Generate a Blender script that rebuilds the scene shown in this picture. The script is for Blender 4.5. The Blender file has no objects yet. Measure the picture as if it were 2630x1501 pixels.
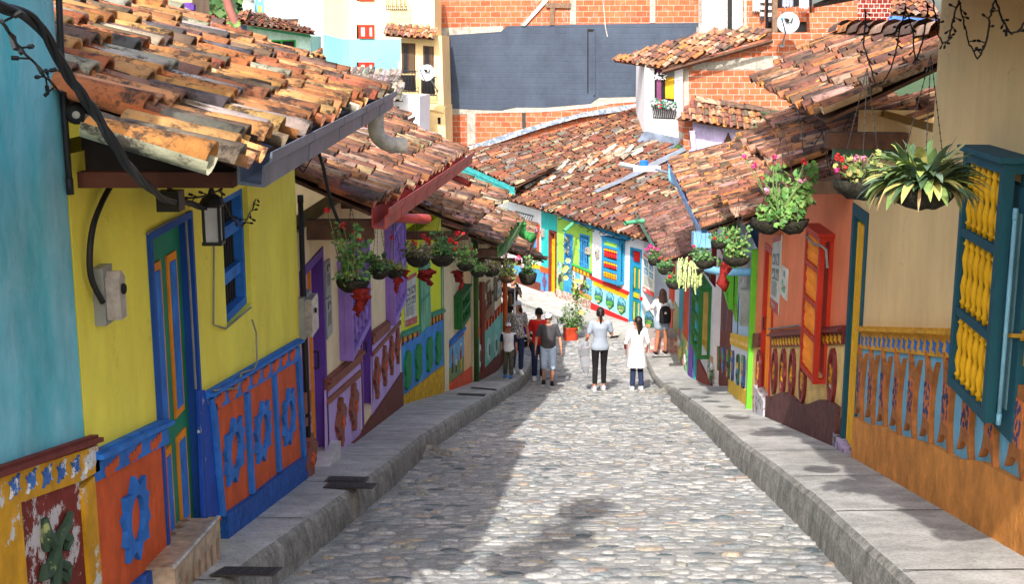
import bpy, bmesh, math, random
from mathutils import Vector as V, Matrix, noise as NZ
SC=bpy.context.scene; COL=SC.collection
R=random.Random(7)
# ---------------------------------------------------------------- camera model (photo pixels 2630x1501, metres, eye at origin)
F=3200.;TH=math.atan(650/3200.);cT,sT=math.cos(TH),math.sin(TH)
CR=dict(A=(0,0,.5152),B=(0,750,.5159),C=(500,0,.27473),D=(600,400,.31348),E=(700,650,.41201),F=(1100,0,.31348),G=(1200,350,.27473),H=(1250,550,.21552),I=(1250,700,.24038),J=(1550,0,.34337),K=(1650,400,.27473),L=(1650,600,.44643),M=(2030,0,.34345),N=(2130,380,.42589),O=(1900,800,.48153),R=(1000,950,.37847),Z=(0,0,1.031),P=(0,0,1.))
def ray(k,x,y):
    c=CR[k];u=c[0]+x*c[2];v=c[1]+y*c[2]
    a=(u-1315)/F;b=(750.5-v)/F
    return V((a,cT+b*sT,-sT+b*cT))
def atY(k,x,y,Y):
    d=ray(k,x,y);return d*(Y/d.y)
def lerp(a,b,t):return a+(b-a)*t
def pl(tab,y):
    if y<=tab[0][0]:
        (a,b),(c,d)=tab[0],tab[1]
    else:
        for i in range(len(tab)-1):
            (a,b),(c,d)=tab[i],tab[i+1]
            if y<=c:break
    return b+(d-b)*(y-a)/(c-a)
GT=[(0,-1.5),(26,-7.454),(28,-7.82),(31,-8.02),(34,-8.1),(60,-8.1)]
def Gz(y):return pl(GT,y)
KL=[(0,-1.8),(5,-1.42),(10.5,-1.09),(13,-.99),(15.8,-.79),(17.9,-.6),(20.9,-.34),(24.9,.02),(29,.45),(30,.5)]
KR=[(0,1.45),(5,1.79),(6.58,1.93),(7.96,2.06),(9.7,2.18),(11.96,2.3),(16.7,2.66),(24.4,3.1),(28,3.2),(31,3.25),(34,3.2)]
# ---------------------------------------------------------------- materials
def srgb(r,g,b):
    f=lambda c:(c/255/12.92 if c/255<=.04045 else ((c/255+.055)/1.055)**2.4)
    return (f(r),f(g),f(b))
MATS={}
def nt(name):
    m=bpy.data.materials.new(name);m.use_nodes=True;n=m.node_tree;n.nodes.clear()
    o=n.nodes.new('ShaderNodeOutputMaterial');b=n.nodes.new('ShaderNodeBsdfPrincipled')
    n.links.new(b.outputs[0],o.inputs[0]);MATS[name]=m
    return m,n,b
def N(n,t,**k):
    x=n.nodes.new('ShaderNode'+t)
    for a,v in k.items():
        if a in('inp',):
            for i,w in v.items(): x.inputs[i].default_value=w
        else:setattr(x,a,v)
    return x
def ramp(n,src,stops):
    r=N(n,'ValToRGB');e=r.color_ramp.elements
    while len(e)<len(stops):e.new(.5)
    for i,(p,c) in enumerate(stops):
        e[i].position=p;e[i].color=(c,c,c,1) if not isinstance(c,tuple) else (*c,1)
    n.links.new(src,r.inputs[0]);return r.outputs[0]
def mixc(n,fac,a,b,mode='MIX'):
    m=N(n,'Mix',data_type='RGBA',blend_type=mode)
    if isinstance(fac,float):m.inputs[0].default_value=fac
    else:n.links.new(fac,m.inputs[0])
    for i,c in((6,a),(7,b)):
        if isinstance(c,tuple):m.inputs[i].default_value=(*c,1)
        else:n.links.new(c,m.inputs[i])
    return m.outputs[2]
def noise(n,pos,scale,detail=4,rough=.6,stretch=None):
    t=N(n,'TexNoise',inp={2:scale,3:detail,4:rough})
    if stretch:
        mp=N(n,'Mapping');mp.inputs['Scale'].default_value=stretch
        n.links.new(pos,mp.inputs[0]);n.links.new(mp.outputs[0],t.inputs[0])
    else:n.links.new(pos,t.inputs[0])
    return t.outputs[0]
def paint(name,col,rough=.75,var=.25,scale=3.,bump=.15,bs=60.,mot=None,grime=0.,chip=0.,chipcol=(.6,.58,.55),metal=0.,stain=.25,attr=False,bd=.01):
    if name in MATS:return MATS[name]
    m,n,b=nt(name);g=N(n,'NewGeometry').outputs['Position']
    a=tuple(c*(1-var) for c in col);h=tuple(min(.9,c*(1+var*.6)+.01*var) for c in col)
    if attr:
        at=N(n,'Attribute',attribute_name='Col').outputs['Color']
        c=mixc(n,1.,at,ramp(n,noise(n,g,scale,6),[(.3,1-var),(.7,1+var)]),'MULTIPLY')
    else:
        c=mixc(n,ramp(n,noise(n,g,scale,6),[(.3,0.),(.7,1.)]),a,h)
    if mot:
        c=mixc(n,ramp(n,noise(n,g,2.6,7,.7,(1,1,.4)),[(.36,0.),(.68,mot[1])]),c,mot[0])
    if stain>0:
        s=ramp(n,noise(n,g,scale*1.7,7,.7,(1,1,.6)),[(.35,1-stain),(.6,1.)])
        c=mixc(n,1.,c,s,'MULTIPLY')
    if name in('concrete','kerb_concrete','mortar','stone'):
        c=mixc(n,1.,c,ramp(n,noise(n,g,48,6,.75),[(.36,.62),(.5,1.),(.7,1.12)]),'MULTIPLY')
        c=mixc(n,1.,c,ramp(n,noise(n,g,.55,4,.6),[(.35,.8),(.6,1.05)]),'MULTIPLY')
    if 'plaster' in name or 'wall' in name:
        st=ramp(n,noise(n,g,7,5,.6,(1,1,.3)),[(.3,.95),(.55,1.)]);c=mixc(n,1.,c,st,'MULTIPLY')
        vo=N(n,'TexVoronoi',feature='DISTANCE_TO_EDGE',inp={2:1.1});wv=N(n,'VectorMath',operation='ADD');tn=N(n,'TexNoise',inp={2:3.,3:5});n.links.new(g,tn.inputs[0]);n.links.new(g,wv.inputs[0]);n.links.new(tn.outputs[1],wv.inputs[1]);n.links.new(wv.outputs[0],vo.inputs[0])
        cr=ramp(n,vo.outputs[0],[(.0,1.),(.006,0.)]);mk=ramp(n,noise(n,g,1.3,3),[(.5,0.),(.58,.5)]);mm=N(n,'Math',operation='MULTIPLY');n.links.new(cr,mm.inputs[0]);n.links.new(mk,mm.inputs[1]);c=mixc(n,mm.outputs[0],c,tuple(q*.35 for q in col))
    if chip>0:
        k=ramp(n,noise(n,g,7,9,.75),[(.62-chip*.3,0.),(.64-chip*.3,1.)])
        c=mixc(n,k,c,chipcol)
    n.links.new(c,b.inputs['Base Color']);b.inputs['Roughness'].default_value=rough;b.inputs['Metallic'].default_value=metal
    b.inputs['Specular IOR Level'].default_value=.3
    if 'plaster' in name:bump,bd,bs=.45,.02,6
    if bump>0:
        bp=N(n,'Bump',inp={0:bump,1:bd});n.links.new(noise(n,g,bs,5,.65),bp.inputs['Height']);n.links.new(bp.outputs[0],b.inputs['Normal'])
    return m
def pn(name,r,g,b,**k):return paint(name,srgb(r,g,b),**k)
def tile_mat():
    m,n,b=nt('clay_tile');g=N(n,'NewGeometry').outputs['Position']
    at=N(n,'Attribute',attribute_name='Col').outputs['Color']
    c=mixc(n,1.,at,ramp(n,noise(n,g,9,6),[(.3,.7),(.7,1.25)]),'MULTIPLY')
    c=mixc(n,ramp(n,noise(n,g,5.5,9,.78),[(.50,0.),(.585,.93)]),c,(.045,.033,.028))
    c=mixc(n,ramp(n,noise(n,g,14,8,.8),[(.62,0.),(.68,.55)]),c,(.33,.31,.27))
    n.links.new(c,b.inputs['Base Color']);b.inputs['Roughness'].default_value=.85
    b.inputs['Specular IOR Level'].default_value=.25
    bp=N(n,'Bump',inp={0:.5,1:.01});n.links.new(noise(n,g,55,6,.7),bp.inputs['Height']);n.links.new(bp.outputs[0],b.inputs['Normal'])
    return m
def brick_mat(name,tdir,col1,col2,mort,w=.33,h=.17,ms=.016,bumpd=.015,same=None):
    m,n,b=nt(name);g=N(n,'NewGeometry').outputs['Position']
    d=N(n,'VectorMath',operation='DOT_PRODUCT');n.links.new(g,d.inputs[0]);d.inputs[1].default_value=tdir
    sp=N(n,'SeparateXYZ');n.links.new(g,sp.inputs[0]);cb=N(n,'CombineXYZ')
    nz=noise(n,g,3,3);
    wob=N(n,'Math',operation='MULTIPLY_ADD',inp={1:.02,2:0.});n.links.new(nz,wob.inputs[0])
    ad=N(n,'Math',operation='ADD');n.links.new(sp.outputs[2],ad.inputs[0]);n.links.new(wob.outputs[0],ad.inputs[1])
    n.links.new(d.outputs['Value'],cb.inputs[0]);n.links.new(ad.outputs[0],cb.inputs[1])
    t=N(n,'TexBrick',inp={1:(*col1,1),2:(*col2,1),3:(*mort,1),4:1.,5:ms,6:.2,7:.0,8:w,9:h})
    n.links.new(cb.outputs[0],t.inputs[0])
    c=mixc(n,1.,t.outputs[0],ramp(n,noise(n,g,5,6),[(.3,.75),(.7,1.2)]),'MULTIPLY')
    c=mixc(n,ramp(n,noise(n,g,3.1,8,.75),[(.56,0.),(.68,.7)]),c,mort)
    n.links.new(c,b.inputs['Base Color']);b.inputs['Roughness'].default_value=.85;b.inputs['Specular IOR Level'].default_value=.2
    iv=N(n,'Math',operation='MULTIPLY_ADD',inp={1:-1.,2:1.});n.links.new(t.outputs[1],iv.inputs[0])
    ml=N(n,'Math',operation='ADD');n.links.new(iv.outputs[0],ml.inputs[0]);n.links.new(noise(n,g,30,4),ml.inputs[1])
    bp=N(n,'Bump',inp={0:.7,1:bumpd});n.links.new(ml.outputs[0],bp.inputs['Height']);n.links.new(bp.outputs[0],b.inputs['Normal'])
    return m
TILE=tile_mat()
def leafmat(name,r,g,b,tr=.25):
    m=paint(name,srgb(r,g,b),rough=.5,var=.4,scale=12,bump=0,stain=0,attr=False)
    return m
def attrmat(name,rough=.8,var=.2,scale=10,bump=.2,bs=60):return paint(name,(.5,.5,.5),rough=rough,var=var,scale=scale,bump=bump,bs=bs,stain=0,attr=True)
GLASS=paint('dark_glass',(.02,.024,.028),rough=.08,var=.2,bump=0,stain=0)
BLACK=paint('black_rubber',(.012,.012,.013),rough=.6,var=.2,bump=0,stain=0)
IRON=paint('wrought_iron',(.02,.02,.022),rough=.5,var=.2,bump=.1,stain=0)
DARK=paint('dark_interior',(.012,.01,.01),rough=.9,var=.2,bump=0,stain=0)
WOOD=pn('old_timber',92,62,46,var=.35,scale=9,bump=.4)
WOODL=pn('weathered_timber',125,100,80,var=.35,scale=9,bump=.4)
ZINC=pn('zinc_sheet',150,160,172,rough=.4,metal=.35,var=.25,scale=4,bump=.1)
# ---------------------------------------------------------------- mesh builder
def bx_basis(d):
    d=d.normalized();a=V((0,0,1)) if abs(d.z)<.9 else V((1,0,0))
    x=d.cross(a).normalized();return x,x.cross(d).normalized()
WL={}
class MB:
    def __init__(s):s.v=[];s.f=[];s.mi=[];s.c=[];s.col=None;s.m=0
    def add(s,vs,fs):
        o=len(s.v);s.v+= [V(q) for q in vs]
        for f in fs:
            s.f.append([o+i for i in f]);s.mi.append(s.m);s.c.append(s.col)
    def face(s,*p):s.add(p,[list(range(len(p)))])
    def hexa(s,b,t):
        s.add(list(b)+list(t),[[3,2,1,0],[4,5,6,7],[0,1,5,4],[1,2,6,5],[2,3,7,6],[3,0,4,7]])
    def box(s,c,sx,sy,sz,rz=0):
        M=Matrix.Rotation(rz,3,'Z');c=V(c)
        b=[c+M@V((x*sx/2,y*sy/2,-sz/2)) for x,y in((-1,-1),(1,-1),(1,1),(-1,1))]
        s.hexa(b,[q+V((0,0,sz)) for q in b])
    def prism(s,poly,d):
        n=len(poly);d=V(d)
        s.add([V(p) for p in poly]+[V(p)+d for p in poly],[list(range(n))[::-1],list(range(n,2*n))]+[[i,(i+1)%n,n+(i+1)%n,n+i] for i in range(n)])
    def ring(s,out,inn,d):
        n=len(out);d=V(d)
        vs=[V(p) for p in out]+[V(p) for p in inn]+[V(p)+d for p in out]+[V(p)+d for p in inn]
        fs=[]
        for i in range(n):
            j=(i+1)%n
            fs+=[[2*n+i,2*n+j,3*n+j,3*n+i],[i,j,2*n+j,2*n+i],[n+j,n+i,3*n+i,3*n+j]]
        s.add(vs,fs)
    def tube(s,path,r,n=6,caps=True):
        path=[V(p) for p in path];rs=r if isinstance(r,(list,tuple)) else [r]*len(path)
        vs=[];x=None
        for i,p in enumerate(path):
            d=(path[min(i+1,len(path)-1)]-path[max(i-1,0)])
            if d.length<1e-6:d=V((0,0,1))
            d.normalize()
            if x is None:x,y=bx_basis(d)
            else:
                x=(x-d*x.dot(d));x=x.normalized() if x.length>1e-4 else bx_basis(d)[0]
                y=x.cross(d).normalized()
            for k in range(n):
                a=2*math.pi*k/n;vs.append(p+(x*math.cos(a)+y*math.sin(a))*rs[i])
        fs=[[i*n+k,i*n+(k+1)%n,(i+1)*n+(k+1)%n,(i+1)*n+k] for i in range(len(path)-1) for k in range(n)]
        if caps:fs+=[list(range(n))[::-1],[(len(path)-1)*n+k for k in range(n)]]
        s.add(vs,fs)
    def loft(s,rings,n=12):
        # rings: (centre, xdir, ydir, rx, ry)
        vs=[]
        for c,x,y,rx,ry in rings:
            for k in range(n):
                a=2*math.pi*k/n;vs.append(V(c)+x*math.cos(a)*rx+y*math.sin(a)*ry)
        m=len(rings)
        fs=[[i*n+k,i*n+(k+1)%n,(i+1)*n+(k+1)%n,(i+1)*n+k] for i in range(m-1) for k in range(n)]
        fs+=[list(range(n))[::-1],[(m-1)*n+k for k in range(n)]]
        s.add(vs,fs)
    def lathe(s,c,prof,n=12,ax=None,flute=0,fa=0):
        c=V(c);ax=V(ax).normalized() if ax else V((0,0,1));x,y=bx_basis(ax) if ax!=V((0,0,1)) else (V((1,0,0)),V((0,1,0)))
        vs=[]
        for r,z in prof:
            for k in range(n):
                a=2*math.pi*k/n;rr=r*(1+fa*math.cos(flute*a)) if flute else r
                vs.append(c+ax*z+(x*math.cos(a)+y*math.sin(a))*rr)
        m=len(prof)
        fs=[[i*n+k,i*n+(k+1)%n,(i+1)*n+(k+1)%n,(i+1)*n+k] for i in range(m-1) for k in range(n)]
        fs+=[list(range(n))[::-1],[(m-1)*n+k for k in range(n)]]
        s.add(vs,fs)
    def ell(s,c,rx,ry,rz,n=12,m=8,M=None):
        vs=[];c=V(c);M=M or Matrix.Identity(3)
        for i in range(1,m):
            t=math.pi*i/m
            for k in range(n):
                a=2*math.pi*k/n;vs.append(c+M@V((rx*math.sin(t)*math.cos(a),ry*math.sin(t)*math.sin(a),rz*math.cos(t))))
        fs=[[i*n+k,(i+1)*n+k,(i+1)*n+(k+1)%n,i*n+(k+1)%n] for i in range(m-2) for k in range(n)]
        vs+=[c+M@V((0,0,rz)),c+M@V((0,0,-rz))];t=len(vs)-2
        fs+=[[k,(k+1)%n,t] for k in range(n)]+[[(m-2)*n+(k+1)%n,(m-2)*n+k,t+1] for k in range(n)]
        s.add(vs,fs)
    def cap(s,a,b,ra,rb,n=10):
        a=V(a);b=V(b);d=b-a;L=d.length or 1e-6;d=d/L
        ps=[];rs=[]
        for t in(.98,.7,.35):ps.append(a-d*ra*math.sin(t*math.pi/2)*1.0);rs.append(max(.0015,ra*math.cos(t*math.pi/2)))
        ps+=[a,b];rs+=[ra,rb]
        for t in(.35,.7,.98):ps.append(b+d*rb*math.sin(t*math.pi/2));rs.append(max(.0015,rb*math.cos(t*math.pi/2)))
        x,y=bx_basis(d);s.loft([(p,x,y,r,r) for p,r in zip(ps,rs)],n)
    def build(s,name,mat,parent=None,smooth=False,loc=None):
        if not s.v:return None
        me=bpy.data.meshes.new(name)
        if parent is not None:o0=WL[parent.name]
        elif loc is not None:o0=V(loc)
        else:
            xs=[q.x for q in s.v];ys=[q.y for q in s.v];zs=[q.z for q in s.v]
            o0=V(((min(xs)+max(xs))/2,(min(ys)+max(ys))/2,min(zs)))
        me.from_pydata([q-o0 for q in s.v],[],s.f)
        mats=mat if isinstance(mat,(list,tuple)) else [mat]
        for m in mats:me.materials.append(m)
        if len(mats)>1:me.polygons.foreach_set('material_index',s.mi)
        if smooth:me.polygons.foreach_set('use_smooth',[True]*len(s.f))
        if any(c is not None for c in s.c):
            ca=me.color_attributes.new('Col','FLOAT_COLOR','CORNER');buf=[]
            for f,c in zip(s.f,s.c):
                c=c or (.5,.5,.5)
                for _ in f:buf+= [c[0],c[1],c[2],1.]
            ca.data.foreach_set('color',buf)
        me.update()
        ob=bpy.data.objects.new(name,me);COL.objects.link(ob)
        if parent is not None:ob.parent=parent;ob.location=(0,0,0)
        else:ob.location=o0
        WL[ob.name]=o0
        return ob
def tag(o,label=None,cat=None,group=None,kind=None):
    if label:o['label']=label
    if cat:o['category']=cat
    if group:o['group']=group
    if kind:o['kind']=kind
    return o
def empty(name,loc,label=None,cat=None,group=None):
    o=bpy.data.objects.new(name,None);COL.objects.link(o);o.location=loc;o.empty_display_size=.2;WL[o.name]=V(loc)
    return tag(o,label,cat,group)
# ---------------------------------------------------------------- facade frame
class Wall:
    def __init__(s,p0,p1,flip=False):
        s.o=V((p0[0],p0[1],0));d=V((p1[0]-p0[0],p1[1]-p0[1],0));s.L=d.length;s.t=d.normalized()
        s.n=V((s.t.y,-s.t.x,0))
        if flip:s.n=-s.n
    def P(s,a,z,o=0.):return s.o+s.t*a+s.n*o+V((0,0,z))
    def hit(s,k,x,y,off=0.):
        d=ray(k,x,y);o=s.o+s.n*off
        t=o.dot(s.n)/d.dot(s.n);p=d*t
        return ((p-s.o).dot(s.t),p.z)
    def pts(s,k,pp,off=0.):return [s.hit(k,x,y,off) for x,y in pp]
    def prism(s,mb,sz,o0,o1):mb.prism([s.P(a,z,o0) for a,z in sz],s.n*(o1-o0))
    def px(s,mb,k,pp,o0,o1):s.prism(mb,s.pts(k,pp,o1),o0,o1)
    def rect(s,mb,a0,a1,z0,z1,o0,o1):s.prism(mb,[(a0,z0),(a1,z0),(a1,z1),(a0,z1)],o0,o1)
    def band(s,mb,a0,a1,zt0,zt1,zb0,zb1,o0,o1):s.prism(mb,[(a0,zb0),(a1,zb1),(a1,zt1),(a0,zt0)],o0,o1)
    def openings(s,mb,a0,a1,zb,zt,ops,depth=.18,zt1=None):
        A=sorted(set([a0,a1]+[q for o in ops for q in o[:2]]));Z=sorted(set([zb,zt]+[q for o in ops for q in o[2:4]]))
        A=[q for q in A if a0<=q<=a1];Z=[q for q in Z if zb<=q<=zt]
        def ztop(a,z):
            return z if (zt1 is None or z<zt) else lerp(zt,zt1,(a-a0)/(a1-a0))
        for i in range(len(A)-1):
            for j in range(len(Z)-1):
                am=(A[i]+A[i+1])/2;zm=(Z[j]+Z[j+1])/2
                if any(o[0]<am<o[1] and o[2]<zm<o[3] for o in ops):continue
                mb.face(s.P(A[i],Z[j]),s.P(A[i+1],Z[j]),s.P(A[i+1],ztop(A[i+1],Z[j+1])),s.P(A[i],ztop(A[i],Z[j+1])))
        for o in ops:
            c=[(o[0],o[2]),(o[1],o[2]),(o[1],o[3]),(o[0],o[3])]
            for i in range(4):
                (p,q),(r,t)=c[i],c[(i+1)%4]
                mb.face(s.P(p,q,0),s.P(r,t,0),s.P(r,t,-depth),s.P(p,q,-depth))
        # thickness: back shell
        mb.face(s.P(a0,zb,-depth-.02),s.P(a1,zb,-depth-.02),s.P(a1,zt if zt1 is None else zt1,-depth-.02),s.P(a0,zt,-depth-.02))
        for a,z in((a0,zt),(a1,zt if zt1 is None else zt1)):
            mb.face(s.P(a,zb,0),s.P(a,z,0),s.P(a,z,-depth-.02),s.P(a,zb,-depth-.02))
def openrect(w,k,pp,off=0.):
    h=w.pts(k,pp,off);a=sorted(q[0] for q in h);z=sorted(q[1] for q in h)
    return ((a[0]+a[1])/2,(a[2]+a[3])/2,(z[0]+z[1])/2,(z[2]+z[3])/2)
# ---------------------------------------------------------------- tiles
PAL=dict(
 near=[((.50,.20,.065),4),((.56,.27,.11),3),((.38,.14,.06),3),((.20,.13,.09),3),((.42,.36,.28),2),((.13,.115,.10),2),((.60,.30,.12),2)],
 mid=[((.40,.17,.08),3),((.46,.28,.18),3),((.22,.11,.07),4),((.13,.08,.06),2.5),((.42,.36,.28),.8),((.30,.14,.08),3)],
 dark=[((.16,.065,.04),7),((.21,.08,.045),6),((.11,.055,.035),4),((.38,.15,.065),2),((.30,.24,.18),1.3),((.15,.13,.105),2.4),((.4,.26,.17),.8)],
 pink=[((.24,.115,.085),4),((.19,.09,.07),4),((.28,.15,.11),3),((.33,.13,.06),1),((.14,.08,.06),2)],
 grey=[((.20,.18,.16),5),((.13,.12,.11),4),((.26,.21,.17),3),((.32,.29,.25),2)],
 right=[((.40,.17,.085),4),((.44,.27,.18),3),((.24,.105,.065),4),((.50,.20,.06),1.6),((.14,.085,.06),2)])
def inpoly(x,y,p):
    r=False;j=len(p)-1
    for i in range(len(p)):
        if (p[i][1]>y)!=(p[j][1]>y) and x<(p[j][0]-p[i][0])*(y-p[i][1])/(p[j][1]-p[i][1])+p[i][0]:r=not r
        j=i
    return r
class Plane:
    def __init__(s,E0,E1,T):
        s.o=V(E0);s.e=(V(E1)-s.o).normalized();t=V(T)-s.o;s.u=(t-s.e*t.dot(s.e)).normalized();s.n=s.e.cross(s.u)
        if s.n.z<0:s.n=-s.n
        s.L=(V(E1)-s.o).length
    def P(s,a,b,h=0.):return s.o+s.e*a+s.u*b+s.n*h
    def hit(s,k,x,y):
        d=ray(k,x,y);p=d*(s.o.dot(s.n)/d.dot(s.n));q=p-s.o
        return (q.dot(s.e),q.dot(s.u))
def tiles(pln,poly,parent,pal='near',pitch=.2,expo=.34,seed=1,seg=6,jit=1.,thick=True,name='roof',label=None,slab=.035,mossy=0):
    r=random.Random(seed);mb=MB();P=PAL[pal];tot=sum(w for _,w in P)
    def pick():
        x=r.random()*tot
        for c,w in P:
            x-=w
            if x<=0:return tuple(q*r.uniform(.85,1.15) for q in c)
        return P[0][0]
    a0=min(q[0] for q in poly);a1=max(q[0] for q in poly);b0=min(q[1] for q in poly);b1=max(q[1] for q in poly)
    # underlay slab
    mb.m=1;mb.col=(.04,.03,.02)
    if slab>.004:mb.prism([pln.P(a,b,-slab) for a,b in poly],pln.n*(slab-.01))
    mb.m=0
    rad=pitch*.36
    nc=int((a1-a0)/pitch)+1;nr=int((b1-b0)/expo)+2
    for i in range(nc):
        for kind in(0,1):
            a=a0+(i+.5*kind)*pitch
            off=r.uniform(-.25,.25)*expo
            drift=r.uniform(-.01,.01)*jit
            for j in range(nr):
                b=b0+j*expo+off
                bb=b+expo*.5
                if not inpoly(a+.001,max(bb,b0+.02),poly):continue
                if j==0:b=b0+r.uniform(-.035,.04)*jit
                L=expo*1.22;mb.col=pick()
                sk=r.uniform(-.014,.014)*jit;sk2=r.uniform(-.014,.014)*jit
                if kind==0: # channel
                    h0=.03;h1=.01
                    ra,rb=rad*.95,rad*1.05;sg=-1
                else:
                    h0=.045+r.uniform(0,.014)*jit;h1=.012
                    ra,rb=rad*1.12,rad*.92;sg=1
                vs=[];n=seg if kind else max(3,seg-2)
                for (bq,rr,hh,sx) in((b-.03,ra,h0,sk),(b-.03+L,rb,h1,sk2)):
                    for q in range(n+1):
                        t=math.pi*q/n
                        vs.append(pln.P(a+drift+sx+rr*math.cos(t),bq,hh+(sg*rr*.85*math.sin(t) if sg>0 else rad*.8-rr*.8*math.sin(t)+.0)))
                fs=[[q,q+1,n+1+q+1,n+1+q] for q in range(n)]
                if thick and kind:
                    m0=len(vs)
                    for q in range(n+1):
                        t=math.pi*q/n;vs.append(pln.P(a+drift+sk+(ra-.016)*math.cos(t),b-.03,h0+(ra-.02)*.85*math.sin(t)-.002))
                    fs+=[[q+1,q,m0+q,m0+q+1] for q in range(n)]
                    m1=len(vs)
                    for q in range(n+1):
                        t=math.pi*q/n;vs.append(pln.P(a+drift+sk+(ra-.016)*math.cos(t),b+.12,h0-.01+(ra-.02)*.85*math.sin(t)))
                    fs+=[[m0+q+1,m0+q,m1+q,m1+q+1] for q in range(n)]
                mb.add(vs,fs)
    ob=mb.build(name,[TILE,WOOD],parent,smooth=False)
    # smooth only curved faces
    sm=[len(f)==4 and m==0 for f,m in zip(mb.f,mb.mi)]
    ob.data.polygons.foreach_set('use_smooth',sm)
    if label:ob['label']=label
    return ob
def ridge(parent,A,B,pal='near',rad=.1,seed=3,name='ridge_tiles'):
    mb=MB();A=V(A);B=V(B);d=(B-A);L=d.length;d/=L;x=d.cross(V((0,0,1))).normalized();u=x.cross(d);r=random.Random(seed)
    P=PAL[pal];n=max(1,int(L/.62))
    for i in range(n):
        mb.col=r.choice(P)[0];p=A+d*(L*i/n)
        vs=[]
        for q0,rr,h in((0,rad*1.25,.03),(L/n*1.15,rad*1.0,.0)):
            for q in range(7):
                t=math.pi*q/6;vs.append(p+d*q0+x*rr*math.cos(t)+u*(h+rr*math.sin(t)))
        mb.add(vs,[[q,q+1,7+q+1,7+q] for q in range(6)])
    return mb.build(name,TILE,parent,smooth=True)
def gutter(parent,A,B,out,mat,h=.12,w=.11,name='gutter'):
    mb=MB();A=V(A);B=V(B);o=V(out).normalized();z=V((0,0,1));d=B-A
    prof=[(0,0),(-.0,-h*.95),(w*.7,-h*1.05),(w*.78,-h*.45),(w,-h*.3),(w*1.06,.0),(w*1.12,.0),(w*1.1,-h*.35),(w*.86,-h*.5),(w*.8,-h*1.15),(-.01,-h*1.05),(-.01,0)]
    mb.prism([A+o*a+z*b for a,b in prof],d)
    n=max(2,int(d.length/.9))
    for i in range(1,n):
        p=A+d*(i/n);q=[p+o*a*1.005+z*(b-.001) for a,b in prof[6:10]]
        mb.tube(q,.0035,4)
    return mb.build(name,mat,parent)
def pipe(parent,pts,r,mat,name='downpipe',n=10,hollow=False):
    mb=MB();pp=[V(p) for p in pts];out=[pp[0]]
    for i in range(1,len(pp)-1):
        a,b,c=pp[i-1],pp[i],pp[i+1];l=min((a-b).length,(c-b).length,.25)*.45
        p0=b+(a-b).normalized()*l;p1=b+(c-b).normalized()*l
        for t in(0,.25,.5,.75,1):out.append(p0.lerp(b,t).lerp(b.lerp(p1,t),t))
    out.append(pp[-1]);mb.tube(out,r,n,caps=not hollow)
    for q in(0,-1):
        d=(out[1]-out[0]) if q==0 else (out[-1]-out[-2]);d.normalize()
        if hollow and q==-1:continue
        mb.tube([out[q]-d*.03,out[q]+d*.03],r*1.15,n)
    return mb.build(name,mat,parent,smooth=True)
def text(s,size,org,xd,zd,mat,parent,name='lettering',ext=.002):
    cu=bpy.data.curves.new('t','FONT');cu.body=s;cu.size=size;cu.extrude=ext;cu.align_x='CENTER'
    to=bpy.data.objects.new('t',cu);me=bpy.data.meshes.new_from_object(to)
    bpy.data.objects.remove(to);xd=V(xd).normalized();zd=V(zd).normalized();nd=xd.cross(zd)
    mb=MB();mb.add([V(org)+xd*v.co.x+zd*v.co.y+nd*v.co.z for v in me.vertices],[list(p.vertices) for p in me.polygons])
    bpy.data.meshes.remove(me)
    return mb.build(name,mat,parent)
# ================================================================ ground, road, pavements
CONC=paint('concrete',(.55,.54,.50),mot=((.36,.35,.32),.6),rough=.9,var=.18,scale=2.2,bump=.5,bs=45,stain=.3,bd=.006)
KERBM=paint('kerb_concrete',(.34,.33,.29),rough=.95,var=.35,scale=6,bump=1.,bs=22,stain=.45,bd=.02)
MORTAR=paint('mortar',(.41,.405,.385),mot=((.22,.215,.20),.5),rough=.95,var=.25,scale=5,bump=.9,bs=35,stain=.25,bd=.012)
STONE=paint('stone',(.5,.5,.5),mot=((.27,.27,.26),.25),rough=.75,var=.28,scale=16,bump=.5,bs=60,stain=.2,attr=True,bd=.008)
GRASSM=pn('ground_green',70,90,45,var=.4,scale=.3,bump=0)
mb=MB()
mb.add([(-900,-60,-25),(900,-60,-25),(900,44,-25),(-900,44,-25)],[[0,1,2,3]])
mb.add([(-900,44,-25),(900,44,-25),(900,900,-6),(-900,900,-6)],[[0,1,2,3]])
tag(mb.build('ground',GRASSM),kind='structure')
# road sheet
mb=MB();ys=[1+i*.5 for i in range(96)]
xs=[-7,-3]+[-2+i*.5 for i in range(13)]+[6,10]
vs=[(x,y,Gz(y)+.012*NZ.noise(V((x*1.3,y*1.3,0)))) for y in ys for x in xs];nx=len(xs)
mb.add(vs,[[j*nx+i,j*nx+i+1,(j+1)*nx+i+1,(j+1)*nx+i] for j in range(len(ys)-1) for i in range(nx-1)])
mb.m=1
r=random.Random(11);y=4.8
SP=[((.40,.395,.375),6),((.33,.335,.335),5),((.23,.255,.26),3),((.45,.44,.415),5),((.42,.35,.26),.8),((.11,.14,.15),.8),((.33,.325,.28),1.5),((.41,.32,.26),.2)]
SPT=sum(w for _,w in SP)
def fr_left(y):
    return pl(KL,y)+.03 if y<29 else -.6-(y-29)*.55
def fr_right(y):
    if y<31.5:return pl(KR,y)-.02
    return 3.0-(y-32)*.53 if y>33 else 3.05
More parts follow.
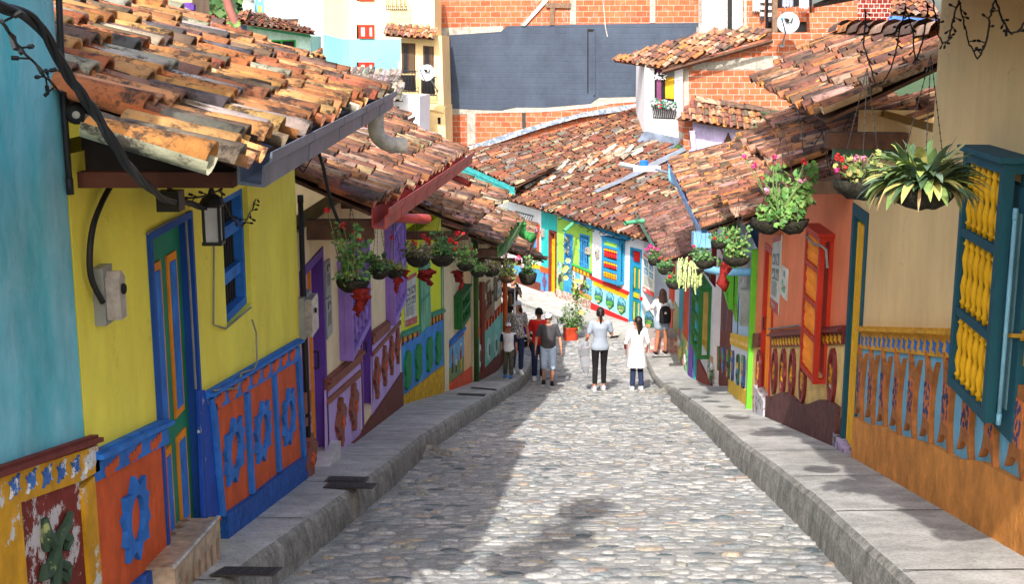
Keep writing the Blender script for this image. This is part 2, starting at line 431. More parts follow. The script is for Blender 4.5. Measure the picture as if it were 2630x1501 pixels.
while y<43:
    near=y<16
    dy=r.uniform(.085,.125)*(1. if near else 1.1)
    xl,xr=fr_left(y),fr_right(y)
    x=xl-.1
    while x<xr:
        dx=r.uniform(.08,.2)*(1. if near else 1.1)
        cx,cy=x+dx/2,y+dy/2+r.uniform(-.03,.03)
        if xl+.03<cx<xr-.02:
            q=r.random()*SPT
            for c,w in SP:
                q-=w
                if q<=0:break
            k=r.uniform(.8,1.15);mb.col=tuple(a*k for a in c)
            rx,ry=dx*.53,dy*.56;a0=r.uniform(-.5,.5);h=r.uniform(.006,.021) if r.random()<.85 else r.uniform(.018,.03);z=Gz(cy)+.012*NZ.noise(V((cx*1.3,cy*1.3,0)))-.006
            n=9 if near else 6;pw=[r.uniform(.78,1.2) for _ in range(n)]
            vs=[];tz=r.uniform(-.05,.05)
            for t,hh in((1.,0.),(.84,.72),(.5,1.)):
                for i in range(n):
                    a=2*math.pi*i/n+a0;X=rx*t*pw[i]*math.cos(a);Y=ry*t*pw[i]*math.sin(a)
                    vs.append((cx+X,cy+Y,z-.229*Y*(1 if cy<26 else .1)+h*hh+tz*X*t))
            vs.append((cx,cy,z+h))
            fs=[[m*n+i,m*n+(i+1)%n,(m+1)*n+(i+1)%n,(m+1)*n+i] for m in range(2) for i in range(n)]+[[2*n+i,2*n+(i+1)%n,3*n] for i in range(n)]
            mb.add(vs,fs)
        x+=dx
    y+=dy
o=mb.build('cobbled_road',[MORTAR,STONE]);tag(o,kind='structure')
o.data.polygons.foreach_set('use_smooth',[True]*len(o.data.polygons))
# pavements
WLt=[(3,-1.65),(18,-1.65),(21,-1.24),(25.3,-.8),(29,-.26)]
WRt=[(3,2.36),(6.07,2.64),(11.2,3.1),(16.3,3.27),(24.5,4.1),(29,4.2),(33,4.3)]
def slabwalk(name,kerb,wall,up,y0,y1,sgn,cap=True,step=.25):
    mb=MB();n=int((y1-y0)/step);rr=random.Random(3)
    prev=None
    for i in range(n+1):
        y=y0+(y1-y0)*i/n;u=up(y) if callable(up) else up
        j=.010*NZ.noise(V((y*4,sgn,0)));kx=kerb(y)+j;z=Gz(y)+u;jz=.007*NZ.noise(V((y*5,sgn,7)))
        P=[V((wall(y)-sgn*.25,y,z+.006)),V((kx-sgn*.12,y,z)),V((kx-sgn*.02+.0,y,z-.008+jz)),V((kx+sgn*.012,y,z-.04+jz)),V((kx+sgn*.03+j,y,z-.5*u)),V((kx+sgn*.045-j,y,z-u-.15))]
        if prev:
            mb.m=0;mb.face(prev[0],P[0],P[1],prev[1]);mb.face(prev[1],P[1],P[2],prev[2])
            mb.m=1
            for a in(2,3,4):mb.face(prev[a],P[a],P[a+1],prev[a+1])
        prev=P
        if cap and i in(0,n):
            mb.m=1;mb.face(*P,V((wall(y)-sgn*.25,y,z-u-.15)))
    mb.m=2;y=y0+.9
    while y<y1:
        u=up(y) if callable(up) else up;z=Gz(y)+u;s=.229*.009
        a,b=wall(y),kerb(y)-sgn*.02
        mb.face(V((a,y-.009,z+s+.010)),V((b,y-.009,z+s+.003)),V((b,y+.009,z-s+.003)),V((a,y+.009,z-s+.010)))
        y+=rr.uniform(1.5,2.1)
    o=mb.build(name,[CONC,KERBM,pn('joint_dirt',70,66,58,bump=0)]);tag(o,kind='structure')
    return o
slabwalk('left_pavement',lambda y:pl(KL,y),lambda y:pl(WLt,y),lambda y:.24,3,29.9,1)
slabwalk('right_pavement',lambda y:pl(KR,y),lambda y:pl(WRt,y),lambda y:.29,3,22.3,-1)
slabwalk('lower_right_pavement',lambda y:pl(KR,y)+.12,lambda y:pl(WRt,y),lambda y:.17,22.3,33.2,-1)
# far pavement in front of the facing row
FW=Wall((3.75,34.16),(-3.6,47.95),True)
mb=MB()
for i in range(26):
    a,b=-.3+i*.6,.3+i*.6
    za=-7.98
    mb.m=0;mb.face(FW.P(a,za,-.2),FW.P(b,za,-.2),FW.P(b,za-.02,1.35),FW.P(a,za-.02,1.35))
    mb.m=1;mb.face(FW.P(a,za-.02,1.35),FW.P(b,za-.02,1.35),FW.P(b,za-.3,1.38),FW.P(a,za-.3,1.38))
tag(mb.build('far_pavement',[CONC,KERBM]),kind='structure')
mb=MB();mb.prism([(3.1,32.4,-7.895),(4.6,32.4,-7.895),(4.3,34.8,-7.965),(2.2,35.0,-7.965),(2.6,34.0,-7.955),(3.1,33.2,-7.93)],(0,0,-.3));tag(mb.build('right_corner_pavement',[CONC]),kind='structure')
# left corner pavement apron
mb=MB();mb.m=0
mb.prism([(-.5,28.9,-7.58),(.48,29.9,-7.74),(.1,31.0,-7.8),(-3.5,38.5,-7.9),(-4.4,38,-7.9),(-.9,29,-7.58)],(0,0,-.4))
tag(mb.build('corner_pavement',[CONC]),kind='structure')

# ================================================================ left houses
L1=Wall((-1.65,4.62),(-1.65,9.45));LT=Wall((-1.65,1.6),(-1.65,4.6));L2=Wall((-1.65,9.47),(-1.65,18.08))
L3=Wall((-1.65,18.1),(-1.22,21.2));L4=Wall((-1.21,21.22),(-.83,25.0));L5=Wall((-.82,25.02),(-.26,29))
TEAL=paint('teal_plaster',srgb(78,184,196),mot=(srgb(160,208,222),.85),var=.25,scale=1.6,stain=.2,chip=.0,bump=.2,bs=12)
YEL=paint('yellow_plaster',srgb(244,228,84),mot=(srgb(226,200,60),.5),var=.08,scale=1.2,stain=.12,bump=.12,bs=9)
YEO=paint('ochre_paint',srgb(222,160,25),var=.25,scale=5,stain=.3,bump=.3,bs=30,chip=.15)
MAR=paint('maroon_paint',srgb(120,48,38),var=.25,scale=6,stain=.25,bump=.4)
MARP=paint('peeling_maroon',srgb(128,42,32),var=.3,scale=6,chip=.33,chipcol=(.55,.5,.48),bump=.4)
BLU=paint('blue_paint',srgb(42,116,200),var=.25,scale=7,stain=.25,bump=.3,chip=.0,chipcol=(.4,.5,.6))
BLR=paint('blue_roughcast',srgb(30,96,185),var=.35,scale=14,stain=.35,bump=1.,bs=26,bd=.035)
BLD=paint('deep_blue_paint',srgb(22,72,150),var=.15,stain=.15,bump=.1)
ORG=paint('terracotta_paint',srgb(212,88,34),var=.18,scale=5,stain=.25,bump=.3)
GRN=paint('green_door_paint',srgb(28,125,92),var=.2,stain=.15,bump=.1)
ORL=paint('orange_line_paint',srgb(232,140,20),var=.15,bump=.1)
GREY=pn('grey_cable',140,138,130)
CRM=paint('cream_plaster',srgb(232,212,168),var=.1,scale=1.5,stain=.15,bump=.12,bs=9)
LIL=paint('lilac_plaster',srgb(186,160,214),var=.12,scale=3,stain=.15,bump=.2,bs=14)
PUR=paint('purple_paint',srgb(100,62,152),var=.2,stain=.15,bump=.1)
PUL=paint('pale_purple_paint',srgb(150,118,198),var=.2,stain=.15,bump=.1)
BRR=paint('brown_roughcast',srgb(120,58,44),var=.35,scale=14,stain=.35,bump=1.,bs=28,bd=.03)
BRN=paint('relief_brown',srgb(140,80,62),var=.25,scale=8,stain=.2,bump=.4)
METER=pn('meter_grey',150,152,148,rough=.4)
CLEAR=pn('meter_cover',170,160,150,rough=.2,var=.3,scale=20)
def house(name,label,w,cat='house',group=None):
    p=w.P(w.L/2,Gz(w.P(w.L/2,0).y));return empty(name,p,label,cat,group or 'painted houses along the street')
def shell(w,par,mat,ops,zt,zt1=None,depth=.2,name='wall',side=True,back=2.6):
    mb=MB();zb=Gz(w.P(w.L,0).y)-.6
    w.openings(mb,0,w.L,zb,zt,ops,depth,zt1)
    z1=zt if zt1 is None else zt1
    if side:
        for a,z in((0,zt),(w.L,z1)):
            q=[w.P(a,zb,-depth-.02),w.P(a,z,-depth-.02),w.P(a,z,-back),w.P(a,zb,-back)];mb.face(*q)
        mb.face(w.P(0,zb,-back),w.P(w.L,zb,-back),w.P(w.L,z1,-back),w.P(0,zt,-back))
    return mb.build(name,mat,par)
def framed(w,o,par,mat,d0=-.16,d1=.02,fw=.06,name='frame',bottom=True):
    mb=MB();a0,a1,z0,z1=o
    w.rect(mb,a0,a0+fw,z0,z1,d0,d1);w.rect(mb,a1-fw,a1,z0,z1,d0,d1-.003);w.rect(mb,a0+fw,a1-fw,z1-fw,z1,d0,d1-.002)
    if bottom:w.rect(mb,a0+fw,a1-fw,z0,z0+fw,d0,d1-.002)
    return mb.build(name,mat,par)
def poly_rel(w,mb,c,z,pts,sx,sz,o0,o1):
    w.prism(mb,[(c+x*sx,z+y*sz) for x,y in pts],o0,o1)
STAR=[(0,.5),(.12,.36),(.3,.4),(.33,.22),(.5,.16),(.42,0),(.5,-.16),(.33,-.22),(.3,-.4),(.12,-.36),(0,-.5),(-.12,-.36),(-.3,-.4),(-.33,-.22),(-.5,-.16),(-.42,0),(-.5,.16),(-.33,.22),(-.3,.4),(-.12,.36)]
STAR=[(0,.5),(.14,.34),(.40,.38),(.38,.2),(.5,.16),(.42,0),(.5,-.16),(.38,-.2),(.40,-.38),(.14,-.34),(0,-.5),(-.14,-.34),(-.40,-.38),(-.38,-.2),(-.5,-.16),(-.42,0),(-.5,.16),(-.38,.2),(-.40,.38),(-.14,.34)]
BAT=[(-.5,.15),(-.42,.5),(-.3,.25),(-.15,.45),(0,.2),(.15,.45),(.3,.25),(.42,.5),(.5,.15),(.42,-.4),(.25,-.3),(.1,-.5),(-.1,-.5),(-.25,-.3),(-.42,-.4)]
FLW=[(-.5,.5),(-.2,.3),(0,.5),(.2,.3),(.5,.5),(.3,.15),(.3,-.15),(.5,-.5),(.2,-.3),(0,-.5),(-.2,-.3),(-.5,-.5),(-.3,-.15),(-.3,.15)]
HOUR=[(-.5,.5),(0,.4),(.5,.5),(.28,0),(.5,-.5),(0,-.4),(-.5,-.5),(-.28,0)]
OVAL=[(.5*math.sin(t*math.pi/6),.5*math.cos(t*math.pi/6)) for t in range(12)]
CROSS=[(0,.5),(.18,.42),(.14,.28),(.3,.26),(.4,.16),(.5,.1),(.42,-.02),(.3,-.06),(.34,-.16),(.16,-.2),(.12,-.34),(.16,-.42),(0,-.5),(-.16,-.42),(-.12,-.34),(-.16,-.2),(-.34,-.16),(-.3,-.06),(-.42,-.02),(-.5,.1),(-.4,.16),(-.3,.26),(-.14,.28),(-.18,.42)]
def rowmotif(w,mb,k,p0,p1,n,pts,sx,sz,o0,o1,ends=True):
    h0=w.hit(k,*p0);h1=w.hit(k,*p1)
    for i in range(n):
        t=(i+.5)/n if not ends else i/(n-1)
        poly_rel(w,mb,lerp(h0[0],h1[0],t),lerp(h0[1],h1[1],t),pts,sx,sz,o0,o1)
def moulding(w,mb,k,tl,tr,h,o=.05):
    a,b=w.hit(k,*tl),w.hit(k,*tr)
    for f0,f1,oo in((0,.25,.6),(.25,.7,1.),(.7,1.,.5)):
        w.band(mb,a[0],b[0],a[1]-h*f0,b[1]-h*f0,a[1]-h*f1,b[1]-h*f1,0.,o*oo)
def wquad(w,mb,k,p,o0,o1):
    w.prism(mb,w.pts(k,p),o0,o1)
def meterbox(w,k,x0,y0,x1,y1,label,loc=True):
    a0,z0=w.hit(k,x0,y0);a1,z1=w.hit(k,x1,y1);lo,hi=min(a0,a1),max(a0,a1);zl,zh=min(z0,z1),max(z0,z1)
    r=empty('electricity_meter',w.P((lo+hi)/2,zl,.05),label,'electricity meter','meter boxes on the facades')
    mb=MB();w.rect(mb,lo,hi,zl,zh,.0,.045);mb.build('case',METER,r)
    mb=MB();w.prism(mb,[(lo+.02,zl+.02),(hi-.02,zl+.02),(hi-.02,zh-.05),(hi-.05,zh-.02),(lo+.05,zh-.02),(lo+.02,zh-.05)],.045,.10);mb.build('cover',CLEAR,r)
    mb=MB();c=(lo+hi)/2;mb.lathe(w.P(c,lerp(zl,zh,.6),.10),[(.022,0),(.022,.008),(.018,.012)],12,w.n);mb.build('dial',DARK,r)
    return r
def cable(name,pts,r,label,mat=BLACK,cat='cable',n=6,par=None):
    mb=MB();P=[V(p) for p in pts];out=[]
    for i in range(len(P)-1):
        a=P[max(i-1,0)];b=P[i];c=P[i+1];d=P[min(i+2,len(P)-1)]
        for q in range(5):
            t=q/5;out.append(.5*((2*b)+(c-a)*t+(2*a-5*b+4*c-d)*t*t+(3*b-a-3*c+d)*t**3))
    out.append(P[-1]);mb.tube(out,r,n)
    o=mb.build(name,mat,par,smooth=True)
    if label:tag(o,label,cat)
    return o
# ---- teal house
h=house('teal_house','tall teal plaster house at the left edge with a peeling ochre and maroon base',LT)
mb=MB();LT.openings(mb,0,LT.L,-4,1.5,[],.2);mb.face(LT.P(LT.L,-4,-.2),LT.P(LT.L,1.5,-.2),LT.P(LT.L,1.5,-3),LT.P(LT.L,-4,-3));mb.build('wall',TEAL,h)
mb=MB();moulding(LT,mb,'B',(-300,960),(452,712),.04,.05);mb.build('moulding',MAR,h)
mb=MB();a=LT.pts('B',[(-300,1010),(452,765)])
zz=-3.6
w=LT
fr=w.pts('B',[(60,1050),(372,942)]);aL,aR=fr[0][0],fr[1][0]
w.prism(mb,[a[0],a[1],(a[1][0],fr[1][1]-.03),(aR,fr[1][1]),(aL,fr[0][1]),(a[0][0],fr[0][1])][:6],0,.03)
w.rect(mb,w.hit('B',-300,1000)[0],aL,zz,fr[0][1]-.0,0,.03)
w.rect(mb,aR,w.L,zz,fr[1][1]-.03,0,.03);mbk=mb
mb=MB();w.prism(mb,[(aL,zz),(aR,zz),(aR,fr[1][1]),(aL,fr[0][1])],0,.015);mb.build('panel',MARP,h)
mb=mbk;mb.m=1;rowmotif(w,mb,'B',(20,970),(396,850),6,FLW,.085,.062,.03,.04);mb.build('painted_band',[YEO,paint('chipped_blue_white',srgb(60,110,185),chip=.4,chipcol=(.65,.65,.62))],h)
mb=MB()
def wp(k,x,y,o=.03):
    q=LT.hit(k,x,y);return LT.P(q[0],q[1],o)
for pp in([(180,1130),(190,1210),(230,1260),(240,1330),(235,1456),(240,1600)],[(310,1100),(290,1170),(250,1230),(235,1290),(200,1400),(170,1420),(180,1360)],[(190,1290),(180,1240),(215,1230)],[(290,1290),(300,1230),(265,1210)],[(240,1340),(290,1370),(285,1430),(250,1400)]):
    q=[wp('B',x,y) for x,y in pp];mb.tube(q,[.012]+[.022]*(len(q)-2)+[.012],6)
mb.build('scroll_relief',paint('mossy_green',srgb(62,84,62),chip=.12,chipcol=(.3,.32,.12)),h)
pipe(h,[atY('A',292,-60,4.58),atY('A',306,300,4.58),atY('A',330,700,4.58),atY('A',348,930,4.58)],.012,BLACK,'conduit',6)
# ---- yellow house
h=house('yellow_house','yellow house at the near left with blue framed green door and orange panelled base',L1)
w=L1
dr=openrect(w,'P',[(380,600),(489,549),(516,1333),(438,1394)])
dr=(w.hit('P',376,620)[0],w.hit('P',500,800)[0],w.hit('B',905,1140)[1]-.2,w.hit('P',440,565)[1])
wr=openrect(w,'P',[(563,510),(636,480),(646,776),(588,845)])
shell(w,h,YEL,[dr,wr],-.42,depth=.24,back=3.2)
DL=-.09
# door
d=framed(w,dr,h,BLD,-.24,.02,.035,'door_frame',False)
leaf=empty('door',w.P((dr[0]+dr[1])/2,dr[2],-.18));leaf.parent=h;leaf.location=WL[leaf.name]-WL[h.name]
mb=MB();w.rect(mb,dr[0]+.03,dr[1]-.02,dr[2],dr[3]-.05,-.23,-.05);mb.build('leaf',GRN,leaf)
a0,a1=dr[0]+.07,dr[1]-.02;am=(a0+a1)/2;H=dr[3]-.07-dr[2];mbo=MB();mbb=MB()
for (p,q) in((a0+.09,am-.06),(am+.05,a1-.12)):
    for z0,z1 in((.05,.36),(.42,.93)):
        w.rect(mbo,p,q,dr[2]+H*z0,dr[2]+H*z1,-.05,-.04)
        w.rect(mbb,p+.035,q-.035,dr[2]+H*z0+.04,dr[2]+H*z1-.04,-.04,-.034)
mbo.build('panel_edge',ORL,leaf);mbb.build('panel',BLU,leaf)
# tiled step
TILEST=attrmat('patterned_step_tile',rough=.35,var=.5,scale=14,bump=.05)
mb=MB();mb.col=(.42,.30,.19)
s0,s1=w.hit('B',850,1340)[0]-.05,dr[1]+.06
f=[w.hit('B',868,1375,.14),w.hit('B',1088,1128,.14)]
s0=f[0][0];s1=f[1][0]
mb.hexa([w.P(s0,f[0][1]-.9,-.2),w.P(s1,f[1][1]-.9,-.2),w.P(s1,f[1][1]-.9,.14),w.P(s0,f[0][1]-.9,.14)],[w.P(s0,f[0][1],-.2),w.P(s1,f[1][1],-.2),w.P(s1,f[1][1],.14),w.P(s0,f[0][1],.14)])
mb.col=(.27,.14,.07)
for i in range(7):
    t=(i+.5)/7;c=lerp(s0,s1,t);z=lerp(f[0][1],f[1][1],t)
    mb.prism([w.P(c+.045*x,z+.003+.0*y,-.02+.05*y) for x,y in CROSS],(0,0,.002))
    w.prism(mb,[(c+.06*x*.7,z-.15+.12*y) for x,y in STAR],.14,.143)
mb.col=(.35,.33,.30);mb.tube([w.P(s0,f[0][1]+.005,.14),w.P(s1,f[1][1]+.005,.14)],.012,6)
mb.build('tiled_step',TILEST,h)
# window
win=empty('window',w.P((wr[0]+wr[1])/2,wr[2],-.1));win.parent=h;win.location=WL[win.name]-WL[h.name]
framed(w,wr,win,BLU,-.2,-.03,.05)
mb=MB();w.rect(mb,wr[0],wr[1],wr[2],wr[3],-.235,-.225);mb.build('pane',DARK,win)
mb=MB()
for t in(.28,.64):w.rect(mb,wr[0]+.05,wr[1]-.05,lerp(wr[2],wr[3],t),lerp(wr[2],wr[3],t)+.07,-.12,-.05)
mb.build('rail',BLU,win)
mb=MB();n=9
for i in range(n):
    a=lerp(wr[0]+.08,wr[1]-.08,i/(n-1));mb.tube([w.P(a,wr[2]+.03,-.09),w.P(a,wr[3]-.03,-.09)],.008,6)
mb.build('bars',BLACK,win)
mb=MB()
for i,(t0,t1) in enumerate(((.12,.3),(.52,.7))):
    w.rect(mb,lerp(wr[0],wr[1],t0),lerp(wr[0],wr[1],t1),wr[2]+.1,wr[3]-.1,-.22,-.2)
mb.build('shutter',ORL,win)
mb=MB()
for i,(t0,t1) in enumerate(((.3,.5),(.72,.92))):
    w.rect(mb,lerp(wr[0],wr[1],t0),lerp(wr[0],wr[1],t1),wr[2]+.1,wr[3]-.1,-.222,-.203)
mb.build('shutter',GRN,win)
# base near panel
def hz(k,x,y):return w.hit(k,x,y)
mb=MB();moulding(w,mb,'B',(438,800),(806,628),.045,.06)
wquad(w,mb,'B',[(438,855),(806,680),(812,752),(440,950)],0,.03);mb.build('moulding',BLU,h)
mb=MB();wquad(w,mb,'B',[(438,950),(812,752),(845,1320),(450,1700)],0,.012)
rowmotif(w,mb,'B',(520,872),(742,748),3,BAT,.17,.055,.03,.035);mb.build('base_panel',ORG,h)
mb=MB();c=w.hit('B',650,1130);top=w.hit('B',638,915)[1]-w.hit('B',655,1345)[1]
inn=[(c[0]+.058*math.sin(i*math.pi/10),c[1]+top*.26*math.cos(i*math.pi/10)) for i in range(20)]
def ringrel(w,mb,c,H,W):
    o=[w.P(c[0]+x*W,c[1]+y*H,.0) for x,y in STAR];i_=[w.P(c[0]+W*.26*math.sin(i*math.pi/10),c[1]+H*.27*math.cos(i*math.pi/10),.0) for i in range(20)]
    mb.ring(o,i_,w.n*.035)
ringrel(w,mb,c,top,.36);mb.build('ring_relief',BLU,h)
mb=MB();wquad(w,mb,'B',[(560,1520),(845,1275),(852,1500),(560,1800)],0,.04);mb.build('plinth',BLR,h)
# base far part
mb=MB();moulding(w,mb,'B',(1010,500),(1478,232),.04,.06)
wquad(w,mb,'B',[(1020,540),(1475,270),(1480,335),(1045,595)],0,.03)
for x0,y0,x1,y1,x2,y2,x3,y3 in((1030,560,1050,560,1098,1120,1082,1120),(1203,510,1220,500,1245,1000,1230,1010),(1342,420,1355,412,1382,890,1368,900),(1462,340,1478,330,1506,820,1492,830)):
    wquad(w,mb,'B',[(x0,y0),(x1,y1),(x2,y2),(x3,y3)],0,.035)
mb.build('moulding',BLU,h)
mb=MB();wquad(w,mb,'B',[(1035,590),(1480,330),(1505,860),(1092,1140)],0,.012)
rowmotif(w,mb,'B',(1068,540),(1436,312),8,BAT,.23,.085,.03,.035);mb.build('base_panel',ORG,h)
for x,y,hh in((1148,790,345),(1292,695,320),(1424,622,300)):
    mb=MB();c=w.hit('B',x,y);ringrel(w,mb,c,w.hit('B',x,y-hh/2)[1]-w.hit('B',x,y+hh/2)[1],.5);mb.build('ring_relief',BLU,h)
mb=MB();wquad(w,mb,'B',[(1092,1112),(1240,1010),(1380,900),(1505,815),(1512,1040),(1105,1330)],0,.045);mb.build('plinth',BLR,h)
mb=MB();wquad(w,mb,'B',[(975,490),(1032,490),(1094,1120),(1000,1125)],0,.015);mb.build('corner_strip',paint('chipped_deep_blue',srgb(20,74,175),chip=.12,chipcol=(.5,.52,.55)),h)
mb=MB()
for pp in([(372,600),(425,570),(470,550),(480,700),(497,1000)],[(545,495),(543,835),(575,845),(640,790)],):
    q=[w.hit('P',x,y) for x,y in pp]
    mb.tube([w.P(a,z,.012) for a,z in q],.006,5)
q=[w.hit('B',x,y) for x,y in((1215,140),(1235,200),(1240,350),(1225,385),(1160,405),(1140,480),(1020,492))]
mb.tube([w.P(a,z,.05) for a,z in q],.006,5);mb.build('surface_wire',GREY,h)
meterbox(w,'P',234,690,268,822,'scuffed grey electricity meter on the near yellow wall left of the green door')
cable('cable',[w.P(*w.hit('A',518,920),.03),w.P(*w.hit('A',470,1010),.03),w.P(*w.hit('A',425,1130),.03),w.P(*w.hit('A',408,1280),.03),w.P(*w.hit('A',420,1400),.03),w.P(*w.hit('B',460,50),.04)],.013,'thick black cable curving down the yellow wall into the meter box')
# roof
GSTEEL=pn('grey_gutter',112,118,132,rough=.5,metal=.2)
E0=V((-1.0,4.62,-.44));E1=V((-1.0,9.72,-.42))
pl1=Plane(E0,E1,V((-2.,4.62,-.06)))
tiles(pl1,[(0,0),(pl1.L,0),(pl1.L,4.6),(0,4.6)],h,'near',.195,.33,5,8,1.6)
tiles(pl1,[(-.9,0),(0,0),(0,.62),(-.3,.44),(-.72,.16),(-.9,.14)],h,'near',.195,.33,6,8,1.6,slab=.003,name='verge_tiles')
gutter(h,E0+V((-.01,.0,.03)),E1+V((-.01,0,.03)),(1,0,0),GSTEEL,.115,.11)
mb=MB();mb.hexa([(-1.66,4.72,-.555),(-1.06,4.72,-.555),(-1.06,4.8,-.555),(-1.66,4.8,-.555)],[(-1.66,4.72,-.495),(-1.06,4.72,-.495),(-1.06,4.8,-.495),(-1.66,4.8,-.495)])
mb.build('eave_beam',pn('stained_beam',92,50,34,var=.4),h)
mb=MB();mb.prism([(-1.66,4.82,-.5),(-1.03,4.82,-.5),(-1.03,4.82,-.47),(-1.66,4.82,-.22)],(0,.04,0));mb.build('verge_board',paint('recess_shade_black',(.02,.015,.012)),h)  # black sheet standing in for the shade of the recess under the verge
for y in(5.6,6.6,7.6,8.6,9.4):
    mb=MB();mb.box((-1.32,y,-.5),.64,.08,.09);mb.build('eave_beam',WOOD,h)
p=atY('C',1690,1030,9.6);pipe(h,[p+V((0,0,.1)),atY('C',1690,1110,9.6),atY('C',1700,1270,9.6),atY('C',1800,1350,9.62),atY('C',1960,1362,9.7)],.062,pn('aged_white_pipe',190,185,175,var=.4,scale=8),'downpipe',12,True)
# ---- lantern
c=atY('A',1062,1110,6.0)
l=empty('wall_lantern',c+V((0,0,-.1)),'black caged lantern with white panes hanging under the grey gutter','lantern')
mb=MB();
for x in(-.038,.038):
    for y in(-.038,.038):mb.tube([c+V((x,y,-.1)),c+V((x,y,.09))],.008,5)
for z in(-.1,.085):
    mb.box(c+V((0,0,z)),.095,.095,.016)
mb.lathe(c+V((0,0,.09)),[(.066,0),(.048,.03),(.02,.05),(.01,.08)],12)
mb.build('cage',IRON,l)
mb=MB();mb.box(c+V((0,0,-.005)),.07,.07,.175);mb.build('glass',pn('milk_glass',200,200,205,rough=.3),l)
mb=MB();mb.tube([c+V((0,0,.16)),c+V((0,0,.22)),c+V((-.03,.0,.3)),c+V((-.08,0,.37))],.009,6);mb.build('bracket',IRON,l)
# ---- bundle of cables crossing
pts=[(-60,15,2.9),(60,50,3.0),(160,90,3.1),(240,200,3.2),(320,350,3.3),(400,460,3.35),(470,560,3.4),(560,710,3.45),(650,840,3.6),(740,930,4.2),(830,1000,5.2),(930,1010,5.7),(1000,1030,5.9),(1060,1060,6.1)]
base=[atY('A',x,y,d) for x,y,d in pts]
rb=empty('cable_bundle',base[0],'thick twisted bundle of black cables running down past the near roof','cable bundle')
for i,rr in enumerate((.010,.008,.007,.006)):
    cable('cable',[p+V((.009*math.sin(j*1.9+i*2),0,.009*math.cos(j*1.9+i*2))) for j,p in enumerate(base)],rr,None,BLACK,par=rb)
mb=MB();mb.lathe(atY('A',390,570,4.6)+V((.0,-.03,0)),[(.015,0),(.036,.006),(.04,.018),(.03,.03),(.036,.045),(.02,.06)],14,(-.2,.95,.15))
o=mb.build('insulator',BLACK,rb,True)
mb=MB();mb.lathe(atY('A',388,572,4.55)+V((.0,-.02,0)),[(.006,0),(.014,.003),(.014,.006)],12,(-.2,.95,.15));mb.build('insulator_core',pn('porcelain',180,175,160),rb)
mb=MB();c=atY('A',850,1000,5.5);mb.box(c,.1,.1,.09);mb.box(c+V((.08,0,.12)),.22,.05,.02);mb.box(c+V((.0,0,.07)),.02,.02,.14);mb.build('clamp',IRON,rb)
def light_string(name,pts,label,seed=1,r=.005,tw=.05,density=9,group='strings of festoon lights'):
    mb=MB();rr=random.Random(seed);P=[V(p) for p in pts];out=[]
    for i in range(len(P)-1):
        for q in range(5):out.append(P[i].lerp(P[i+1],q/5)+V((rr.uniform(-1,1),rr.uniform(-1,1),rr.uniform(-1,1)))*.004)
    out.append(P[-1]);mb.tube(out,r,4)
    for i in range(len(out)-1):
        L=(out[i+1]-out[i]).length
        for _ in range(max(0,int(L*density+rr.random()))):
            p=out[i].lerp(out[i+1],rr.random());d=V((rr.uniform(-1,1),rr.uniform(-.6,.6),rr.uniform(-1,.5))).normalized()
            mb.tube([p,p+d*tw*.7],r*.7,3);mb.tube([p+d*tw*.6,p+d*tw],r*1.3,4)
    return tag(mb.build(name,BLACK),label,'light string',group)
light_string('light_string',[atY('A',0,95,2.9),atY('A',60,180,3.2),atY('A',130,270,3.5),atY('A',210,370,3.9),atY('A',280,440,4.3),atY('A',350,490,4.55)],'string of unlit fairy lights hanging across the teal wall',2)
light_string('light_string',[atY('A',880,990,5.6),atY('A',1000,985,6),atY('A',1100,950,6.5),atY('A',1110,1000,6.7),atY('A',1150,1080,6.9),atY('A',1210,1130,7.2),atY('A',1260,1040,7.8),atY('A',1290,920,8.3),atY('P',710,450,9)],'string of unlit fairy lights looping across the yellow window',3)
# ================================================================ left houses beyond the yellow one
def dooropen(w,par,k,pp,frame,leafm,strip=None,depth=.12,fw=.05,name='door',nst=3,rev=None,handle=True):
    """door in an opening (a0,a1,z0,z1)"""
    a0,a1,z0,z1=pp
    d=empty(name,w.P((a0+a1)/2,z0,-.1));d.parent=par;d.location=WL[d.name]-WL[par.name]
    framed(w,pp,d,frame,-depth-.06,.015,fw,'frame',False)
    mb=MB();w.rect(mb,a0+fw,a1-fw,z0,z1-fw,-depth-.05,-depth+.0);mb.build('leaf',leafm,d)
    if strip:
        mb=MB()
        for i in range(nst):
            c=lerp(a0+fw+.06,a1-fw-.06,(i+.5)/nst);w.rect(mb,c-.03,c+.03,z0+.05,z1-fw-.05,-depth,-depth+.02)
        mb.build('strips',strip,d)
    if handle:
        mb=MB();c=a1-fw-.06;mb.tube([w.P(c,lerp(z0,z1,.42),-depth),w.P(c,lerp(z0,z1,.42),-depth+.05),w.P(c,lerp(z0,z1,.5),-depth+.05),w.P(c,lerp(z0,z1,.5),-depth)],.01,6);mb.build('handle',IRON,d)
    return d
BPROF=[(.6,0),(.6,.06),(1,.09),(.55,.13),(.75,.2),(1.05,.3),(.8,.42),(.5,.5),(.8,.58),(1.05,.7),(.75,.8),(.55,.87),(1,.91),(.6,.94),(.6,1)]
def baluster_mesh(mb,a,b,r,n=8):
    a=V(a);b=V(b);L=(b-a).length;mb.lathe(a,[(p*r,q*L) for p,q in BPROF],n,(b-a))
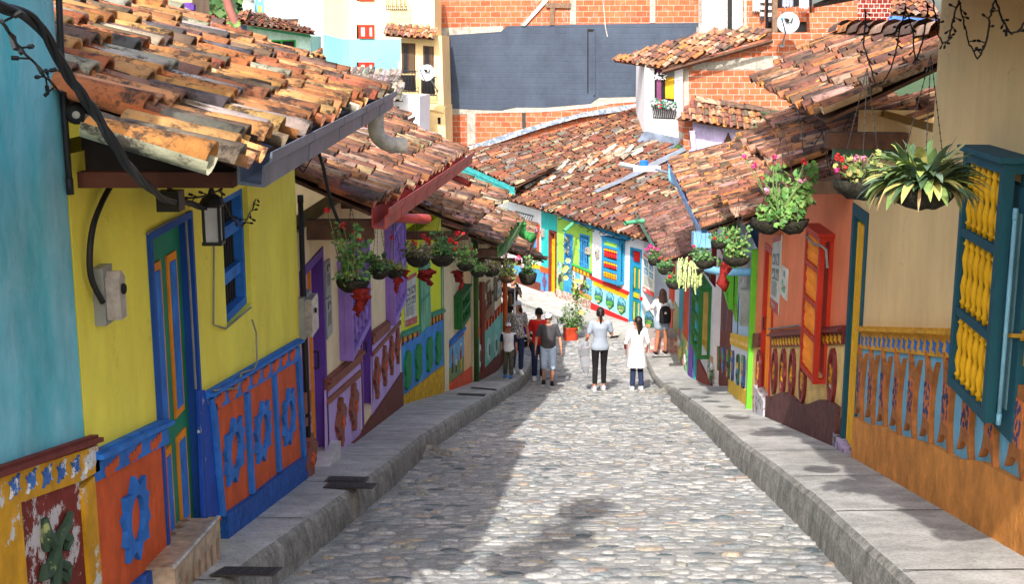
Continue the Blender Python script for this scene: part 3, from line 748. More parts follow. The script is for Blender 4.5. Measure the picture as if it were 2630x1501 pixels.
def grille(w,par,a0,a1,z0,z1,out,fr,ba,rails=(.33,.66),nb=6,pr=.035,rw=.06,name='window',roofcap=True,slats=False,back=DARK,br=.02,far_n=8,base=0.):
    """projecting balustered window"""
    win=empty(name,w.P((a0+a1)/2,z0,out));win.parent=par;win.location=WL[win.name]-WL[par.name]
    if back:
        mb=MB();w.rect(mb,a0+.04,a1-.04,z0+.05,z1-.05,.004,.014);mb.build('opening',back,win)
    mb=MB()
    for a in(a0,a1-rw):
        w.rect(mb,a,a+rw,z0,z1,out-rw,out)
    for z in(z0,z1-rw):w.rect(mb,a0+rw,a1-rw,z,z+rw,out-rw+.003,out-.003)
    for z in(z0,z1-rw):
        for a in(a0,a1-rw):w.rect(mb,a+.004,a+rw-.004,z+.003,z+rw-.003,base,out-rw)
    for a in(a0,a1-rw):w.rect(mb,a+.006,a+rw-.006,z0+rw,z1-rw,base,base+rw*.7)
    mb.build('frame',fr,win)
    zs=[z0+rw]+[lerp(z0,z1,t) for t in rails]+[z1-rw]
    for t in rails:
        mb=MB();z=lerp(z0,z1,t);w.rect(mb,a0+rw,a1-rw,z-rw*.4,z+rw*.4,out-rw+.004,out-.002);mb.build('rail',fr,win)
    if roofcap:
        mb=MB();w.rect(mb,a0-.03,a1+.03,z1,z1+.03,0,out+.03);mb.build('cap',fr,win)
    if nb:
        for i in range(nb):
            a=lerp(a0+rw,a1-rw,(i+.5)/nb)
            for j in range(len(zs)-1):
                mb=MB();baluster_mesh(mb,w.P(a,zs[j]+(rw*.4 if j else 0),out-rw*.5),w.P(a,zs[j+1]-(rw*.4 if j+2<len(zs) else 0),out-rw*.5),br,far_n)
                mb.build('baluster',ba,win,True)
    return win
def reliefs(w,par,k,cs,pts,W,mat,name,th=.035,inner=None,imat=None):
    for x,y,hh in cs:
        c=w.hit(k,x,y);H=w.hit(k,x,y-hh/2)[1]-w.hit(k,x,y+hh/2)[1]
        mb=MB();poly_rel(w,mb,c[0],c[1],pts,W,H,0.,th)
        if inner:
            mb.m=1;poly_rel(w,mb,c[0],c[1],pts,W*inner,H*inner,th,th+.012)
        mb.build(name,[mat,imat or mat],par)
def quadpart(w,par,k,p,o1,mat,name='panel',o0=0.):
    mb=MB();wquad(w,mb,k,p,o0,o1);return mb.build(name,mat,par)
def sign(w,k,p,label,kind='info',off=.02,board=None,name='information_board',cat='sign',group=None,seed=1):
    h=w.pts(k,p);A0=(h[0][0]+h[3][0])/2;A1=(h[1][0]+h[2][0])/2
    r=empty(name,w.P((A0+A1)/2,h[2][1],off),label,cat,group)
    mb=MB();w.prism(mb,[(A0,h[3][1]),(A1,h[2][1]),(A1,h[1][1]),(A0,h[0][1])],.003,off);mb.build('board',board or pn('board_white',205,208,196),r)
    rr=random.Random(seed);W=A1-A0
    def U(x,y):return (lerp(A0,A1,x),lerp(lerp(h[3][1],h[2][1],x),lerp(h[0][1],h[1][1],x),y))
    if W<0:pass
    mb=MB();mt=[]
    def bar(x0,x1,y0,y1):w.prism(mb,[U(x0,y0),U(x1,y0),U(x1,y1),U(x0,y1)],off,off+.003)
    if kind=='info':
        for i in range(2):
            for j in range(2):
                mb.col=(.12,.14,.13);x=.1+.45*i;y=.62-.2*j;bar(x,x+.35,y,y+.15)
                mb.col=(.5,.5,.48)
                for q in range(3):xx=x+rr.uniform(.03,.2);yy=y+rr.uniform(.02,.06);w.prism(mb,[U(xx,yy),U(xx+.1,yy),U(xx+.08,yy+.06),U(xx+.02,yy+.06)],off+.003,off+.005)
        mb.col=(.1,.1,.1)
        for q in range(9):bar(.1,.1+rr.uniform(.6,.8),.38-q*.022,.388-q*.022)
        mb.col=(.45,.06,.05);bar(0,1,0,.14)
        mb.col=(.7,.65,.6)
        for q in range(5):bar(.1+.11*q,.16+.11*q,.04,.1)
        mb.col=(.45,.06,.05);bar(0,1,.93,1.)
    elif kind=='water':
        mb.col=(.05,.25,.45)
        for i,(x,y) in enumerate(((.1,.72),(.55,.72),(.1,.5),(.55,.5))):
            bar(x,x+.3,y,y+.16)
        mb.col=(.75,.8,.8)
        for i,(x,y) in enumerate(((.14,.75),(.59,.75),(.14,.53),(.59,.53))):bar(x,x+.2,y,y+.09)
        mb.col=(.5,.05,.05);bar(.18,.28,.78,.82);
        mb.col=(.15,.15,.15)
        for q in range(10):bar(.1,.1+rr.uniform(.6,.8),.44-q*.026,.448-q*.026)
        mb.col=(.5,.06,.05);bar(0,1,0,.13)
        mb.col=(.75,.7,.68)
        for q in range(3):w.prism(mb,[U(.08+.09*q,.03),U(.14+.09*q,.03),U(.14+.09*q,.08),U(.11+.09*q,.11),U(.08+.09*q,.08)],off+.003,off+.006)
        mb.col=(.5,.06,.05);bar(0,1,.95,1.)
    elif kind=='photo':
        for q in range(7):
            mb.col=(rr.uniform(.05,.5),rr.uniform(.1,.4),rr.uniform(.05,.35));x=rr.uniform(.05,.6);y=rr.uniform(.05,.75);bar(x,x+rr.uniform(.15,.35),y,y+rr.uniform(.06,.2))
    elif kind=='slots':
        mb.col=(.06,.06,.06)
        for q in range(5):bar(.25,.8,.3+q*.07,.33+q*.07)
        mb.tube([w.P(*U(.5+.22*math.cos(t),.8+.1*math.sin(t)),off+.003) for t in [i*.6 for i in range(8)]],.004,4)
    elif kind=='stone':
        for i in range(4):
            for j in range(9):
                g=rr.uniform(.22,.45);mb.col=(g,g,g*.95);bar(.04+i*.24,.04+i*.24+.21,.03+j*.107,.03+j*.107+.09)
    elif kind=='tag':
        mb.col=(.1,.12,.3);bar(.3,.7,.15,.4);bar(.45,.55,.55,.8)
    mb.build('print',attrmat('printed_colours',rough=.5,var=.2,bump=0),r)
    return r
# ---- cream and purple house
h=house('purple_house','cream house with purple balustered windows, lilac base and red gutter',L2);w=L2
def opx(k,a,b,t,u,v):# a:left px(x,y) b:right px, t:top px, u:bottom px
    return (w.hit(k,*a)[0],w.hit(k,*b)[0],w.hit(k,*u)[1],w.hit(k,*t)[1])
d1=(w.hit('E',178,500)[0],w.hit('E',325,500)[0],w.hit('E',300,1275)[1]-.05,w.hit('D',620,860)[1])
d2=(w.hit('E',545,500)[0],w.hit('E',612,500)[0],w.hit('E',560,1090)[1],w.hit('E',590,170)[1])
w1=(w.hit('E',415,500)[0],w.hit('E',545,500)[0],w.hit('E',440,690)[1]+.08,w.hit('D',970,740)[1])
w2=(w.hit('E',705,350)[0],w.hit('E',785,350)[0],w.hit('E',730,440)[1]+.08,w.hit('D',1270,560)[1])
shell(w,h,CRM,[d1,d2],-1.46,-1.72,depth=.2,back=3.4)
dooropen(w,h,'E',d1,PUR,LIL,ORL,depth=.09,nst=4,fw=.07)
dooropen(w,h,'E',d2,PUR,LIL,ORL,depth=.09,nst=3,fw=.07)
grille(w,h,w1[0],w1[1],w1[2],w1[3],.13,PUL,PUL,(.5,),5,rw=.075,br=.028)
grille(w,h,w2[0],w2[1],w2[2],w2[3],.13,PUL,PUL,(.5,),5,rw=.075,br=.03)
quadpart(w,h,'E',[(322,860),(542,650),(545,1260),(330,1500)],.012,LIL,'base_panel')
quadpart(w,h,'E',[(610,520),(788,400),(792,900),(615,1150)],.012,LIL,'base_panel')
quadpart(w,h,'E',[(172,900),(215,860),(240,1330),(192,1500)],.012,LIL,'base_panel')
mb=MB()
moulding(w,mb,'E',(322,782),(545,600),.07,.06);wquad(w,mb,'E',[(325,815),(545,632),(545,675),(327,868)],0,.03);mb.build('moulding',BRN,h)
mb=MB();moulding(w,mb,'E',(610,490),(720,412),.07,.06);wquad(w,mb,'E',[(612,520),(720,440),(722,480),(614,575)],0,.03);mb.build('moulding',BRN,h)
for q in([(330,910),(537,728),(537,768),(330,945)],[(614,620),(788,420),(788,445),(614,645)],[(722,410),(788,372),(788,395),(722,440)],[(172,880),(215,855),(215,990),(174,1010)],[(176,1035),(216,1015),(216,1065),(176,1090)]):
    quadpart(w,h,'E',q,.035,BRN,'relief_strip')
reliefs(w,h,'E',[(407,1055,330),(490,960,320),(212,1290,360)],CROSS,.62,BRN,'cross_relief',.05,.28,ORG)
reliefs(w,h,'E',[(636,780,280),(686,705,270),(729,640,260),(768,580,240)],CROSS,.62,BRN,'cross_relief',.05,.28,ORG)
quadpart(w,h,'E',[(235,1425),(400,1260),(532,1140),(615,1010),(795,745),(797,1100),(240,1900)],.05,BRR,'plinth')
mb=MB();w.rect(mb,d1[0]-.1,d1[1]+.1,d1[2]-.6,d1[2]+.02,-.1,.1);mb.build('doorstep',pn('white_step',200,196,190),h)
g=lambda a,b:(a[0],a[1])
E0=V((-1.12,9.85,-1.35));E1=V((-.68,18.05,-1.62));p2=Plane(E0,E1,E0+V((-1,.05,.44)))
tiles(p2,[(0,0),(p2.L,0),(p2.L+.0,4.4),(-.0,4.4)],h,'mid',.21,.38,15,6,1.4)
REDG=pn('red_gutter',176,70,60,rough=.45)
gutter(h,E0+V((.01,0,.03)),E1+V((.01,0,.03)),(1,-.05,0),REDG,.15,.12)
for y,s in((9.95,.16),(12,.08),(14,.08),(16,.08)):
    x=lerp(-1.12,-.7,(y-9.85)/8.2);mb=MB();mb.box(((x-1.65)/2,y,-1.5-(y-9.8)*.03),x+1.65,.1,s);mb.build('eave_beam',WOOD,h)
a=atY('D',1305,420,10.9);pipe(h,[a+V((0,0,.03)),atY('D',1305,505,10.9),atY('D',1380,512,11.),atY('D',1590,520,11.3)],.045,REDG,'downpipe',10,True)
a=atY('D',1780,120,17.3);pipe(h,[a+V((0,0,.1)),atY('D',1780,170,17.3),atY('D',1840,190,17.2),atY('D',1935,235,17.1)],.045,REDG,'downpipe',10,True)
pipe(h,[L2.P(.02,-1.2,.03),L2.P(.02,-4.4,.03)],.022,BLACK,'conduit',6)
meterbox(w,'E',158,285,215,478,'grey electricity meter beside the purple door')
sign(w,'E',[(318,60),(350,30),(350,255),(322,285)],'upper plain grey notice plate right of the purple door','slots',board=METER,name='notice_plate',group='grey notice plates by the purple door')
sign(w,'E',[(322,290),(356,262),(360,500),(326,545)],'lower plain grey notice plate right of the purple door','slots',board=METER,name='notice_plate',group='grey notice plates by the purple door',seed=4)
# ---- lime house
LIME=paint('lime_plaster',srgb(222,226,36),var=.06,scale=1.2,stain=.1,bump=.12)
GTE=paint('sea_green_paint',srgb(75,150,118),var=.2,stain=.2,bump=.15)
BLP=paint('mid_blue_plaster',srgb(60,135,205),var=.25,scale=3,stain=.2,bump=.3,bs=20)
GRL=paint('green_relief',srgb(40,140,78),var=.3,scale=12,stain=.3,bump=.8,bs=30)
YRC=paint('yellow_roughcast',srgb(232,176,20),var=.3,scale=9,stain=.4,bump=1,bs=26,bd=.03)
h=house('lime_house','lime yellow house with sea green shutters and four green reliefs on blue',L3);w=L3
d3=(w.hit('E',1062,500)[0],min(w.L-.02,w.hit('E',1102,500)[0]),w.hit('E',1070,850)[1],w.hit('E',1080,60)[1])
shell(w,h,LIME,[d3],-2.95,depth=.2,back=3.5)
dooropen(w,h,'E',d3,GTE,GTE,None,depth=.08)
w3=(w.hit('E',910,250)[0],w.hit('E',972,250)[0],w.hit('E',930,490)[1],w.hit('E',940,60)[1])
win=empty('window',w.P((w3[0]+w3[1])/2,w3[2],.0));win.parent=h;win.location=WL[win.name]-WL[h.name]
mb=MB();w.rect(mb,w3[0],w3[1],w3[2],w3[3],.003,.03);mb.build('frame',GTE,win)
mb=MB()
for i in range(6):
    for z0,z1 in((.04,.46),(.52,.96)):
        c=lerp(w3[0]+.04,w3[1]-.1,i/5);w.rect(mb,c,c+.05,lerp(w3[2],w3[3],z0),lerp(w3[2],w3[3],z1),.03,.05)
mb.build('slats',pn('pale_sea_green',130,190,160),win)
mb=MB();moulding(w,mb,'E',(790,498),(905,450),.09,.06);mb.build('moulding',GTE,h)
mb=MB();moulding(w,mb,'E',(978,375),(1060,345),.09,.06);mb.build('moulding',GTE,h)
for q,n in(([(790,528),(905,472),(905,512),(790,565)],4),([(975,400),(1058,370),(1058,410),(975,445)],4)):
    mb=MB();wquad(w,mb,'E',q,0,.02);mb.m=1
    a,b=q[0],q[1];rowmotif(w,mb,'E',(q[0][0]+12,(q[0][1]+q[3][1])/2-3),(q[1][0]-12,(q[1][1]+q[2][1])/2),n,FLW,.1,.16,.02,.035);mb.build('painted_band',[YEO,MAR],h)
quadpart(w,h,'E',[(790,565),(1060,410),(1062,740),(795,930)],.012,BLP,'base_panel')
BL=[(-.4,.35),(-.1,.5),(.3,.45),(.5,.3),(.42,0),(.5,-.3),(.2,-.45),(-.2,-.5),(-.45,-.38),(-.38,-.1),(-.5,.1)]
reliefs(w,h,'E',[(832,728,240),(899,680,230),(968,630,215),(1024,590,205)],BL,.42,GRL,'green_relief',.05)
quadpart(w,h,'E',[(793,905),(1052,702),(1054,990),(796,1100)],.05,YRC,'plinth')
sign(w,'E',[(820,160),(893,115),(888,440),(816,468)],'tall information board with old photographs on the lime house','info')
E0=V((-.64,18.15,-2.72));E1=V((-.12,21.4,-2.70));p3_=Plane(E0,E1,E0+V((-1,.1,.40)))
tiles(p3_,[(0,0),(p3_.L+.3,0),(p3_.L+.3,4.2),(0,4.2)],h,'mid',.2,.34,25,6,1.5)
mb=MB();mb.box((-1.15,18.25,-2.85),1.,.1,.12);mb.build('eave_beam',WOOD,h)
# ---- mural house
h=house('mural_house','narrow cream house with a painted rural scene and a green projecting window',L4);w=L4
shell(w,h,CRM,[],-3.75,depth=.2,back=3.5)
PEACH=paint('peach_plaster',srgb(236,190,130),var=.1,bump=.1)
quadpart(w,h,'E',[(1185,100),(1225,100),(1228,720),(1190,740)],.02,PEACH,'pilaster')
GW=paint('dark_green_paint',srgb(44,110,52),var=.2,bump=.1)
a=(w.hit('E',1130,350)[0],w.hit('E',1185,350)[0],w.hit('E',1150,450)[1],w.hit('E',1160,235)[1])
grille(w,h,*a,.16,GW,GW,(.5,),3,rw=.09,br=.02,far_n=6)
mb=MB();moulding(w,mb,'E',(1100,548),(1190,455),.1,.06);mb.build('moulding',BLU,h)
mb=MB();wquad(w,mb,'E',[(1100,560),(1188,480),(1188,505),(1100,590)],0,.02);mb.build('painted_band',MAR,h)
MUR=attrmat('mural_paint',rough=.8,var=.3,scale=8,bump=.2)
mb=MB();mb.col=(.12,.32,.5);wquad(w,mb,'E',[(1100,590),(1188,505),(1190,640),(1100,720)],0,.014)
mb.col=(.16,.22,.08);wquad(w,mb,'E',[(1100,720),(1190,640),(1192,760),(1100,830)],0,.0141)
def figure(w,mb,k,x,y,hh,cols,o=.014):
    c=w.hit(k,x,y);H=w.hit(k,x,y-hh/2)[1]-w.hit(k,x,y+hh/2)[1];W=H*.38
    for (x0,x1,z0,z1),cc in zip(((-.25,.25,-.5,-.05),(-.32,.32,-.08,.25),(-.14,.14,.25,.42),(-.25,.25,.4,.5)),cols):
        mb.col=cc;w.prism(mb,[(c[0]+x0*W,c[1]+z0*H),(c[0]+x1*W,c[1]+z0*H),(c[0]+x1*W*.8,c[1]+z1*H),(c[0]+x0*W*.8,c[1]+z1*H)],o,o+.012+.01*abs(x0))
figure(w,mb,'E',1168,645,170,[(.6,.42,.04),(.45,.05,.05),(.4,.22,.14),(.75,.75,.7)],.015)
figure(w,mb,'E',1138,690,110,[(.06,.06,.07),(.5,.5,.45),(.4,.22,.14),(.6,.55,.4)],.015)
figure(w,mb,'E',1115,670,160,[(.05,.05,.06),(.3,.14,.05),(.06,.05,.05),(.3,.2,.1)],.015)
mb.build('mural',MUR,h)
quadpart(w,h,'E',[(1100,812),(1230,708),(1232,830),(1102,900)],.05,paint('orange_red_plinth',srgb(214,78,34),var=.2,bump=.4),'plinth')
OLV=pn('olive_pipe',68,98,34,rough=.4)
pipe(h,[w.P(w.L-.05,-3.7,.12),w.P(w.L-.05,-3.7,.1),w.P(w.L-.05,Gz(25)+.26,.1)],.055,OLV,'downpipe',10)
E0=V((-.25,21.9,-3.62));E1=V((.1,25.4,-3.60));p4_=Plane(E0,E1,E0+V((-1,.1,.38)))
tiles(p4_,[(0,0),(p4_.L,0),(p4_.L,4.0),(0,4.0)],h,'mid',.19,.34,35,5,1.4)
LG=pn('light_green_gutter',112,150,84,rough=.45)
gutter(h,E0,E1,(1,-.1,0),LG,.17,.14)
mb=MB();mb.box((-.75,22.0,-3.75),1.0,.12,.14);mb.build('eave_beam',WOOD,h)
pipe(h,[E1+V((.1,-.2,-.1)),E1+V((.1,-.2,-.3)),E1+V((.3,-.4,-.35))],.09,pn('green_elbow',60,140,70),'downpipe',10)
# ---- craft shop
h=house('craft_shop','last house on the left, craft shop with bags on its wall and orange corner pipe',L5);w=L5
shell(w,h,CRM,[],-4.75,depth=.2,back=4.5)
TLG=paint('pale_teal_panel',srgb(120,196,176),var=.2,bump=.2)
quadpart(w,h,'E',[(1258,560),(1440,340),(1440,640),(1258,760)],.012,TLG,'base_panel')
mb=MB();wquad(w,mb,'E',[(1258,500),(1440,300),(1440,348),(1258,560)],0,.02);mb.m=1;rowmotif(w,mb,'E',(1270,520),(1420,345),9,HOUR,.11,.2,.02,.04);mb.build('painted_band',[paint('orange_band',srgb(222,92,40),bump=.2),MAR],h)
for x in(1283,1340,1385,1425):
    y=lerp(620,500,(x-1258)/180);reliefs(w,h,'E',[(x,y+40,150)],OVAL,.3,pn('pale_relief',190,215,205),'oval_relief',.04,.5,pn('grey_relief',90,100,98))
quadpart(w,h,'E',[(1258,760),(1300,740),(1440,590),(1442,760),(1260,830)],.05,BRR,'plinth')
quadpart(w,h,'E',[(1288,180),(1306,180),(1308,740),(1290,750)],.06,pn('door_post',122,50,30),'door_post')
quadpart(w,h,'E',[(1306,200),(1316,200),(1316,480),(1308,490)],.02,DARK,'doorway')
OPI=pn('orange_pipe',222,100,40,rough=.4)
pipe(h,[w.P(w.L-.02,-4.7,.1),w.P(w.L-.02,Gz(29)+.2,.1)],.06,OPI,'downpipe',10)
# corner return wall
CW=Wall((-.27,29.02),(-3.6,35.2));
mb=MB();CW.rect(mb,0,CW.L,-8.5,-4.7,-.2,0);mb.build('side_wall',CRM,h)
mb=MB();CW.rect(mb,0,CW.L,-8.5,-6.9,0,.03);mb.build('plinth',BRR,h)
# goods hung on the wall
rr=random.Random(5)
for i,(x,y,ww,hh,c,kind) in enumerate([(1265,240,16,150,(.10,.03,.02),'strap'),(1318,350,36,110,(.32,.13,.07),'bag'),(1340,260,22,120,(.25,.12,.06),'strap'),(1360,320,20,150,(.05,.035,.03),'board'),(1400,220,34,120,(.13,.11,.09),'frame'),(1335,210,20,60,(.3,.2,.1),'frame'),(1380,210,16,110,(.35,.3,.22),'strap')]):
    a,z=w.hit('E',x,y);hw=(w.hit('E',x+ww/2,y)[0]-w.hit('E',x-ww/2,y)[0])/2;hz_=(w.hit('E',x,y-hh/2)[1]-w.hit('E',x,y+hh/2)[1])/2
    mt=paint('craft_%d'%i,c,var=.4,scale=20,bump=.2)
    nm={'bag':'leather_bag','strap':'hanging_belt','board':'price_board','frame':'framed_picture'}[kind]
    lb={0:'dark brown hanging strap nearest the green pipe',1:'tan leather shoulder bag hanging on the craft shop wall',2:'brown hanging strap above the leather bag',3:'tall black board with small listings on the craft shop wall',4:'dark framed picture highest beside the orange pipe',5:'small framed picture at the top middle of the craft wall',6:'pale hanging strap beside the framed picture'}[i]
    e=empty(nm,w.P(a,z-hz_,.05),lb,nm.split('_')[-1],'craft goods on the shop wall')
    mb=MB()
    if kind=='bag':
        w.prism(mb,[(a-hw,z-hz_),(a+hw,z-hz_),(a+hw*.9,z+hz_*.2),(a-hw*.9,z+hz_*.2)],.02,.12);mb.build('body',mt,e)
        mb=MB();mb.tube([w.P(a-hw*.8,z+hz_*.2,.07),w.P(a-hw*.3,z+hz_*.9,.05),w.P(a,z+hz_,.04),w.P(a+hw*.3,z+hz_*.9,.05),w.P(a+hw*.8,z+hz_*.2,.07)],.014,6);mb.build('strap',mt,e)
    elif kind=='strap':
        mb.tube([w.P(a-hw*.6,z-hz_,.05),w.P(a-hw*.8,z,.04),w.P(a,z+hz_,.03),w.P(a+hw*.8,z,.04),w.P(a+hw*.6,z-hz_*.8,.05)],.03,6);mb.build('loop',mt,e)
    else:
        w.rect(mb,a-hw,a+hw,z-hz_,z+hz_,.02,.05);mb.build('frame' if kind=='frame' else 'panel',mt,e)
        mb=MB();mb.col=(.5,.42,.3)
        if kind=='frame':
            w.rect(mb,a-hw*.7,a+hw*.7,z-hz_*.8,z+hz_*.8,.05,.054);mb.col=(.15,.25,.2);w.rect(mb,a-hw*.5,a+hw*.4,z-hz_*.6,z,.054,.056)
        else:
            for q in range(10):zz=lerp(z-hz_*.9,z+hz_*.85,q/10);w.rect(mb,a-hw*.7,a+hw*rr.uniform(.2,.7),zz,zz+.015,.05,.053)
        mb.build('picture',attrmat('printed_colours'),e)
E0=V((.22,25.45,-4.42));E1=V((.55,29.8,-4.42));p5_=Plane(E0,E1,E0+V((-1,.1,.38)))
tiles(p5_,[(0,0),(p5_.L,0),(p5_.L,3.6),(0,3.6)],h,'mid',.19,.34,45,5,1.5)
BRG=pn('brown_gutter',120,82,72,rough=.5)
gutter(h,E0,E1,(1,-.1,0),BRG,.14,.12)
mb=MB();mb.box((-.3,25.6,-4.55),1.,.12,.14);mb.build('eave_beam',WOOD,h)
E0=V((.78,29.6,-5.26));E1=V((.3,31.6,-5.2));p6_=Plane(E0,E1,E0+V((-1.2,-.1,.35)))
tiles(p6_,[(0,0),(p6_.L,0),(p6_.L,1.8),(0,1.8)],h,'dark',.19,.34,47,5,2.2,name='corner_roof')
# buildings rising behind the left roofs
for (nm,lb,x0,y0,x1,y1,Y,m,extra) in ():pass
# covers set in the left pavement
def cover(k,p,up,label,side='L'):
    q=[]
    for x,y in p:
        d=ray(k,x,y);lo,hi=3.,60.
        for _ in range(50):
            m=(lo+hi)/2
            if d.z/d.y*m>Gz(m)+up+.006:lo=m
            else:hi=m
        q.append(d*(m/d.y))
    c=sum(q,V())/4;e=empty('pavement_cover',c,label,'utility cover','meter covers set in the pavements')
    mb=MB();mb.prism(q,(0,0,.004));mb.build('rim',pn('cast_iron',70,66,62,rough=.6,bump=.5),e)
    mb=MB();ii=[c+(v-c)*.86+V((0,0,.004)) for v in q];mb.prism(ii,(0,0,.003))
    a=[lerp(0,1,t) for t in(.2,.4,.6,.8)]
    for t in a:
        s0=ii[0].lerp(ii[1],t);s1=ii[3].lerp(ii[2],t);mb.tube([s0.lerp(s1,.15)+V((0,0,.003)),s0.lerp(s1,.85)+V((0,0,.003))],.004,4)
    mb.build('lid',pn('cast_iron_dark',48,46,44,rough=.6,bump=.6),e)
cover('Z',[(560,1414),(705,1416),(680,1438),(520,1436)],.24,'large iron meter cover nearest the camera on the left pavement')
cover('Z',[(820,1188),(922,1190),(912,1203),(808,1201)],.24,'upper of two iron covers outside the purple door')
cover('Z',[(818,1203),(940,1206),(928,1220),(804,1217)],.24,'lower of two iron covers outside the purple door')
cover('E',[(1160,875),(1335,882),(1320,894),(1145,886)],.24,'narrow iron cover on the pavement before the lime house door')
cover('E',[(1240,838),(1400,850),(1395,858),(1232,846)],.24,'narrow iron cover on the pavement by the mural house')
cover('I',[(1770,902),(1975,897),(1980,905),(1762,912)],.17,'narrow iron cover below the tiled doorstep on the right pavement')
# ================================================================ right houses
R1=Wall((2.36,2.9),(3.1,11.24),True);R2=Wall((3.105,11.26),(3.26,16.28),True);R3=Wall((3.27,16.3),(3.74,20.6),True);R4=Wall((3.745,20.62),(4.1,24.6),True);R5=Wall((4.08,24.62),(4.28,32.9),True)
BEI=paint('beige_plaster',srgb(242,204,142),var=.08,scale=1.,stain=.1,bump=.12,bs=8)
OCH=paint('ochre_moulding',srgb(226,164,38),var=.25,scale=6,stain=.3,bump=.3)
SKB=paint('sky_blue_paint',srgb(120,185,212),var=.15,scale=5,stain=.2,bump=.2)
BRW=paint('brown_relief_paint',srgb(176,108,52),var=.3,scale=10,stain=.3,bump=.4)
ORP=paint('orange_roughcast',srgb(232,150,66),var=.25,scale=4,stain=.35,bump=1,bs=30,bd=.02)
DTE=paint('dark_teal_paint',srgb(26,82,96),var=.15,stain=.15,bump=.1)
YEB=paint('yellow_gloss_paint',srgb(238,178,14),var=.15,stain=.15,bump=.1,rough=.5)
RG='painted houses along the street'
# ---- beige house
h=house('beige_house','beige house at the near right with dark teal window of yellow balusters',R1);w=R1
dd=(w.hit('N',165,900)[0],w.hit('N',165,900)[0],0,0)
dA=w.hit('N',240,420)[0];dB=min(w.hit('N',108,900)[0],w.L-.0)
door=(dA,w.L-.02,w.hit('O',600,690)[1]-.15,w.hit('N',240,395)[1])
tallL=w.hit('P',2405,200)[0]
mb=MB();w.openings(mb,0,tallL,-4.2,1.2,[],.2)
mb.build('upper_wall',BEI,h)
mb=MB();w.openings(mb,tallL+.002,w.L,-4.6,-.62,[door],.2);mb.face(w.P(w.L,-4.6,-.2),w.P(w.L,-.62,-.2),w.P(w.L,-.62,-3),w.P(w.L,-4.6,-3));mb.build('wall',BEI,h)
mb=MB();mb.face(w.P(tallL,-.8,0),w.P(tallL,1.2,0),w.P(tallL,1.2,-3),w.P(tallL,-.8,-3));mb.build('gable_wall',BEI,h)
d=dooropen(w,h,'N',door,DTE,GW,YEB,depth=.03,nst=4,fw=.1,handle=False)
# window
gA,gB=w.hit('N',1000,500,.15)[0],w.hit('N',775,500,.15)[0]
zt=w.hit('N',1000,75,.15)[1];zb=w.hit('O',1340,640,.15)[1]
a0,a1=min(gA,gB)-.06,max(gA,gB)
grille(w,h,a0,a1,zb,zt,.15,DTE,YEB,(.333,.667),6,rw=.06,br=.024,far_n=12,back=None)
mb=MB();w.rect(mb,a0-.18,a1,zb-.05,zt-.12,.0,.06);mb.build('window_surround',DTE,h)
mb=MB();w.rect(mb,a0-.08,a0+.4,zb+.1,zt-.25,.06,.07);w.rect(mb,a0+.5,a1-.1,zb+.1,zt-.25,.06,.07);mb.build('shutter',pn('pale_blue_shutter',90,130,140),h)
pipe(h,[w.P(a0-.09,zt-.25,.1),w.P(a0-.09,zb+.05,.1)],.012,pn('pale_blue_pipe',130,190,215),'conduit',6)
# wainscot
mb=MB();wz=.085
a,b=w.hit('O',1135,92),w.hit('O',655,78);near=(0.,w.hit('O',1600,95)[1])
def wains(x0,x1,zt_,mold):pass
def zl(al,k,p,q):
    m,n_=w.hit(k,*p),w.hit(k,*q);return m[1]+(n_[1]-m[1])*(al-m[0])/(n_[0]-m[0])
mt=lambda al:zl(al,'O',(1135,92),(665,80))
mbd=lambda al:zl(al,'O',(1135,250),(665,200))
pt=lambda al:zl(al,'O',(1500,880),(665,580))
def bandf(mb,x0,x1,f0,f1,o0,o1,n=1):
    w.band(mb,x0,x1,f0(x0),f0(x1),f1(x0),f1(x1),o0,o1)
for x0,x1 in((0,a0-.2),(a0-.2,door[0]-.08)):
    for q0,q1,oo in((0,.018,.05),(.018,.04,.08),(.04,.055,.055)):
        bandf(mb,x0,x1,lambda t:mt(t)-q0,lambda t:mt(t)-q1,0,oo)
    bandf(mb,x0,x1,lambda t:mt(t)-.055,mbd,0,.03)
mb.m=1
nM=int((door[0]-.1)/.17)
for i in range(nM):
    al=door[0]-.17-i*.17;poly_rel(w,mb,al,(mt(al)-.06+mbd(al))/2,HOUR,.1,(mt(al)-.055-mbd(al))*.55,.03,.034)
mb.build('moulding',[OCH,BLU],h)
mb=MB();bandf(mb,0,door[0]-.08,mbd,lambda t:pt(t)-.1,0,.012);mb.build('base_panel',SKB,h)
# baluster silhouettes
SIL=[(-.5,.5),(-.38,.42),(-.3,.36),(0,.3),(.3,.36),(.38,.42),(.5,.5),(.36,.3),(.27,.1),(.27,-.15),(.36,-.35),(.5,-.5),(.34,-.46),(.2,-.36),(0,-.33),(-.2,-.36),(-.34,-.46),(-.5,-.5),(-.36,-.35),(-.27,-.15),(-.27,.1),(-.36,.3)]
i=0;al=door[0]-.22
while al>.1:
    zc=(mbd(al)+pt(al))/2;H=(mbd(al)-pt(al))
    mb=MB();poly_rel(w,mb,al,zc,SIL,.31,H,.012,.045);mb.m=1;poly_rel(w,mb,al,zc-.0,[(-.5,-.5),(.5,-.5),(.5,.5),(-.5,.5)],.17,H*.42,.045,.05)
    mb.m=2;rr=random.Random(i)
    for q in range(26):
        x=al+rr.uniform(-.07,.07);z=zc+rr.uniform(-.19,.19)*H;poly_rel(w,mb,x,z,[(-.5,0),(0,.5),(.5,0),(0,-.5)],.016,.035,.05,.054)
    mb.build('baluster_relief',[BRW,pn('orange_inset',206,116,62),pn('slate_blue_marks',60,70,110)],h);al-=.46;i+=1
mb=MB();n=14
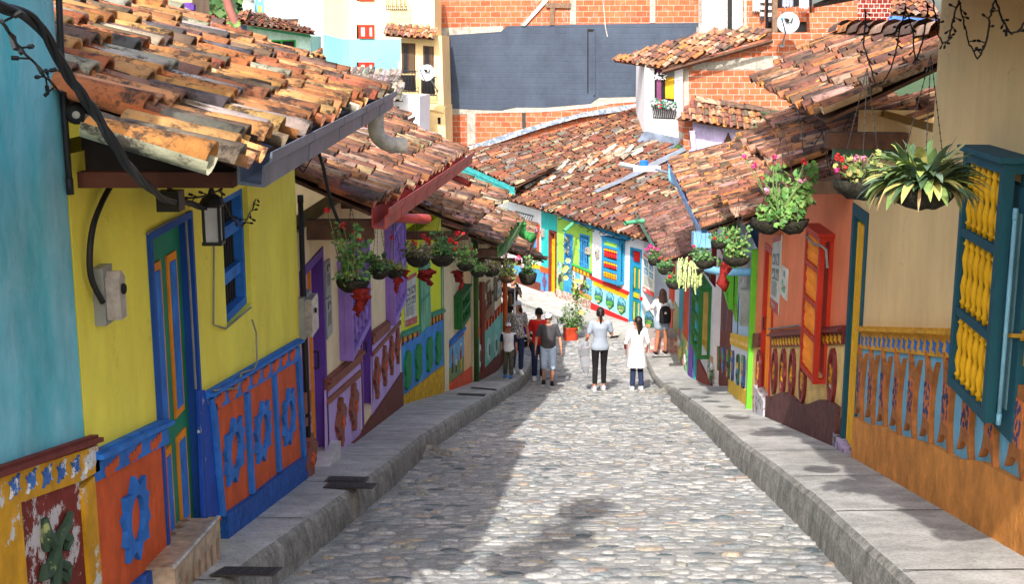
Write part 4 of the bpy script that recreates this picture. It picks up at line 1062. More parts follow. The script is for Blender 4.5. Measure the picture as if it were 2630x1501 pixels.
for q in range(n):
    x0,x1=lerp(0,door[0]-.08,q/n),lerp(0,door[0]-.08,(q+1)/n)
    wv=lambda t:pt(t)+.02*math.sin(t*7)
    w.band(mb,x0,x1,wv(x0),wv(x1),pt(x0)-1.,pt(x1)-1.2,0,.055)
mb.build('plinth',ORP,h)
mb=MB();w.rect(mb,door[0]-.06,door[1]+.1,door[2]-.9,door[2]+.02,-.15,.06);mb.build('doorstep',paint('lilac_step',srgb(190,170,205),chip=.3,chipcol=(.08,.09,.05)),h)
ex=1.9
E0=V((1.68,3.1,.28));E1=V((2.02,8.6,.24));q1=Plane(E0,E1,E0+V((1,-.05,.42)))
tiles(q1,[(0,0),(q1.L,0),(q1.L,3),(0,3)],h,'right',.2,.34,55,6,1.4)
light_string('light_string',[atY('M',1065,-30,7.6),atY('M',1080,100,7.6),atY('M',1100,260,7.5),atY('M',1140,320,7.4),atY('M',1185,300,7.2),atY('M',1215,150,7.),atY('M',1260,0,6.8),atY('M',1300,180,6.7),atY('M',1340,330,6.6),atY('M',1405,440,6.5),atY('M',1470,300,6.3),atY('M',1490,130,6.2),atY('M',1530,0,6.1),atY('M',1590,150,6.),atY('M',1650,250,5.9),atY('M',1700,240,5.8),atY('M',1760,140,5.7)],'zigzag string of unlit icicle lights on the upper beige wall at the right edge',4,.005,.045,14)
# ---- orange house
ORW=paint('orange_plaster',srgb(242,134,88),var=.08,scale=1.2,stain=.15,bump=.12,bs=8)
REDP=paint('red_gloss_paint',srgb(188,50,30),var=.15,stain=.15,bump=.1,rough=.5)
AMB=paint('amber_baluster_paint',srgb(232,140,50),var=.15,stain=.1,bump=.1)
CRB=paint('pale_ochre_panel',srgb(232,196,120),var=.15,scale=5,stain=.25,bump=.3)
MRR=paint('maroon_brown_roughcast',srgb(106,66,62),var=.35,scale=10,stain=.35,bump=1,bs=28,bd=.03)
MRG=paint('maroon_gloss',srgb(128,48,46),var=.3,scale=12,stain=.3,bump=.4,rough=.45)
h=house('orange_house','orange house on the right with red framed amber window and maroon ovals',R2);w=R2
dr=(w.hit('L',752,500)[0],w.hit('L',690,500)[0],w.hit('L',725,965)[1],w.hit('L',752,90)[1])
shell(w,h,ORW,[dr],-1.3,-1.9,depth=.2,back=3)
dooropen(w,h,'L',dr,REDP,AMB,AMB,depth=.04,nst=3,fw=.08)
gA,gB=w.hit('L',1000,450,.13)[0],w.hit('L',922,450,.13)[0]
grille(w,h,min(gA,gB)-.05,max(gA,gB),w.hit('L',1005,895,.13)[1],w.hit('L',1030,20,.13)[1],.14,REDP,AMB,(.29,.52,.76)[:3],8,rw=.055,br=.02,far_n=6,back=REDP)
mt=lambda al:zl(al,'L',(1165,530),(740,568));mbd=lambda al:zl(al,'L',(1165,640),(740,655));pt=lambda al:zl(al,'L',(1150,1000),(680,905))
mb=MB();x0,x1=.0,dr[0]-.05
for q0,q1_,oo in((0,.03,.05),(.03,.06,.08)):bandf(mb,x0,x1,lambda t:mt(t)-q0,lambda t:mt(t)-q1_,0,oo)
bandf(mb,x0,x1,lambda t:mt(t)-.06,mbd,0,.03);bandf(mb,dr[1]+.05,w.L,lambda t:mt(t),mbd,0,.03)
mb.m=1
al=.12
while al<x1-.08:
    poly_rel(w,mb,al,(mt(al)-.06+mbd(al))/2,HOUR,.12,(mt(al)-.06-mbd(al))*.6,.03,.036);al+=.17
mb.build('moulding',[MRG,YEB],h)
mb=MB();bandf(mb,0,x1,mbd,lambda t:pt(t)-.1,0,.012);bandf(mb,dr[1]+.05,w.L,mbd,lambda t:pt(t)-.1,0,.012);mb.build('base_panel',CRB,h)
for x,y,hh in((1107,825,350),(937,850,270),(875,805,300),(822,800,290),(773,795,280),(682,790,260)):
    c=w.hit('L',x,y);H=w.hit('L',x,y-hh/2)[1]-w.hit('L',x,y+hh/2)[1]
    mb=MB();W_=.30
    o_=[w.P(c[0]+x_*W_,c[1]+y_*H,.012) for x_,y_ in OVAL];i_=[w.P(c[0]+x_*W_*.66,c[1]+y_*H*.84,.012) for x_,y_ in OVAL];mb.ring(o_,i_,w.n*.035)
    poly_rel(w,mb,c[0],c[1],[(-.5,-.5),(.5,-.5),(.5,.5),(-.5,.5)],.14,H*.42,.012,.04);mb.m=1;rr=random.Random(x)
    for q in range(14):poly_rel(w,mb,c[0]+rr.uniform(-.05,.05),c[1]+rr.uniform(-.18,.18)*H,[(-.5,0),(0,.5),(.5,0),(0,-.5)],.02,.05,.04,.046)
    mb.build('oval_relief',[MRG,YEO],h)
mb=MB();n=16
for q in range(n):
    x0_,x1_=lerp(0,x1+.02,q/n),lerp(0,x1+.02,(q+1)/n);wv=lambda t:pt(t)+.05*math.sin(t*3.1);w.band(mb,x0_,x1_,wv(x0_),wv(x1_),pt(x0_)-1.6,pt(x1_)-1.6,0,.06)
mb.build('plinth',MRR,h)
mb=MB();w.rect(mb,dr[0],dr[1],dr[2]-1.2,dr[2]+.02,-.1,.08);mb.build('doorstep',paint('white_worn_step',srgb(190,190,195),chip=.3,chipcol=(.2,.1,.1)),h)
sign(w,'L',[(752,20),(800,0),(796,480),(750,430)],'tall information board between the red door and the amber window','info')
sign(w,'L',[(806,178),(840,205),(838,392),(806,352)],'small curved edged picture plaque on the orange wall','photo',name='picture_plaque',cat='plaque')
mb=MB()
pp=[w.hit('L',x,y) for x,y in((740,565),(800,560),(860,552),(918,546))];mb.tube([w.P(a,z+.03,.03) for a,z in pp],.012,5);mb.build('surface_wire',GREY,h);mb=MB()
pp=[w.hit('L',x,y,.15) for x,y in((940,10),(985,60),(1030,70),(1060,95),(1068,200))];mb.tube([w.P(a,z,.155) for a,z in pp],.012,5);mb.build('surface_wire',GREY,h)
# roofs: upper (abuts beige house), two lower steps
E0=V((2.29,9.2,-.575));E1=V((2.78,14.2,-.48));q2=Plane(E0,E1,E0+V((1,-.09,.5)))
tiles(q2,[(0,0),(q2.L,0),q2.hit('P',2086,127),q2.hit('P',2154,90),q2.hit('P',2420,104),(0,q2.hit('P',2420,104)[1])],h,'right',.2,.36,61,7,1.5)
ridge(h,q2.P(*q2.hit('P',2430,108),.04),q2.P(*q2.hit('P',2154,92),.04),'right',.1)
mb=MB();mb.hexa([(2.35,9.28,-.8),(3.1,9.2,-.8),(3.1,9.34,-.8),(2.35,9.42,-.8)],[(2.35,9.28,-.68),(3.1,9.2,-.68),(3.1,9.34,-.68),(2.35,9.42,-.68)]);mb.build('eave_beam',WOOD,h)
mb=MB();mb.hexa([(2.45,9.5,-.9),(3.1,9.44,-.9),(3.1,9.5,-.9),(2.45,9.56,-.9)],[(2.45,9.5,-.8),(3.1,9.44,-.8),(3.1,9.5,-.8),(2.45,9.56,-.8)]);mb.build('fascia',pn('green_fascia',96,128,104),h)
E0=V((2.42,11.3,-1.2));E1=V((2.7,14.4,-1.2));q3=Plane(E0,E1,E0+V((1,-.09,.42)))
tiles(q3,[(0,0),(q3.L,0),q3.hit('P',1965,330),q3.hit('P',2030,280),(0,1.8)],h,'right',.2,.36,62,7,1.5,name='middle_roof')
mb=MB();mb.box((2.82,11.4,-1.33),.75,.1,.12);mb.build('eave_beam',WOODL,h)
E0=V((2.66,14.3,-2.08));E1=V((2.85,16.9,-2.08));q4=Plane(E0,E1,E0+V((1,-.09,.42)))
tiles(q4,[(0,0),(q4.L,0),q4.hit('P',1895,372),q4.hit('P',1962,330),(0,1.9)],h,'right',.2,.36,63,6,1.5,name='lower_roof')
# ---- light blue house
PBL=paint('pale_blue_plaster',srgb(182,208,226),var=.08,scale=1.5,stain=.12,bump=.1)
LGN=paint('lime_green_paint',srgb(104,190,48),var=.1,stain=.1,bump=.1)
YPL=paint('yellow_plinth',srgb(236,190,50),var=.15,stain=.2,bump=.3)
WHP=paint('white_plaster',srgb(226,228,232),var=.06,scale=1.5,stain=.12,bump=.1)
RH=house('light_blue_house','pale blue house on the right with lime green posts, below the long blue gutter',R3);h=RH;w=R3
shell(w,h,PBL,[],-2.75,depth=.2,back=3)
mb=MB();w.rect(mb,.0,.14,-6,-2.75,0,.08);mb.build('corner_post',LGN,h)
w_=lambda x:w.hit('L',x,600)[0]
mt=lambda al:zl(al,'L',(645,605),(430,552));mbd=lambda al:zl(al,'L',(645,690),(430,605));pt=lambda al:zl(al,'L',(640,925),(430,790));pb=lambda al:zl(al,'L',(640,1005),(430,850))
mb=MB();bandf(mb,.14,w.L,mt,mbd,0,.03);mb.m=1
for i in range(22):al=.25+i*.19;w.rect(mb,al,al+.06,mbd(al)+.06,mt(al)-.1,.03,.04)
mb.build('painted_band',[YPL,CRB],h)
mb=MB();bandf(mb,.14,w.L,mbd,lambda t:pt(t)-.05,0,.012);mb.build('base_panel',WHP,h)
mb=MB();bandf(mb,.14,w.L,pt,lambda t:pb(t)-.4,0,.04);mb.build('plinth',YPL,h)
FG=attrmat('figure_paint',rough=.6,var=.35,scale=14,bump=.2);rr=random.Random(9)
for i,(x,y,hh) in enumerate([(626,812,205),(592,795,205),(560,780,190),(529,757,185),(502,745,175),(474,730,170),(446,718,155)]):
    mb=MB();c=w.hit('L',x,y);H=w.hit('L',x,y-hh/2)[1]-w.hit('L',x,y+hh/2)[1];mb.col=(.05,.14,.05) if i%2==0 else (.04,.08,.2)
    poly_rel(w,mb,c[0],c[1],BL,.4,H,.012,.04)
    for q in range(5):
        mb.col=rr.choice([(.5,.3,.05),(.06,.2,.42),(.4,.12,.04),(.03,.03,.03),(.3,.15,.08),(.15,.3,.1)]);poly_rel(w,mb,c[0]+rr.uniform(-.05,.05),c[1]+(q/5-.42)*H,[(-.5,-.5),(.5,-.5),(.35,.5),(-.35,.5)],rr.uniform(.1,.24),H*.2,.04,.05+.003*q)
    mb.build('figure_relief',FG,h)
a=(w.hit('L',550,300)[0],w.hit('L',508,300)[0]);
grille(w,h,min(a),max(a),w.hit('L',545,440)[1],-3.0,.14,LGN,LGN,(.5,),3,rw=.07,br=.03,far_n=6)
mb=MB();rr=random.Random(3)
cc=[(455,130,[(.55,.5,.05)]),(480,230,0),(505,320,0),(530,400,0),(548,450,0)]
for i in range(16):
    t=i/15;x,y=lerp(440,552,t),lerp(130,460,t**.9);c=w.hit('L',x,y);poly_rel(w,mb,c[0],c[1],FLW,.28,.22,.02,.04+.001*i)
mb.build('leaf_garland',paint('parrot_green_paint',srgb(120,180,60),var=.4,scale=8,bump=.2),h)
sign(w,'L',[(570,170),(622,130),(620,440),(568,360)],'grey mosaic slab hanging on the pale blue wall','stone',.05,METER,'mosaic_slab','slab')
mb=MB()
for x in(462,488,515,552):
    c=w.hit('L',x,500);w.rect(mb,c[0]-.01,c[0]+.01,mt(c[0]),-3.2,.0,.015)
mb.build('board_joint',pn('blue_joint',90,110,130),h)
mb=MB();c=w.hit('L',640,230);w.rect(mb,c[0]-.1,c[0]+.12,-3.9,-3.4,.02,.16);tag(mb.build('meter_box',METER),'grey meter box at the lime green corner post','meter box')
# long blue gutter roof over light blue and white houses
E0=V((2.66,16.8,-2.56));E1=V((3.39,26.6,-2.56));q5=Plane(E0,E1,E0+V((1,-.07,.40)))
tiles(q5,[(0,0),(q5.L,0),q5.hit('P',1804,393),q5.hit('P',1890,369),q5.hit('P',1960,360),(0,1.6)],h,'right',.19,.36,71,6,1.3)
BGU=pn('blue_gutter',120,165,215,rough=.45)
gutter(h,E0,E1,(-1,.07,0),BGU,.15,.07)
b0=E0+V((-.07,.05,-.1))
LBP=pn('light_blue_pipe',130,190,230,rough=.4)
mb=MB();mb.box(b0+V((0,0,-.03)),.24,.2,.2);mb.build('gutter_box',LBP,h)
pipe(h,[b0+V((0,0,-.1)),b0+V((0,0,-.42)),b0+V((.32,.1,-.5)),b0+V((.75,.1,-.5))],.055,LBP,'downpipe',12)
pipe(h,[E1+V((-.1,-.9,0)),E1+V((-.12,-.9,-.3)),E1+V((.1,-1.0,-.42))],.06,LBP,'downpipe',10)
# ---- white house
h=house('white_house','white house on the right with dark red door and animal scene on its base',R4);w=R4
dr=(.03,w.hit('L',385,600)[0],w.hit('L',400,850)[1],-3.9)
shell(w,h,WHP,[dr],-3.3,depth=.2,back=3)
dooropen(w,h,'L',dr,paint('dark_red_paint',srgb(112,30,26),var=.15),MAR,None,depth=.12,fw=.07)
mt=lambda al:zl(al,'L',(383,670),(272,490));pt=lambda al:zl(al,'L',(370,835),(215,640))
mb=MB();bandf(mb,dr[1]+.05,w.L,mt,lambda t:mt(t)-.12,0,.05);mb.build('moulding',pn('tan_rail',190,160,120),h)
mb=MB();mb.col=(.25,.32,.22);bandf(mb,dr[1]+.05,w.L,lambda t:mt(t)-.12,lambda t:pt(t)-.1,0,.014);rr=random.Random(21)
for i in range(40):
    al=rr.uniform(dr[1]+.15,w.L-.1);z=lerp(pt(al)+.05,mt(al)-.2,rr.random());mb.col=rr.choice([(.1,.2,.08),(.5,.5,.5),(.35,.3,.12),(.2,.3,.4),(.06,.08,.1),(.45,.38,.2),(.3,.12,.08)])
    poly_rel(w,mb,al,z,rr.choice([OVAL,BL,CROSS]),rr.uniform(.15,.4),rr.uniform(.15,.45),.014,.03+i*.001)
mb.build('animal_mural',FG,h)
mb=MB();bandf(mb,dr[1]+.03,w.L,pt,lambda t:pt(t)-1.4,0,.04);mb.build('plinth',paint('red_roughcast',srgb(140,50,42),var=.3,bump=.9,bs=26,bd=.03),h)
sign(w,'L',[(320,235),(346,270),(344,590),(320,540)],'tall pale poster with red border on the white house','info',.02,seed=6)
sign(w,'L',[(363,215),(380,240),(380,470),(364,440)],'narrow plate with numerals beside the dark red door','slots',.02,WHP,'narrow_plate','sign')
mb=MB();c=w.hit('L',362,400);mb.lathe(w.P(c[0],c[1],.02),[(.22,0),(.22,.03),(.17,.04),(.16,.02),(.02,.02)],20,w.n);tag(mb.build('round_plate',[IRON]),'round black rimmed plate on the white wall left of the dark red door','wall plate')
# ---- last right house
RED2=pn('orange_red_paint',222,80,40)
TQ=pn('turquoise_paint',60,165,175)
h=house('far_right_house','turquoise and orange red trimmed house ending the right row under the green gutter',R5);w=R5
shell(w,h,WHP,[],-4.9,depth=.2,back=3)
fr_=lambda al,z:lerp(Gz(24.6),Gz(32.6),al/w.L)+z
mb=MB();w.rect(mb,2.1,3.5,-7.9,-5.,0.,.08);mb.build('door_surround',TQ,h)
mb=MB();w.rect(mb,2.4,3.2,-7.8,-5.3,.08,.1);mb.build('door',PUR,h)
mb=MB();w.rect(mb,3.5,5.,-7.9,-5.,0.,.03);mb.build('panel',RED2,h)
mb=MB();w.rect(mb,5.,5.9,-8.,-5.3,0.,.04);mb.build('door_panel',TQ,h)
mb=MB();w.rect(mb,7.3,w.L,-8.,-4.9,0.,.05);mb.build('corner_panel',RED2,h)
grille(w,h,.35,1.7,-6.5,-5.,.25,GW,YEB,(.25,.5,.75),0,rw=.08,back=YEB)
mb=MB();mb.col=(.35,.3,.1);w.rect(mb,5.9,7.3,-8.2,-6.7,0,.03);w.rect(mb,3.5,5,-8.2,-7.,.03,.06)
rr=random.Random(8)
for i in range(26):
    al=rr.uniform(3.6,7.2);mb.col=rr.choice([(.1,.25,.1),(.5,.4,.1),(.1,.3,.4),(.4,.1,.08),(.5,.5,.45)]);poly_rel(w,mb,al,rr.uniform(-7.9,-7.1),rr.choice([OVAL,BL]),.25,.3,.03,.065+i*.001)
mb.build('base_mural',FG,h)
mb=MB();w.rect(mb,0,2.1,-8.3,-6.9,0,.04);mb.build('plinth',paint('red_roughcast',srgb(140,50,42)),h)
E0=V((3.29,25.9,-4.64));E1=V((3.46,34.,-4.64));q6=Plane(E0,E1,E0+V((1,-.02,.40)))
tiles(q6,[(0,0),(q6.L,0),(q6.L-2.6,2.9),(0,2.9)],h,'pink',.19,.36,81,5,1.2)
GGU=pn('green_gutter',110,160,140,rough=.45);gutter(h,E0,E1,(-1,.02,0),GGU,.15,.07)
mb=MB();mb.box(E0+V((-.05,-.02,-.1)),.3,.14,.2);mb.build('gutter_end',pn('bright_green_cap',40,165,90),h)
pipe(h,[atY('G',1640,792,30.6),atY('G',1475,812,30.2)],.05,pn('mint_pipe',100,190,140),'spout',10,True)
# tiled doorstep
mb=MB();rr=random.Random(2);TS=attrmat('rose_tile',rough=.4,bump=.05)
for (x0,x1,y0,y1,z0,z1) in((2.95,3.55,30.9,31.5,-8.0,-7.62),(3.5,4.25,30.7,31.8,-8.0,-7.42)):
    mb.col=(.35,.3,.27);mb.hexa([(x0,y0,z0),(x1,y0,z0),(x1,y1,z0),(x0,y1,z0)],[(x0,y0,z1),(x1,y0,z1),(x1,y1,z1),(x0,y1,z1)])
    n=int((x1-x0)/.1)
    for i in range(n):
        for j in range(int((z1-z0)/.1)):
            mb.col=rr.choice([(.5,.3,.27),(.42,.2,.18),(.55,.45,.4),(.36,.14,.14)])
            a=x0+i*.1+.01;z=z1-j*.1-.01;mb.face((a,y0-.004,z),(a+.085,y0-.004,z),(a+.085,y0-.004,z-.085),(a,y0-.004,z-.085))
tag(mb.build('tiled_doorstep',TS),'two rose tiled steps in front of the last right doorway','doorstep')
# kerb stones lumps at the pavement step
for nm,k,x,y,up,lb in(('rubble_patch','I',1850,1300,0,'broken lump of concrete at the foot of the right kerb step'),('rubble_patch','R',290,585,0,'crumbled stones against the left kerb')):
    d=ray(k,x,y);lo,hi=3.,50.
    for _ in range(50):
        m=(lo+hi)/2
        if d.z/d.y*m>Gz(m):lo=m
        else:hi=m
    c=d*(m/d.y);mb=MB();rr=random.Random(x)
    for i in range(14):
        mb.ell(c+V((rr.uniform(-.28,.22),rr.uniform(-.2,.2),.02)),rr.uniform(.05,.14),rr.uniform(.05,.12),rr.uniform(.03,.08),7,5)
    tag(mb.build(nm,KERBM,smooth=True),lb,'rubble')
# ================================================================ the row facing up the street
w=FW
WHF=paint('bright_white_plaster',srgb(232,233,236),var=.04,scale=1.5,stain=.08,bump=.1)
TQP=paint('turquoise_plaster',srgb(45,180,175),var=.08,stain=.12,bump=.1)
LMP=paint('apple_green_plaster',srgb(158,205,78),var=.08,stain=.12,bump=.1)
AQP=paint('aqua_panel',srgb(150,222,230),var=.08,stain=.1,bump=.15)
RDP=paint('bright_red_paint',srgb(205,34,32),var=.12,stain=.15,bump=.15)
CBL=paint('cerulean_paint',srgb(40,140,185),var=.12,stain=.12,bump=.1)
SBL=paint('azure_plaster',srgb(70,150,220),var=.1,stain=.1,bump=.1)
BASE=-8.0;g='facing row of houses at the foot of the street'
class Sub:
    """a stretch of a long facade line"""
    pass
def sub(a0,a1):
    p=w.P(a0,0);q=w.P(a1,0);s=Wall((p.x,p.y),(q.x,q.y),True);return s
sH=lambda x,y=700:w.hit('H',x,y)[0]
bounds=[0.15,sH(1255,700),sH(838,500),sH(648,500),sH(-250,560),15.6]
S=[sub(bounds[i]+.003,bounds[i+1]) for i in range(5)]
# F4: white house with hexagon pictures
s=S[0];h=house('hexagon_house','white facing house with aqua base of hexagonal landscape pictures and red window',s,group=g)
dr=(s.hit('H',1845,800)[0],s.hit('H',1705,800)[0],BASE+.05,s.hit('H',1720,380)[1]-.03)
shell(s,h,WHF,[dr],-5.2,depth=.2,back=3)
d=dooropen(s,h,'H',dr,CBL,CBL,None,depth=.08,fw=.07)
mb=MB();mb2=MB()
a0,a1=dr[0]+.1,dr[1]-.1;am=(a0+a1)/2;Hh=dr[3]-dr[2]
for p,q in((a0,am-.03),(am+.03,a1)):
    for z0,z1 in((.02,.3),(.45,.75)):
        s.rect(mb,p,q,dr[2]+Hh*z0,dr[2]+Hh*z1,-.08,-.05);s.rect(mb2,p+.06,q-.06,dr[2]+Hh*z0+.05,dr[2]+Hh*z1-.05,-.05,-.04)
s.rect(mb,a0,a1,dr[2]+Hh*.33,dr[2]+Hh*.42,-.08,-.05);s.rect(mb2,a0+.05,a1-.05,dr[2]+Hh*.345,dr[2]+Hh*.405,-.05,-.04)
mb.build('panel_edge',GRN,d);mb2.build('panel',YEB,d)
for i in range(6):
    mb=MB();al=lerp(a0+.03,a1-.03,i/5);baluster_mesh(mb,s.P(al,dr[2]+Hh*.82,-.06),s.P(al,dr[3]-.1,-.06),.035,6);mb.build('transom_baluster',RDP,d,True)
gA=s.hit('H',1360,500,.24)[0];gB=s.hit('H',1565,500,.24)[0]
zt_=s.hit('H',1480,300,.2)[1];zb_=s.hit('H',1480,820,.2)[1]
win=grille(s,h,min(gA,gB),max(gA,gB),zb_,zt_,.22,CBL,RDP,(.26,.5,.8),0,rw=.09,back=DARK)
mb=MB();s.rect(mb,min(gA,gB)+.09,max(gA,gB)-.09,lerp(zb_,zt_,.8)+.04,zt_-.09,.16,.18);mb.build('fretwork_panel',LMP,win)
for lo,hi,mt_ in((.02,.26,ORL),(.26,.5,RDP),(.5,.8,RDP)):
    for i in range(6):
        mb=MB();al=lerp(min(gA,gB)+.14,max(gA,gB)-.14,i/5);mb.m=0;baluster_mesh(mb,s.P(al,lerp(zb_,zt_,lo)+.08,.18),s.P(al,lerp(zb_,zt_,hi)-.03,.18),.045,6)
        mb.m=1;mb.lathe(s.P(al,lerp(zb_,zt_,hi)-.12,.18),[(.035,0),(.05,.03),(.035,.06)],6);mb.build('baluster',[mt_,YEB],win,True)
mtw=lambda al:zl(al,'H',(1700,925),(1255,740));
def mtw(al):
    m,n_=s.hit('H',1700,925),s.hit('H',1255,740);return m[1]+(n_[1]-m[1])*(al-m[0])/(n_[0]-m[0])
def ptw(al):
    m,n_=s.hit('H',1695,1255),s.hit('H',1255,1055);return m[1]+(n_[1]-m[1])*(al-m[0])/(n_[0]-m[0])
for x0,x1 in((0,dr[0]-.02),(dr[1]+.02,s.L)):
    mb=MB();bandf(mb,x0,x1,mtw,lambda t:mtw(t)-.09,0,.06) if 0 else s.band(mb,x0,x1,mtw(x0),mtw(x1),mtw(x0)-.09,mtw(x1)-.09,0,.06);mb.build('red_rail',RDP,h)
    mb=MB();s.band(mb,x0,x1,mtw(x0)-.09,mtw(x1)-.09,BASE-.3,BASE-.3,0,.012);mb.build('base_panel',AQP,h)
mb=MB();al=.05
while al<s.L-.05:
    if not(dr[0]-.05<al<dr[1]+.05):
        s.prism(mb,[(al-.04,mtw(al)-.09),(al+.04,mtw(al)-.09),(al+.03,mtw(al)-.22),(al,mtw(al)-.26),(al-.03,mtw(al)-.22)],.012,.04)
    al+=.105
mb.m=0
for x0,x1 in((0,dr[0]-.02),(dr[1]+.02,s.L)):s.band(mb,x0,x1,mtw(x0)-.088,mtw(x1)-.088,mtw(x0)-.115,mtw(x1)-.115,.012,.034)
mb.build('fringe',YEB,h)
mb=MB();x0=dr[1]+.02;s.band(mb,x0,s.L,ptw(x0),ptw(s.L),BASE-.4,BASE-.4,0,.03);mb.build('plinth',RDP,h)
HEX=[(math.cos(a),math.sin(a)) for a in [math.pi/6+i*math.pi/3 for i in range(6)]]
for (x,y,sd) in((1340,968,1),(1475,1030,2),(1613,1092,3),(1942,1258,4)):
    c=s.hit('H',x,y);mb=MB();rr=random.Random(sd)
    P=lambda k,dx=0,dz=0:[(c[0]+px_*k*.25+dx,c[1]+py_*k*.28+dz) for px_,py_ in HEX]
    mb.col=(.03,.12,.05);s.prism(mb,P(1.),.012,.03)
    mb.col=(.15,.42,.6);q=P(.93);s.prism(mb,[q[0],q[1],q[2],(q[2][0],c[1]+.02),(q[0][0],c[1]+.02)],.03,.034)
    mb.col=(.05,.17,.2);s.prism(mb,[(q[2][0],c[1]),(c[0]-.1,c[1]+.12),(c[0],c[1]+.05),(c[0]+.13,c[1]+.14),(q[0][0],c[1])],.034,.038)
    for i in range(5):
        mb.col=rr.choice([(.08,.3,.06),(.2,.35,.08),(.04,.2,.06),(.45,.38,.2) if sd!=4 else (.5,.25,.08)]);zz=c[1]-.04-i*.035
        s.prism(mb,[(c[0]-.2+i*.03,zz-.03),(c[0]+.2-i*.03,zz-.05),(c[0]+.1,zz+.02),(c[0]-.12,zz+.03)],.038+i*.002,.042+i*.002)
    mb.build('landscape_relief',FG,h)
class _S:pass
sg=sign(s,'H',[(1870,460),(2010,600),(2005,990),(1868,920)],'white information board with red borders beside the yellow panelled door','water')
meterbox(s,'H',1320,415,1348,530,'small grey meter box left of the red balustered window')
# F3: green house
s=S[1];h=house('green_house','apple green facing house with azure door and barred window above a dark red panel',s,group=g)
dr=(s.hit('H',1025,700)[0],s.hit('H',922,700)[0],BASE+.12,s.hit('H',925,222)[1])
wn=(s.hit('H',1225,450)[0],s.hit('H',1112,450)[0],s.hit('H',1170,640)[1],s.hit('H',1170,245)[1])
shell(s,h,LMP,[dr,wn],-5.12,depth=.2,back=3)
AZ=pn('azure_paint',60,150,210);dooropen(s,h,'H',dr,AZ,AZ,None,depth=.12,fw=.05)
win=empty('window',s.P((wn[0]+wn[1])/2,wn[2],0));win.parent=h;win.location=WL[win.name]-WL[h.name]
framed(s,wn,win,AZ,-.2,.02,.05)
mb=MB();s.rect(mb,wn[0],wn[1],wn[2],wn[3],-.19,-.18);mb.build('pane',GLASS,win)
mb=MB()
for i in range(5):al=lerp(wn[0]+.08,wn[1]-.08,i/4);mb.tube([s.P(al,wn[2]+.04,.05),s.P(al,wn[3]-.04,.05)],.013,5)
for t in(.15,.5,.85):mb.tube([s.P(wn[0],lerp(wn[2],wn[3],t),.05),s.P(wn[1],lerp(wn[2],wn[3],t),.05)],.013,5)
mb.build('bars',AZ,win)
mb=MB();s.prism(mb,[s.hit('H',*q) for q in[(1020,585),(1260,690),(1260,708),(1020,605)]],0,.05);mb.build('green_rail',pn('mid_green_rail',60,170,80),h)
mb=MB();s.prism(mb,[s.hit('H',*q) for q in[(1022,610),(1258,715),(1258,770),(1022,665)]],0,.03);mb.m=1
for i in range(5):
    c=s.hit('H',1055+i*41,652+i*18.5);poly_rel(s,mb,c[0],c[1],FLW,.16,.12,.03,.04)
mb.build('painted_band',[MAR,YEB],h)
mb=MB();mb.col=(.55,.52,.45);s.prism(mb,[s.hit('H',*q) for q in[(1022,665),(1258,770),(1258,1000),(1022,880)]],0,.012)
for q,cc in(([(1060,690),(1120,715),(1120,850),(1060,830)],(.12,.4,.6)),([(1160,735),(1190,745),(1190,1000),(1150,960)],(.1,.03,.02)),([(1190,760),(1258,790),(1258,1000),(1195,980)],(.1,.35,.55)),([(1022,860),(1258,980),(1258,1030),(1022,910)],(.4,.28,.05)),([(1120,820),(1150,840),(1150,960),(1120,940)],(.5,.06,.04)),([(1150,870),(1200,900),(1205,960),(1155,930)],(.15,.3,.6))):
    mb.col=cc;s.prism(mb,[s.hit('H',*p) for p in q],.012,.018+.003*len(mb.v)/8/6)
mb.build('mural',FG,h)
mb=MB();mb.col=(.15,.22,.08);s.prism(mb,[s.hit('H',*q) for q in[(850,560),(918,590),(918,980),(850,950)]],0,.012)
for x,y,cc in((880,640,(.3,.5,.6)),(880,790,(.04,.04,.04)),(870,900,(.5,.35,.1)),(895,880,(.1,.3,.08)),(865,700,(.5,.4,.2))):
    c=s.hit('H',x,y);mb.col=cc;poly_rel(s,mb,c[0],c[1],OVAL,.2,.4,.012,.02+.002*(x%7))
mb.build('mural',FG,h)
mb=MB();s.rect(mb,0,s.L,BASE-.3,BASE+.28,0,.04);mb.build('stone_plinth',paint('speckled_plinth',srgb(170,130,115),var=.5,scale=14,chip=.4,chipcol=(.5,.45,.4),bump=.4),h)
s.t
sign(s,'H',[(1065,270),(1092,280),(1092,420),(1065,410)],'small grey slotted plate between azure door and window','slots',.02,LMP,'notice_plate','sign')
meterbox(s,'H',1198,385,1248,490,'meter box over the right side of the barred azure window')
c=s.P(*s.hit('H',985,375),.08);wr_=empty('wreath',c+V((0,0,-.2)),'dark silvery wreath hanging on the azure door','wreath')
mb=MB();rr=random.Random(4)
for i in range(90):
    a=rr.uniform(0,6.28);R_=rr.uniform(.11,.19);p=c+s.t*math.cos(a)*R_*.8+V((0,0,math.sin(a)*R_*1.5))+s.n*rr.uniform(-.03,.05);mb.col=rr.choice([(.03,.07,.03),(.3,.3,.25),(.1,.1,.08)])
    mb.ell(p,.02,.02,.03,5,4)
mb.build('leaves',attrmat('wreath_colours'),wr_)
